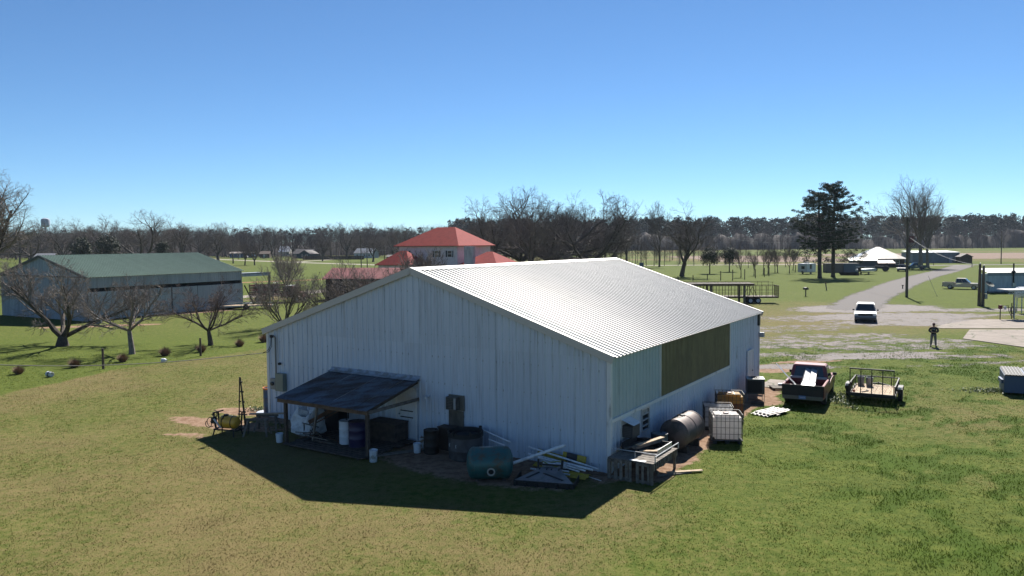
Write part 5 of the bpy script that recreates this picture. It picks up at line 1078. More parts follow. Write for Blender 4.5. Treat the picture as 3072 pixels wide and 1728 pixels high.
# woods that read as one mass
def wood(name, label, pos, H, seed, kind, m, up=(1., 1.)):
    g = np.random.default_rng(seed); Vs, Fs, k0 = [], [], 0
    tp = []
    for q in range(5):
        if kind == 'bare':
            P = []; 
            for j in range(3): a = j * 2.094; P.append([.013 * math.cos(a), .013 * math.sin(a)])
            V = [[*p, 0] for p in P] + [[p[0] * .25, p[1] * .25, .8] for p in P]; F = [(0, 1, 4), (0, 4, 3), (1, 2, 5), (1, 5, 4), (2, 0, 3), (2, 3, 5)]
            def seg(p, e, w):
                k = len(V); d = np.array([w, 0, 0]); c = np.array([0, w, 0]); V.extend([list(p - d), list(p + d), list(e), list(p - c), list(p + c)]); F.extend([(k, k + 1, k + 2), (k + 3, k + 4, k + 2)])
            for j in range(17):
                z = .2 + .55 * g.random(); az = g.random() * 6.283; L = .3 * (1.15 - .5 * z) * (.6 + .7 * g.random()); p = np.array([0, 0, z]); e = p + L * np.array([.62 * math.cos(az), .62 * math.sin(az), .8]); seg(p, e, .0042)
                for i in range(9):
                    u = .25 + .75 * g.random(); p2 = p + (e - p) * u; a2 = g.random() * 6.283; e2 = p2 + (.06 + .09 * g.random()) * np.array([math.cos(a2) * .8, math.sin(a2) * .8, .25 + .7 * g.random()]); seg(p2, e2, .0019)
                    for i2 in range(2): a3 = g.random() * 6.283; p3 = p2 + (e2 - p2) * g.random(); e3 = p3 + .055 * np.array([math.cos(a3), math.sin(a3), g.random()]); seg(p3, e3, .0013)
            tp.append((np.array(V), np.array(F)))
        else:
            V = [[.012, 0, 0], [-.012, 0, 0], [0, .012, 0], [0, 0, .9]]; F = [(0, 1, 3), (1, 2, 3), (2, 0, 3)]
            cs = []
            for j in range(20): z = (.3 if q > 2 else .5) + (.68 if q > 2 else .48) * g.random(); a = g.random() * 6.28; r = .17 * min(1.25 - z, .6) * 2.0 * g.random() ** .5; cs.append((r * math.cos(a), r * math.sin(a), z))
            V2, F2 = leaf_cloud(cs, [.075] * 20, 8, .034, seed + q, .7); k = len(V); tp.append((np.concatenate([np.array(V), V2]), np.concatenate([np.array(F), F2 + k])))
    for (x, y) in pos:
        V, F = tp[g.integers(5)]; a = g.random() * 6.283; h = H * (.62 + .5 * g.random() ** .8); w = h * (.85 + .4 * g.random()); c, s_ = math.cos(a), math.sin(a)
        Vs.append(np.stack([x + w * (c * V[:, 0] - s_ * V[:, 1]), y + w * (s_ * V[:, 0] + c * V[:, 1]), h * V[:, 2]], 1)); Fs.append(F + k0); k0 += len(V)
    return tag(put(npmesh(name, np.concatenate(Vs), np.concatenate(Fs), m), name), label, 'woods', kind='stuff')
g = np.random.default_rng(3)
pos = [(x + g.normal() * 2.5, 490 + 95 * g.random() ** 1.3) for x in np.linspace(-520, 15, 950)]
wood('bare_wood', 'far grey-brown leafless woods behind the houses', pos, 19.5, 1, 'bare', mat('wood_twigs', (.085, .064, .062), (.06, .046, .046), 1., 0, .3))
pos = [(x + g.normal() * 3, 250 + 90 * g.random()) for x in np.linspace(-38, 80, 170)]
wood('thicket', 'brown leafless thicket of saplings at the foot of the grove', pos, 9., 6, 'bare', twig_f)
pos = [(x + g.normal() * 2, 655 + 60 * g.random()) for x in np.linspace(0, 760, 620)]
wood('forest_edge', 'leafless purple-brown forest edge below the far pines', pos, 19, 2, 'bare', mat('edge_twigs', (.075, .054, .056), (.05, .038, .042), 1., 0, .2))
pos = [(x + g.normal() * 2.5, 722 + 70 * g.random()) for x in np.linspace(-60, 900, 1500)]
wood('pine_forest', 'dark green pine forest along the horizon', pos, 29, 3, 'pine', mat('far_pine', (.011, .018, .012), (.017, .026, .017), .9, 0, .2))
pos = [(x + g.normal() * 6, 800 + 80 * g.random()) for x in np.linspace(-760, -40, 260)]
wood('pine_forest_far', 'distant dark pines behind the leafless woods', pos, 24, 5, 'pine', MATS['far_pine'])
# solid dark undergrowth inside the woods so that they close towards the ground
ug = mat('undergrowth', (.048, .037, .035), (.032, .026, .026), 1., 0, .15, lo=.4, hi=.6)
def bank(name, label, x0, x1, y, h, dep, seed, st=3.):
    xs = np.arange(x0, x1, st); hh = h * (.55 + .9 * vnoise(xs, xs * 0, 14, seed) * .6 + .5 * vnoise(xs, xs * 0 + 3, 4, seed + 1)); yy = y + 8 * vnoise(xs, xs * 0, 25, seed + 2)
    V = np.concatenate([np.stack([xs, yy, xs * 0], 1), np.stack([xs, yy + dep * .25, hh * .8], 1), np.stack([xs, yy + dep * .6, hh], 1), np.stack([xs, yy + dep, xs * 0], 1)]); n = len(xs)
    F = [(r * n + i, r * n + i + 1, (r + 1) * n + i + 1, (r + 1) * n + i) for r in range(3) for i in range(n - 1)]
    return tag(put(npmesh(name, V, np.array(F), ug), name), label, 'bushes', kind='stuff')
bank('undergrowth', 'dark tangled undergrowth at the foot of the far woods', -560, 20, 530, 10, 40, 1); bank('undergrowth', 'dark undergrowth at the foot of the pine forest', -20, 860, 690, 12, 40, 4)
# vine arbour trees and dry bunch grass
for i, (px, py, H) in enumerate(((2223, 832, 5.2), (2262, 826, 4.2), (2290, 823, 5.4), (2304, 822, 5.0), (2325, 817, 4.8), (2333, 818, 5.2), (2368, 820, 5.4), (2379, 811, 4.6), (2245, 803, 4.0), (2357, 800, 4.0))):
    far_tree((3, 2)[i % 2], 'slim bare tree in the small orchard row left of the caravan', G(px, py), H * 1.25, i * 1.3, 'slim bare orchard trees', .6, 'orchard_tree')
dg_ = mat('dry_bunch', (.22, .135, .095), (.12, .07, .05), .9, 0, 8); 
g = np.random.default_rng(8)
def bunch(W_, H, n, seed):
    g = np.random.default_rng(seed); a = g.random(n) * 6.283; r = W_ / 2 * g.random(n) ** .5; z = H * (.5 + .5 * g.random(n)) * np.sqrt(np.clip(1 - (r / (W_ / 2)) ** 2 * .65, .1, 1)); b0 = r * .35; w = .012
    P0 = np.stack([b0 * np.cos(a) - w * np.sin(a), b0 * np.sin(a) + w * np.cos(a), a * 0], 1); P1 = np.stack([b0 * np.cos(a) + w * np.sin(a), b0 * np.sin(a) - w * np.cos(a), a * 0], 1); P2 = np.stack([r * 1.15 * np.cos(a), r * 1.15 * np.sin(a), z], 1)
    return npmesh('blades', np.stack([P0, P1, P2], 1).reshape(-1, 3), np.arange(3 * n).reshape(-1, 3), dg_)
bm3 = [bunch(1.0, .8, 900, i) for i in range(3)]
def weeds(label, loc, rx, ry, n, h, seed, m):
    g = np.random.default_rng(seed); x = g.normal(size=n) * rx * .5; y = g.normal(size=n) * ry * .5; cs = np.stack([x, y, h * g.random(n)], 1); V, F = leaf_cloud(cs, [.04] * n, 5, .035, seed)
    return tag(put(npmesh('weeds', V, F, m), 'weeds', None, loc), label, 'weeds', kind='stuff')
for i, (px, py, s_, lb) in enumerate(((56, 1122, .85, 'small dry grass bunch farthest along the fence line by the fallen pail'), (224, 1102, .95, 'dry grass bunch between the fallen pail and the first fence post'), (368, 1085, .9, 'dry grass bunch at the foot of the pale-trunked fruit tree'), (495, 1067, 1.0, 'dry grass bunch midway between the two fence posts'), (604, 1056, .95, 'dry grass bunch touching the second fence post'), (719, 1039, .9, 'dry grass bunch between the second fence post and the barn'), (792, 1026, 1.05, 'dry grass bunch right at the barn corner below the cable'))):
    t = thing('grass_bunch', lb, 'grass', G(px, py), i, 'dry bunch grasses along the fence'); t.scale = (s_,) * 3; put(bm3[i % 3], 'blades', t)
wg = mat('weed_leaf', (.07, .11, .03), (.10, .15, .06), .5, 0, 6)
weeds('leafy green weeds with glinting leaves beside the blue dumpster', G(2990, 1175), 2.0, .55, 420, .16, 1, wg); weeds('tall leafy weeds along the right side of the red pickup', bw(4.4, 16.9), .5, 2.2, 300, .22, 2, wg); weeds('leafy weeds round the left wheel of the utility trailer', bw(4.75, 17.9), .6, .8, 160, .2, 3, wg); weeds('green weeds beside the white lid at the barn corner', G(780, 1232), .7, .3, 120, .15, 4, wg)
# brown sedge field
sed = cover_mat('sedge', (.13, .085, .06), (.20, .14, .10), (.15, .10, .07), .8, (.38, .6), .3)
sheet('sedge_field', lambda x, y: np.maximum(sstep(150, 175, x) * sstep(295, 330, y) * (1 - sstep(430, 470, y)), .85 * sstep(70, 90, x) * (1 - sstep(135, 150, x)) * sstep(275, 300, y) * (1 - sstep(400, 440, y))), 60, 520, 280, 480, 6, .02, sed)

# ------------------------------------------------------------------ generic buildings
def hip(x0, x1, y0, y1, ze, zr, rx0, rx1, ry, ov=.6, th=.12, ry1=None):
    "hip roof: eaves rectangle with overhang, ridge from (rx0,ry) to (rx1,ry1)"
    ry1 = ry if ry1 is None else ry1
    a, b_, c, d = (x0 - ov, y0 - ov), (x1 + ov, y0 - ov), (x1 + ov, y1 + ov), (x0 - ov, y1 + ov)
    V = [(*p, ze) for p in (a, b_, c, d)] + [(rx0, ry, zr), (rx1, ry1, zr)] + [(*p, ze - th) for p in (a, b_, c, d)]
    return MB().add(V, [(0, 1, 5, 4), (1, 2, 5), (2, 3, 4, 5), (3, 0, 4), (0, 6, 7, 1), (1, 7, 8, 2), (2, 8, 9, 3), (3, 9, 6, 0), (9, 8, 7, 6)])
def gable_roof(x0, x1, y0, y1, ze, zr, ov=.4, th=.1, ax='X'):
    "ridge along ax"
    if ax == 'X':
        ym = (y0 + y1) / 2; s_ = (zr - ze) / ((y1 - y0) / 2); e = ze - s_ * ov
        poly = [(y0 - ov, e), (ym, zr), (y1 + ov, e), (y1 + ov, e - th), (ym, zr - th), (y0 - ov, e - th)]; return MB().prism(poly, x0 - ov, x1 + ov, 'X')
    xm = (x0 + x1) / 2; s_ = (zr - ze) / ((x1 - x0) / 2); e = ze - s_ * ov
    return MB().prism([(x0 - ov, e), (xm, zr), (x1 + ov, e), (x1 + ov, e - th), (xm, zr - th), (x0 - ov, e - th)], y0 - ov, y1 + ov, 'Y')
def win(parent, x, z, w, h, y=0., fm=None, shut=None, side='front', gm=None):
    "window in a wall facing -y (front) or +x (right); centre x along the wall, sill z"
    def B(a, b_, c, d, e, f): return MB().bb((a, c, e), (b_, d, f)) if side == 'front' else MB().bb((y - c, a, e), (y - d, b_, f)) if False else MB().bb((y + (c - y) * -1, a, e), (y + (d - y) * -1, b_, f))
    o = B(x - w / 2, x + w / 2, y - .04, y - .01, z, z + h).build('window', gm or glass('house_glass', (.025, .03, .035)), parent)
    m = MB(); fm = fm or wtrim_m; t_ = .07
    for a, b_, e, f in ((x - w / 2 - t_, x - w / 2, z - t_, z + h + t_), (x + w / 2, x + w / 2 + t_, z - t_, z + h + t_), (x - w / 2, x + w / 2, z - t_, z), (x - w / 2, x + w / 2, z + h, z + h + t_), (x - w / 2, x + w / 2, z + h / 2 - .03, z + h / 2 + .03)):
        q = B(a, b_, y - .07, y - .01, e, f); m.add(q.v, q.f)
    m.build('frame', fm, o)
    if shut:
        for s_ in (-1, 1): c = x + s_ * (w / 2 + t_ + .2); B(c - .19, c + .19, y - .06, y - .01, z - .05, z + h + .05).build('shutter', shut, o)
    return o
# ------------------------------------------------------------------ green-roofed barn
gb = thing('green_roof_barn', 'grey metal barn with green ribbed roof and sliding side doors', 'barn', G(265, 965), -R(30.5))
gwm = mat('grey_blue_sheet', (.27, .30, .34), (.20, .22, .25), .5, .1, 1.5, (1.5, 1.5, .3), .45, .7, .12, rnd_obj=.10, seed=14); groof = mat('green_roof', (.125, .195, .150), (.11, .175, .135), .55, .1, 1.2, rnd_obj=.05)
W2, L2, E2, R2 = 17.2, 20.2, 4.75, 6.95; hw2 = W2 / 2; a2 = math.atan2(R2 - E2, hw2); s2 = math.hypot(hw2, R2 - E2) + .35
pw = W2 / 19; me = rib_sheet(pw, E2 - .1, 3, .04, .1, .04).mesh('wall_panel', gwm)
for i in range(19): put(me, 'wall_panel', gb, (-W2 + i * pw, 0, 0))
for i in range(19):
    x0 = -W2 + i * pw; rib_sheet(pw, 1, 3, .04, .1, .04, top=lambda x: max(.02, (R2 - E2) * (1 - abs(x0 + x + hw2) / hw2))).build('gable_panel', gwm, gb, (x0, -.03, E2 - .08))
MB().bb((-W2, -.09, E2 - .14), (0, -.05, E2 - .02)).build('gable_trim', mat('dark_trim', (.03, .035, .04), None, .6), gb)
sp2 = L2 / 22; up_ = rib_sheet(sp2, 1.2, 3, .04, .1, .04).mesh('fascia_panel', gwm)
for i in range(22): put(up_, 'fascia_panel', gb, (0, i * sp2, E2 - 1.25), R(90))
for i, (y0, y1) in enumerate(((0, 5.2), (5.3, 7.0), (7.1, 9.9), (10.0, 13.4), (13.5, 20.2))):
    rib_sheet(y1 - y0, 3.0, max(3, int((y1 - y0) / .3)), .03, .08, .03).build('sliding_door', gwm, gb, (.12 + .05 * (i % 2), y0, .1), R(90))
MB().bb((-.3, 0, 0), (-.25, L2, E2 - .2)).build('gap_shade_sheet', dark_m, gb); MB().bb((-W2, 0, 0), (-W2 + .05, L2, E2 - .1)).build('left_wall', gwm, gb); MB().prism([(-W2, 0), (0, 0), (0, E2 - .1), (-hw2, R2 - .1), (-W2, E2 - .1)], L2 - .05, L2, 'Y').build('rear_wall', gwm, gb)  # inner sheet painted near black for the shade inside the open gap
np2 = 23; rp2 = (L2 + .4) / np2; rme = roof_sheet(rp2, s2, 3, .06, .11, .05).mesh('roof_panel', groof)
roof_side(gb, rme, np2, rp2, (-hw2, R2), -.2, a2, 1); roof_side(gb, rme, np2, rp2, (-hw2, R2), -.2, a2, -1)
for s_ in (-1, 1):
    d = Vector((s_ * math.cos(a2), 0, -math.sin(a2))); p = Vector((-hw2, 0, R2 + .05)); q = p + d * s2
    MB().prism([(p.x, p.z), (q.x, q.z), (q.x, q.z - .26), (p.x, p.z - .26)], -.28, -.22, 'Y').build('rake_trim', mat('black_trim', (.02, .022, .022), None, .5), gb)
MB().bb((-2.6, L2, E2 - .55), (.1, L2 + 4.6, E2 - .45)).build('awning_roof', gwm, gb); MB().bb((.04, L2, E2 - .85), (.1, L2 + 4.6, E2 - .4)).build('awning_fascia', gwm, gb)
for y in (4.4,): MB().bb((-.1, L2 + y, 0), (.1, L2 + y + .2, E2 - .55)).build('awning_post', wood_g, gb)
MB().bar((.2, L2 + .2, 2.8), (.4, L2 + 1.6, .1), .12).build('prop', wood_d, gb)
ck = thing('cooler_box', 'small blue cooler box on bare soil before the green-roofed barn', 'cooler', G(291, 971), .3); MB().bb((-.4, -.25, 0), (.4, .25, .45)).build('body', mat('cooler_blue', (.05, .13, .22), None, .5), ck, bev=.03); MB().bb((-.42, -.27, .45), (.42, .27, .55)).build('lid', wht_pl, ck, bev=.02)
# ------------------------------------------------------------------ red-roofed house
ho = thing('red_roof_house', 'two-storey cream house with red hipped roofs, dark shutters and a broad chimney', 'house', (-10.4, 148, 0), -R(27.5))
cream = mat('cream_siding', (.60, .52, .53), (.52, .46, .47), .7, 0, 2); rr_ = mat('red_roof', (.25, .042, .038), (.19, .034, .032), .8, .0, 1.5, lo=.45, hi=.7, spec=.08); drk = mat('shutter_dark', (.02, .022, .025), None, .6)
rp_ = mat('peeled_roof', (.30, .065, .062), (.6, .56, .54), .5, 0, .35, lo=.60, hi=.63, seed=6)
MB().bb((-13.5, 0, 0), (0, 13, 7.5)).build('wall', cream, ho); r_ = hip(-13.5, 0, 0, 13, 7.5, 11.2, -8.7, -4.4, 6.5, .8).build('roof', rr_, ho)
for i in range(46): x = -14.2 + i * .32; f = min(1, max(0, min((x + 14.3) / 5.6, (.8 - x) / 5.2))); MB().bar((x, -.79, 7.53), (x, -.79 + 7.2 * f, 7.53 + 3.65 * f), .03, .04).build('standing_seam', rr_, r_) if f > .05 else None
for x in (-11.7, -4.7, -1.7): win(ho, x, 5.35, .85, 1.15, 0, wtrim_m, drk)
for x in (-9.3, -2.9, -.8): MB().tube([(x - .5, -.75, 7.35), (x - .1, -.12, 7.1), (x, -.1, 4.5)], .05, 6).build('downpipe', wtrim_m, ho)
MB().bb((-14.0, -6.2, 0), (-7.0, 0, 3.95)).build('wing_wall', cream, ho); hip(-14.0, -7.0, -6.2, -.3, 3.95, 6.6, -11.0, -9.6, -3.0, .5).build('wing_roof', rr_, ho)
MB().bb((1.2, .2, 0), (8.2, 8.5, 4.0)).build('wing_wall', cream, ho); hip(1.2, 8.2, .2, 8.5, 4.0, 6.3, 4.2, 5.4, 4.2, .5).build('wing_roof', rr_, ho); MB().bb((0, .1, 0), (1.2, 6, 3.7)).build('wing_link', cream, ho)
MB().bb((2.1, -1.0, 0), (3.9, .1, 7.35)).build('chimney', mat('chimney_grey', (.46, .41, .42), (.34, .30, .31), .9, 0, 1.5, (1, 1, .3)), ho)
# ------------------------------------------------------------------ red-roofed shed and the old truck
sh = thing('red_roof_shed', 'dark open-sided shed with a pinkish red metal roof behind the bare shrubs', 'shed', G(979, 901), -R(8))
MB().bb((0, 0, 0), (13, 7.5, 3.2)).build('wall', mat('dark_boards', (.028, .022, .02), (.05, .02, .02), .9, 0, 2, (2, 2, .3)), sh); gable_roof(0, 13, 0, 7.5, 3.25, 4.5, .45).build('roof', mat('pink_roof', (.20, .075, .078), (.16, .06, .06), .75, .0, 1, spec=.1), sh)
for x in (0.1, 4.3, 8.6, 12.9): MB().bb((x - .1, -.12, 0), (x + .1, -.02, 3.2)).build('post', wood_d, sh)
MB().bb((4.6, -.06, 0), (8.3, -.03, 2.7)).build('door', mat('red_door', (.12, .02, .02), None, .8), sh)
ftk = thing('farm_truck', 'old red farm truck with slatted stake bed parked behind the bare fruit tree', 'truck', G(830, 908) + Vector((0, 1.2, 0)), -R(96)); oldred = mat('old_red', (.15, .03, .035), (.08, .03, .03), .6, 0, 3)
MB().prism([(.6, .7), (.6, 1.3), (.9, 1.35), (1.2, 2.25), (2.3, 2.25), (2.5, 1.45), (3.7, 1.35), (3.8, .7)], -1.0, 1.0, 'X').build('cab', oldred, ftk, bev=.06, smooth=True); MB().bb((-.8, 2.42, 1.5), (.8, 2.46, 2.1)).build('windshield', gl_d, ftk)
for s_ in (-1, 1): MB().bb((s_ * 1.01 - .01, 1.3, 1.5), (s_ * 1.01 + .01, 2.2, 2.1)).build('side_window', gl_d, ftk)
MB().bb((-1.1, -3.8, .85), (1.1, .5, .97)).build('bed_floor', wood_d, ftk)
for s_ in (-1, 1):
    for k in range(5): MB().bb((s_ * 1.1 - .02, -3.8, 1.02 + k * .3), (s_ * 1.1 + .02, .5, 1.22 + k * .3)).build('bed_slat', (oldred, wood_d)[k % 2], ftk)
    for k in range(6): MB().bb((s_ * 1.13 - .03, -3.75 + k * .82, .9), (s_ * 1.13 + .03, -3.67 + k * .82, 2.6)).build('stake', wood_d, ftk)
for k in range(5): MB().bb((-1.1, -3.84, 1.02 + k * .3), (1.1, -3.8, 1.22 + k * .3)).build('tail_slat', (oldred, wood_d)[k % 2], ftk)
MB().tube([(-1, -.5, 2.7), (1, -.4, 2.7)], .04, 6).build('roof_bar', wtrim_m, ftk); MB().bb((-.9, 1.3, 2.28), (.9, 2.2, 2.34)).build('roof_rack', wtrim_m, ftk)
for y in (-2.6, 2.9):
    for s_ in (-1, 1): wheel(ftk, s_ * .95, y, .45, .28)
MB().bb((-1.0, 3.85, .6), (1.0, 3.98, .8)).build('front_bumper', chrome, ftk)
# ------------------------------------------------------------------ far houses on the left
def house(name, label, loc, rz, L, D_, ze, zr, wm, rm, ax='X', wins=3, cat='house', wz=.95, wh=1.1):
    t = thing(name, label, cat, loc, rz, 'far houses'); MB().bb((-L / 2, 0, 0), (L / 2, D_, ze)).build('wall', wm, t); gable_roof(-L / 2, L / 2, 0, D_, ze, zr, .4, .12, ax).build('roof', rm, t)
    for i in range(wins): win(t, -L / 2 + L * (i + .5) / wins + (.8 if i == wins // 2 else 0), wz, .9, wh)
    MB().bb((-.5 - L * .06, -.05, .1), (.5 - L * .06, -.01, 2.1)).build('door', mat('door_white2', (.5, .5, .5), None, .5), t)
    if ax == 'Y': MB().prism([(-L / 2, ze), (0, zr - .1), (L / 2, ze)], .0, .12, 'Y').build('gable', wm, t)
    else:
        for x in (-L / 2, L / 2 - .1): MB().prism([(0, ze), (D_ / 2, zr - .1), (D_, ze)], x, x + .1, 'X').build('gable', wm, t)
    return t
bl_ = mat('blue_siding', (.075, .13, .21), (.06, .1, .17), .7, 0, 1); tl_ = mat('teal_siding', (.016, .042, .052), None, .7); shg = mat('grey_shingle', (.085, .075, .078), (.06, .055, .056), .8, 0, 2); lmetal = mat('pale_metal_roof', (.40, .40, .40), (.3, .28, .26), .35, .4, .8); brn = mat('brown_siding', (.07, .045, .035), (.05, .03, .025), .8, 0, 1); whs = mat('white_siding', (.42, .42, .42), None, .7, 0, 1)
house('mobile_home', 'pale blue mobile home with tan roof and parked cars in front', at_px(725, 470), -.05, 14.5, 4.6, 2.9, 3.7, bl_, mat('tan_roof', (.28, .24, .22), None, .7), wins=4)
house('small_shed', 'brown gabled shed beside the pale blue mobile home', at_px(795, 460), .1, 5.5, 4.5, 2.6, 4.0, brn, mat('brown_roof', (.12, .08, .06), None, .7), wins=1, cat='shed', wh=.8)
th_ = house('teal_house', 'dark teal house with grey shingled double gables and white window trim', at_px(905, 440), -.35, 12, 8, 2.8, 5.2, tl_, shg, wins=3)
MB().bb((2.2, -5, 0), (9.2, 3, 2.7)).build('wing_wall', tl_, th_); gable_roof(2.2, 9.2, -5, 3, 2.75, 4.6, .4, .12, 'Y').build('wing_roof', shg, th_)
for x in (4, 7): win(th_, x, .9, .9, 1.3, -5)
MB().prism([(2.2, 2.7), (5.7, 4.5), (9.2, 2.7)], -5, -4.9, 'Y').build('wing_gable', tl_, th_)
house('white_house', 'small white house with pale metal roof and chimney behind the utility poles', at_px(1090, 430), -.3, 11, 8, 3.0, 5.4, whs, lmetal, wins=3)
house('carport', 'open carport with grey roof beside the cream house', at_px(1180, 330), -.2, 6, 5, 2.4, 3.2, mat('carport_dark', (.04, .04, .04), None, .8), shg, wins=1, cat='carport')
for px, Y, L, lb, rm in ((305, 300, 10, 'low house with pale tan roof under the broad evergreen', mat('tan_roof2', (.42, .36, .3), None, .6)), (370, 310, 7, 'low shed with pale roof right of the broad evergreen', MATS['tan_roof2']), (460, 330, 16, 'long low house with grey roof beyond the green barn ridge', shg), (130, 360, 8, 'small white-roofed house under the left bare trees', lmetal)): house('low_house', lb, at_px(px, Y), .1, L, 7, 2.8, 4.6, brn, rm, wins=3)
for px, Y, L, lb in ((690, 560, 14, 'long bright metal roof glinting among the far bare woods'), (770, 565, 16, 'bright metal roof broken by trunks behind the blue mobile home'), (853, 520, 7, 'small bright metal roof behind the dark teal house')): house('metal_roof_barn', lb, at_px(px, Y), 0, L, 10, 3.2, 6.8, whs, mat('bright_metal', (.7, .7, .7), None, .3, .5), wins=2, cat='barn')
fn = thing('board_fence', 'long dark board fence beside the teal house drive', 'fence', at_px(1000, 395), -.12)
for i in range(26): MB().bb((-16 + i * 1.24, 0, 0), (-16 + i * 1.24 + 1.2, .06, 1.9)).build('panel', wood_d, fn)
wt = thing('water_tower', 'distant white water tower tank on steel legs above the bare trees', 'water tower', at_px(142, 700), 0); wtm = mat('tower_white', (.30, .33, .40), None, .5)
MB().lathe([(.001, 24.6), (2.2, 25), (3.6, 26.5), (3.7, 31), (3.2, 32.3), (1.4, 33.2), (.001, 33.4)], 24, cap=False).build('tank', wtm, wt, smooth=True)
for k in range(6): a = k * 1.047; MB().bar((4.2 * math.cos(a), 4.2 * math.sin(a), 0), (3.2 * math.cos(a), 3.2 * math.sin(a), 26.5), .4).build('leg', wtm, wt)
MB().cyl((0, 0, 0), (0, 0, 25), .6, 10).build('riser', wtm, wt)
# ------------------------------------------------------------------ utility poles and wires
polem = MATS['pole_wood']
def upole(label, loc, H, arm=0., r=.15, lean=0.):
    t = thing('utility_pole', label, 'utility pole', loc, 0, None); MB().tube([(0, 0, 0), (lean, 0, H)], [r, r * .7], 10).build('pole', polem, t)
    if arm: MB().bar((-arm, -.12, H - .5), (arm, -.12, H - .5), .1).build('cross_arm', wood_d, t)
    for x in ((-arm * .9, arm * .9) if arm else (0,)): MB().lathe([(.05, 0), (.07, .05), (.04, .14), (.001, .16)], 8, (x, -.12 if arm else 0, H - .44 if arm else H), cap=False).build('insulator', galv, t)
    return t
P1 = G(2720, 892); tp_ = upole('tall utility pole with red transformer box beside the gravel road', P1, 11.1, 0, .19, -.1)
MB().bb((.12, -.2, 7.6), (.75, .25, 8.5)).build('transformer', mat('transformer_red', (.09, .02, .025), None, .5), tp_, bev=.04)
MB().bar((0, 0, 10.6), (.02, 0, 10.6), .3, .1).build('pole_cap', dark_steel, tp_)
PF_ = at_px(2190, 280); upole('distant utility pole with a cross arm before the forest edge', PF_, 9.6, .9, .14)
def wire(label, a, b_, sag, r=.012, n=18, group=None, name='overhead_wire', m=None):
    a, b_ = Vector(a), Vector(b_); return tag(MB().tube([a.lerp(b_, i / n) + Vector((0, 0, -4 * sag * (i / n) * (1 - i / n))) for i in range(n + 1)], r, 4).build(name, m or mat('wire_grey', (.16, .15, .14), None, .5, .4), None), label, 'wire', group)
wire('upper wire from the tall pole to the distant cross-arm pole', P1 + Vector((-.1, 0, 10.9)), PF_ + Vector((.8, -.12, 9.2)), 1.2, .02, group='overhead wires'); wire('lower wire from the tall pole to the distant cross-arm pole', P1 + Vector((-.05, 0, 8.9)), PF_ + Vector((-.8, -.12, 9.2)), 1.6, .02, group='overhead wires')
P2 = G(2937, 918); P3 = G(2948, 919)
for p, h, lb in ((P2, 5.0, 'short grey pole left of a pair near the white mobile home'), (P3, 4.8, 'short dark pole with a meter box, right of the pair')): upole(lb, p, h, 0, .19)
mt = [o for o in COL.objects if o.name.startswith('utility_pole') and not o.parent][-1]; MB().bb((.1, -.25, .9), (.4, -.1, 1.5)).build('meter_box', grey_box, mt)
wire('thick twisted service cable from the tall pole down to the short poles', P1 + Vector((.1, 0, 8.4)), P2 + Vector((0, 0, 4.9)), .75, .022, m=mat('cable_pale', (.30, .29, .28), None, .6), name='service_cable')
upole('far utility pole standing alone before the sedge field', G(3003, 792), 10.6, 0, .16)
for px, py, h, lb in ((1084, 811, 10.6, 'tall dark utility pole behind the red-roofed shed'), (1102, 811, 7.4, 'shorter pole close right of the tall dark pole'), (1154, 811, 7.2, 'short pole between the cream house and the tall dark pole'), (715, 779, 8.2, 'utility pole before the pale blue mobile home')): upole(lb, G(px, py), h, 0 if px != 715 else .7, .16)
wire('sagging wire crossing before the far houses', at_px(-200, 330) + Vector((0, 0, 7.5)), G(715, 779) + Vector((0, 0, 7.6)), .8, .02, group='wires by the far houses'); wire('wire from the mobile home pole to the tall dark pole', G(715, 779) + Vector((0, 0, 7.6)), G(1084, 811) + Vector((0, 0, 7.4)), 1.2, .02, group='wires by the far houses'); wire('wire from the tall dark pole to the cream house', G(1084, 811) + Vector((0, 0, 7.4)), Vector((-22, 154, 6.6)), .6, .018, group='wires by the far houses')
for px, py, H, lb in ((310, 1107, 1.34, 'dark wooden fence post standing alone in the lawn edge'), (602, 1068, 1.3, 'dark wooden fence post beside a dry grass bunch')):
    t = thing('fence_post', lb, 'post', G(px, py), .2, 'fence posts on the lawn'); MB().tube([(0, 0, 0), (0, .01, H)], [.08, .07], 8).build('post', wood_d, t); MB().tube([(0, -.075, H * .8), (.03, -.09, H * .8), (.05, -.06, H * .8)], .008, 4).build('staple', dark_steel, t)
pl_ = thing('plastic_pail', 'white plastic pail lying on its side by the dry grass bunches', 'bucket', G(150, 1131), 1.1); MB().lathe([(.13, -.2), (.15, -.19), (.165, .15), (.175, .16), (.175, .2), (.15, .2), (.14, -.15), (.001, -.15)], 18, (0, 0, .17), 'Y', cap=False).build('pail', MATS['dirty_white'], pl_, smooth=True); MB().lathe([(.169, -.05), (.171, -.05), (.171, .05), (.169, .05)], 18, (0, 0, .17), 'Y', cap=False).build('label_band', bk_, pl_)
jg = thing('plastic_jug', 'white plastic jug lying in the lawn near the second fence post', 'jug', G(491, 1087), .4); MB().lathe([(.001, -.17), (.12, -.16), (.14, -.1), (.14, .08), (.09, .15), (.035, .18), (.035, .22), (.001, .22)], 16, (0, 0, .14), 'X', cap=False).build('body', wht_pl, jg, smooth=True); MB().cyl((.22, 0, .14), (.25, 0, .14), .04, 10).build('cap', bl_, jg)
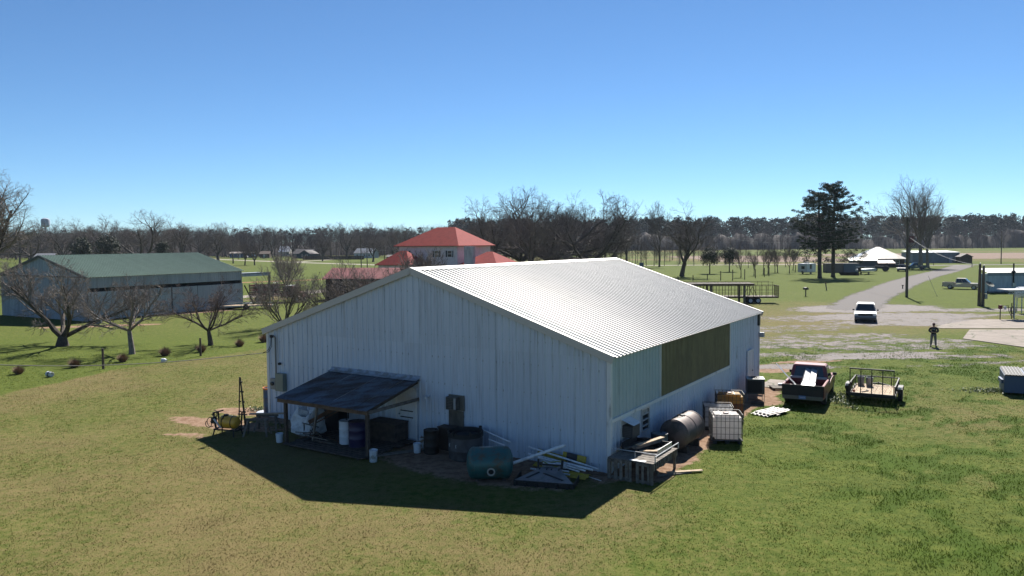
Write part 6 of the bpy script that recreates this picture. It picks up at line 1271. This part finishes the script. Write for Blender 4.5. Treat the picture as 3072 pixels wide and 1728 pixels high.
# ------------------------------------------------------------------ road side
mbx = thing('mailbox', 'dark rural mailbox on a wooden post at the gravel road', 'mailbox', G(2417, 889), .3); MB().bb((-.06, -.06, 0), (.06, .06, .95)).build('post', wood_g, mbx); MB().prism([(-.26, 0), (.26, 0), (.26, .2), (.18, .31), (0, .35), (-.18, .31), (-.26, .2)], -.3, .3, 'Y').build('box', dark_steel, mbx, (0, 0, .95)); MB().bb((.27, -.1, 1.1), (.285, .1, 1.25)).build('flag', lens_r, mbx)
for px, py, H, le, lb in ((2480, 871, 1.2, .1, 'leaning grey marker post on the lawn by the road'), (2708, 866, .55, 0, 'stubby dark standpipe in the grass near the tall pole'), (2916, 802, 1.0, 0, 'thin marker post at the road junction'), (2800, 796, .8, 0, 'small dark post beside the grey building road')):
    t = thing('marker_post', lb, 'post', G(px, py)); MB().tube([(0, 0, 0), (-le * 2, 0, H)], .09, 7).build('post', wood_g, t); MB().box((-le * 2, 0, H), (.26, .2, .14)).build('cap', wood_d, t)
gr_ = thing('guy_rod', 'thin leaning rod in the grass between the tall pole and the tan pickup', 'rod', G(2811, 889)); MB().tube([(0, 0, 0), (-1.1, .4, 2.9)], .02, 5).build('rod', pipe_m, gr_); MB().lathe([(.06, 0), (.04, .1), (.001, .12)], 8, cap=False).build('anchor', dark_steel, gr_)
# stock trailer, pole shed and rails
st = thing('stock_trailer', 'long rusty open stock trailer with upright bars and paired wheels', 'trailer', G(2260, 909), -R(94)); rustd = mat('dark_rust', (.045, .028, .02), (.075, .04, .025), .8, .1, 4)
MB().bb((-1.1, -10.5, .72), (1.1, 2.9, .92)).build('deck', rustd, st)
for s_ in (-1, 1):
    for k in range(18): y = -10.4 + k * .782; MB().bb((s_ * 1.08 - .03, y - .03, .9), (s_ * 1.08 + .03, y + .03, 2.25)).build('upright', rustd, st)
    for z in (1.25, 1.7, 2.27): MB().bar((s_ * 1.08, -10.45, z), (s_ * 1.08, 2.9, z), .05 if z > 2 else .025).build('rail', rustd, st)
    MB().bar((s_ * 1.08, -10.3, 2.75), (s_ * 1.08, 2.2, 2.75), .04).build('upper_rail', rustd, st)
    for k in range(10): y = -10.2 + k * 1.37; MB().bar((s_ * 1.08, y, 2.27), (s_ * 1.08, y, 2.75), .03).build('upper_post', rustd, st)
    for k in (0, 1): MB().bar((s_ * 1.08, 0.2 - k * 6.2, .95), (s_ * 1.08, -.4 - k * 6.2, 2.2), .05).build('diagonal', rustd, st); MB().bar((s_ * 1.08, -.9 - k * 6.2, .95), (s_ * 1.08, -.4 - k * 6.2, 2.2), .05).build('diagonal', rustd, st)
    for y in (-.6, .35): wheel(st, s_ * .98, y, .38, .24, mat('rim_white', (.4, .42, .46), None, .5))
for k in range(7): MB().bar((-1.05 + k * .35, 2.9, .9), (-1.05 + k * .35, 2.9, 2.27), .05).build('end_bar', rustd, st)
MB().bar((-1.1, 2.9, 2.27), (1.1, 2.9, 2.27), .06).build('end_rail', rustd, st)
psd = thing('pole_shed', 'low open pole shed with flat grey board roof before the stock trailer', 'shed', G(2233, 914), R(86)); 
for x, y in ((0, 0), (0, 4.1), (0, 8.2), (3, 0), (3, 4.1), (3, 8.2)): MB().bb((x - .12, y - .12, 0), (x + .12, y + .12, 2.4)).build('post', wood_g, psd)
for x in (0, 3): MB().bb((x - .08, -1.2, 2.4), (x + .08, 9.2, 2.6)).build('beam', wood_g, psd)
for k in range(12): MB().bb((-.5, -1.2 + k * .88, 2.6), (3.6, -1.2 + k * .88 + .84, 2.66)).build('roof_board', wood_d, psd)
for k in range(10): MB().bar((-.3, -1 + k * 1.0, 2.45), (-.3, -1 + k * 1.0, 2.55), .12).build('rafter_end', wood_d, psd)
for i, (px, py, H) in enumerate(((2034, 845, 1.1), (2079, 842, 1.1), (2122, 840, 1.3), (2162, 841, 1.9), (2198, 841, 2.2), (2234, 838, 2.1), (2266, 834, 1.9), (2293, 830, 2.0), (2307, 828, 2.0), (2386, 817, 1.9))):
    t = thing('rail_post', ('weathered fence post in the row behind the stock trailer'), 'post', G(px, py), 0, 'fence posts behind the stock trailer'); MB().tube([(0, 0, 0), (0, 0, H)], .09, 7).build('post', wood_d, t); MB().tube([(0, -.09, H * .8), (.05, -.11, H * .8)], .01, 4).build('staple', dark_steel, t)
# caravan, sheds, boats and machines under the pines
cv_ = thing('caravan', 'white travel trailer with dark rear window under the pines', 'caravan', G(2420, 822), R(-52)); cvm = mat('caravan_white', (.50, .50, .52), None, .45)
MB().prism([(-1.9, .5), (1.9, .5), (2.0, 2.3), (1.8, 2.55), (-1.8, 2.55), (-1.95, 2.3)], -1.2, 1.2, 'X').build('body', cvm, cv_, bev=.06)
win(cv_, .2, 1.3, .7, .55, -1.9, dark_steel); win(cv_, -.3, 1.3, .5, .9, 1.2, dark_steel, side='right'); MB().bb((1.205, .5, .6), (1.22, 1.1, 2.2)).build('door', wtrim_m, cv_); MB().bb((-.4, -.4, 2.55), (.4, .4, 2.85)).build('roof_unit', grey_box, cv_); MB().bb((-.25, -1.97, .62), (.25, -1.93, .8)).build('tail_plate', dark_m, cv_)
for s_ in (-1, 1): wheel(cv_, s_ * 1.05, 0, .33, .2)
MB().bar((0, 1.9, .45), (0, 3.2, .4), .12).build('tongue', dark_steel, cv_)
for px, py, L, H, c, lb, nm in ((2503, 818, 4.0, 2.2, mat('beige_shed', (.16, .13, .11), None, .8), 'beige box shed behind the domed pine trunk', 'box_shed'), (2554, 818, 3.6, 2.2, mat('slate_box', (.09, .11, .14), None, .6), 'slate blue cargo box between the pines and the pontoon boat', 'cargo_box')):
    t = thing(nm, lb, 'shed', G(px, py), -.1); MB().bb((-L / 2, 0, .1), (L / 2, 2.6, H)).build('wall', c, t); MB().bb((-L / 2 - .1, -.1, H), (L / 2 + .1, 2.7, H + .1)).build('roof', shg, t); MB().bb((.2, -.04, .15), (1.2, -.01, 1.9)).build('door', c, t); MB().bb((-L / 2, .1, 0), (L / 2, 2.5, .1)).build('skid', wood_d, t)
pb = thing('pontoon_boat', 'white pontoon boat with blue stripes on a trailer near the cargo box', 'boat', G(2598, 823), R(-50)); 
MB().prism([(-3, .8), (-3, 1.25), (2.4, 1.35), (3.2, 1.15), (2.6, .75)], -1.1, 1.1, 'X').build('hull', mat('boat_white', (.40, .42, .44), None, .4), pb, bev=.06)
for z in (.95, 1.15): MB().bb((-1.12, -2.9, z), (1.12, 2.3, z + .07)).build('stripe', mat('boat_blue', (.04, .10, .15), None, .4), pb)
for s_ in (-1, 1): MB().tube([(s_ * 1.0, -2.8, 1.3), (s_ * 1.0, -2.8, 1.8), (s_ * 1.0, 2.0, 1.8), (s_ * 1.0, 2.0, 1.3)], .03, 5).build('rail', galv, pb); wheel(pb, s_ * .9, -.6, .3, .2)
MB().bar((0, -3, .45), (0, 4, .45), .12).build('trailer_beam', dark_steel, pb); MB().bb((-.3, -3.4, .7), (.3, -3, 1.7)).build('outboard', blk, pb, bev=.05)
jb = thing('jon_boat', 'small black flat-bottomed boat lying on the grass before the cargo box', 'boat', G(2547, 826), R(75)); MB().add([(-.5, -2, 0), (.5, -2, 0), (.45, 1.7, 0), (-.45, 1.7, 0), (-.75, -2.1, .5), (.75, -2.1, .5), (.65, 2.2, .6), (-.65, 2.2, .6)], [(3, 2, 1, 0), (0, 1, 5, 4), (1, 2, 6, 5), (2, 3, 7, 6), (3, 0, 4, 7)]).build('hull', blk, jb); MB().bb((-.6, -.4, .35), (.6, -.1, .4)).build('bench_seat', wht_pl, jb); MB().bb((-.6, .8, .38), (.6, 1.1, .43)).build('bench_seat', wht_pl, jb)
tk_ = thing('tractor', 'dark old tractor parked beside the pontoon boat', 'tractor', G(2645, 814), R(60)); 
for s_ in (-1, 1): wheel(tk_, s_ * .85, -.9, .72, .4); wheel(tk_, s_ * .7, 1.4, .4, .25)
MB().bb((-.35, -.6, .7), (.35, 1.9, 1.35)).build('hood', dkp, tk_, bev=.06); MB().bb((-.35, -1.2, .6), (.35, -.6, 1.0)).build('seat_base', dark_steel, tk_); MB().bb((-.25, -1.3, 1.0), (.25, -.85, 1.4)).build('seat', blk, tk_); MB().tube([(0, 1.2, 1.3), (0, 1.2, 2.0)], .04, 6).build('exhaust', dark_steel, tk_)
for s_ in (-1, 1): MB().bar((s_ * .5, -1.2, 1.0), (s_ * .5, -1.2, 2.2), .07).build('roll_bar', dark_steel, tk_)
MB().bar((-.5, -1.2, 2.2), (.5, -1.2, 2.2), .07).build('roll_bar', dark_steel, tk_)
tc_ = thing('trash_can', 'dark wheeled trash can beside the teal pickup', 'trash can', G(2764, 811), 0); MB().lathe([(.28, 0), (.36, 1.0), (.38, 1.0), (.38, 1.05)], 12, cap=True).build('bin', bcar, tc_); MB().lathe([(.4, 1.05), (.38, 1.12), (.001, 1.18)], 12, cap=False).build('lid', blk, tc_)
bt = thing('trash_can', 'blue trash can on the lawn road by the leaning bare tree', 'trash can', G(1924, 801), 0); MB().bb((-.6, -.4, 0), (.6, .4, 1.3)).build('bin', bl_, bt, bev=.05); MB().bb((-.65, -.45, 1.3), (.65, .45, 1.4)).build('lid', blk, bt)
# hip-roofed house, grey building, small shed
hh = thing('hip_roof_house', 'dark low house with shining pale hipped metal roof beyond the pines', 'house', G(2655, 803) + Vector((0, 3, 0)), -R(14)); shine = mat('shiny_metal_roof', (.52, .50, .47), (.42, .38, .32), .28, .7, .6, lo=.4, hi=.7)
MB().bb((-6, 0, 0), (6.5, 11, 2.5)).build('wall', mat('dark_brick', (.04, .03, .028), None, .9), hh); hip(-6, 6.5, 0, 11, 2.5, 5.9, 0, .8, 5.5, .7).build('roof', shine, hh)
MB().bb((-8.6, -3.4, 0), (-1.4, 0, 2.1)).build('porch_wall', mat('porch_grey', (.08, .08, .09), None, .8), hh); MB().add([(-8.9, -3.9, 2.1), (-1.3, -3.9, 2.1), (-1.3, .2, 2.75), (-8.9, .2, 2.75)], [(0, 1, 2, 3)]).build('porch_roof', shine, hh); MB().add([(-1.3, -3.7, 1.3), (3.4, -3.7, 1.3), (3.0, -.2, 2.4), (-1.0, -.2, 2.4)], [(0, 1, 2, 3)]).build('red_awning', mat('awning_red', (.16, .05, .05), None, .6), hh)
for x in (-.5, 3.2): MB().bar((x, -3.6, 0), (x, -3.6, 1.35), .12).build('awning_post', wood_d, hh)
win(hh, 4.6, .9, 1.0, 1.1)
gbd = thing('grey_building', 'grey-blue flat-roofed metal building behind the sycamore stems', 'building', G(2808, 789), -R(4)); gbm = mat('grey_blue_wall', (.19, .21, .235), (.16, .18, .2), .6, .1, 1, rnd_obj=.06)
for i in range(12): rib_sheet(1.28, 3.6, 4, .03, .08, .03).build('wall_panel', gbm, gbd, (-7.7 + i * 1.28, 0, 0))
MB().bb((-7.7, .1, 0), (7.66, 9, 3.55)).build('shell', gbm, gbd); MB().add([(-7.9, -.2, 3.62), (7.9, -.2, 3.62), (7.9, 9.2, 4.1), (-7.9, 9.2, 4.1)], [(0, 1, 2, 3)]).build('roof', lmetal, gbd); MB().bb((4.2, -.08, 0), (5.3, -.04, 2.1)).build('door', mat('pale_door', (.33, .38, .45), None, .5), gbd); MB().bb((6.6, -.1, 0), (7.6, -.05, 2.9)).build('dark_opening', dark_m, gbd)
bs = thing('brown_shed', 'small dark brown gabled shed beside the grey building', 'shed', G(2899, 790), -.05); MB().bb((-1.9, 0, 0), (1.9, 3, 2.3)).build('wall', brn, bs); gable_roof(-1.9, 1.9, 0, 3, 2.3, 3.2, .25, .1, 'Y').build('roof', mat('dark_roof', (.05, .04, .038), None, .8), bs); MB().bb((-.5, -.05, 0), (.5, -.01, 1.9)).build('door', wood_d, bs); MB().prism([(-1.9, 2.3), (0, 3.1), (1.9, 2.3)], 0, .08, 'Y').build('gable', brn, bs)
# white mobile home on the right with mast and dish
mh = thing('mobile_home', 'white metal mobile home with bright low roof beside the short poles', 'mobile home', G(2963, 879), -R(2)); mhm = mat('pale_metal_wall', (.36, .42, .47), (.3, .35, .4), .55, 0, 1.5, (1.5, 1.5, .4), rnd_obj=.05)
for i in range(17): rib_sheet(1.2, 2.75, 4, .02, .08, .03).build('wall_panel', mhm, mh, (i * 1.2, 0, .1))
MB().bb((0, .08, 0), (20.4, 2.1, 2.8)).build('shell', mhm, mh); MB().bb((-.1, -.07, 2.55), (20.5, .0, 3.0)).build('fascia', mat('blue_fascia', (.18, .22, .27), None, .5), mh); MB().add([(-.25, -.25, 3.02), (20.7, -.25, 3.02), (20.7, 2.2, 3.62), (-.25, 2.2, 3.62)], [(0, 1, 2, 3)]).build('roof', roof_m, mh); MB().bb((-.05, 0, 0), (20.45, .06, .3)).build('skirting', dark_steel, mh)
MB().tube([(3.6, -.2, 1.3), (3.55, -.2, 4.4)], .11, 8).build('service_mast', dark_steel, mh); MB().lathe([(.28, 0), (.3, .2), (.2, .4)], 10, (3.55, -.2, 2.9)).build('mast_flashing', dark_steel, mh); MB().bb((3.4, -.35, 1.0), (3.85, -.1, 1.5)).build('meter', galv, mh)
sdh = thing('satellite_dish', 'dark round satellite dish on a pole before the white mobile home', 'satellite dish', G(2966, 882), .3); MB().tube([(0, 0, 0), (0, 0, 1.3)], .04, 7).build('pole', pipe_m, sdh); o = MB().lathe([(.001, 0), (.4, .05), (.62, .14), (.63, .16), (.38, .08), (.001, .03)], 18, cap=False).build('dish', mat('dish_grey', (.08, .09, .07), None, .6), sdh, (0, -.05, 1.35), (R(35), 0, 0), smooth=True); MB().bar((0, 0, .05), (0, .05, .5), .03).build('feed_arm', dark_steel, o)
# fuel stand on the concrete
fs = thing('fuel_canopy', 'flat white canopy on thin steel posts over a fuel stand on the concrete', 'canopy', G(3042, 958), -R(3)); 
MB().bb((-.7, -.2, 2.85), (6, 1.9, 2.95)).build('roof_deck', roof_m, fs); 
for z in (2.55, 2.82): MB().bar((-.7, -.15, z), (6, -.15, z), .06).build('truss_chord', galv, fs)
for k in range(14): x = -.68 + k * .46; MB().bar((x, -.15, 2.55), (x + .25, -.15, 2.82), .03).build('truss_web', galv, fs); MB().bar((x + .25, -.15, 2.82), (x + .5, -.15, 2.55), .03).build('truss_web', galv, fs)
for x, y in ((.0, 0), (.85, 1.6), (5, 0), (5, 1.7)): MB().bar((x, y, 0), (x, y, 2.85), .09).build('post', galv if x < .5 else mat('olive_post', (.07, .075, .03), None, .6), fs)
MB().bar((-.5, 1.0, 1.1), (5, 1.6, 1.1), .05).build('side_rail', dark_steel, fs)
fp = thing('fuel_pump', 'small red pump box on a post with hose and bucket by the concrete pad', 'pump', G(3000, 960), .1); MB().bar((0, 0, 0), (0, 0, 1.1), .06).build('post', dark_steel, fp); MB().bb((-.16, -.12, 1.1), (.16, .12, 1.48)).build('pump_box', mat('pump_red', (.14, .02, .025), None, .5), fp, bev=.02); MB().bar((.16, 0, 1.42), (.85, 0, 1.42), .035).build('arm', dark_steel, fp); MB().lathe([(.11, 1.02), (.13, 1.36), (.001, 1.36)], 12, (.5, 0, 0), cap=True).build('filter_can', wtrim_m, fp); MB().tube([(.82, 0, 1.42), (.9, 0, .9), (1.1, -.05, .45), (1.3, -.1, .2), (1.35, 0, .9)], .03, 6).build('hose', blk, fp)
bk3 = thing('hose_reel', 'dark hose and nozzle hanging beside the fuel canopy post', 'hose', G(3036, 957), 0); MB().tube([(.25 * math.cos(a), -.02 * a, .9 + .35 * math.sin(a)) for a in np.linspace(0, 12, 40)], .03, 5).build('coil', blk, bk3); MB().bar((0, .1, 0), (0, .1, 1.6), .06).build('stand', dark_steel, bk3)
wtk = thing('fuel_tank', 'white rounded fuel tank on legs behind the canopy', 'tank', G(3082, 938), 0); MB().lathe([(.001, -1.4), (.4, -1.3), (.6, -1.1), (.62, 1.1), (.4, 1.3), (.001, 1.4)], 20, (0, 0, 2.2), 'X', cap=False).build('shell', wht_pl, wtk, smooth=True)
for x in (-.9, .9):
    for y in (-.4, .4): MB().bar((x, y, 0), (x, y, 1.75), .08).build('leg', galv, wtk)
dp = thing('dumpster', 'blue steel dumpster with black ribbed lids and side pockets at the lawn', 'dumpster', G(3062, 1180), -R(24)); dbl = mat('dumpster_blue', (.035, .065, .13), (.05, .05, .06), .5, .2, 3, lo=.55, hi=.75)
MB().prism([(-.75, .12), (.75, .12), (.8, 1.2), (-.72, 1.02)], -.85, 1.0, 'X').build('body', dbl, dp, bev=.02)
for x in (-.87, 1.02): MB().bb((x - .08, -.5, .55), (x + .08, .5, .75)).build('fork_pocket', dbl, dp)
for x in (-.83, .12):
    o = MB().add([(x, -.8, 1.05), (x + .86, -.8, 1.05), (x + .86, .82, 1.25), (x, .82, 1.25), (x, -.8, 1.0), (x + .86, -.8, 1.0)], [(0, 1, 2, 3), (4, 5, 1, 0)]).build('lid', blk, dp)
    for k in range(6): MB().bar((x + .08 + k * .14, -.78, 1.06), (x + .08 + k * .14, .8, 1.262), .035, .03).build('lid_rib', mat('lid_grey', (.05, .05, .055), None, .5), o)
for x in (-.6, .75):
    for y in (-.5, .5): MB().lathe([(.1, -.04), (.1, .04)], 10, (x, y, .1), 'X').build('caster', blk, dp)

# ------------------------------------------------------------------ air: thin even haze round the whole place
hm = bpy.data.materials.new('air'); hm.use_nodes = True; nt = hm.node_tree; nt.nodes.clear()
ou = nt.nodes.new('ShaderNodeOutputMaterial'); pv = nt.nodes.new('ShaderNodeVolumePrincipled'); pv.inputs['Color'].default_value = (.72, .84, 1, 1); pv.inputs['Density'].default_value = .00006; pv.inputs['Anisotropy'].default_value = .2
nt.links.new(pv.outputs[0], ou.inputs['Volume'])
tag(MB().bb((-2400, -500, -1), (2400, 2600, 60)).build('haze', hm), 'thin pale blue air over the whole farmland', 'haze', kind='stuff')
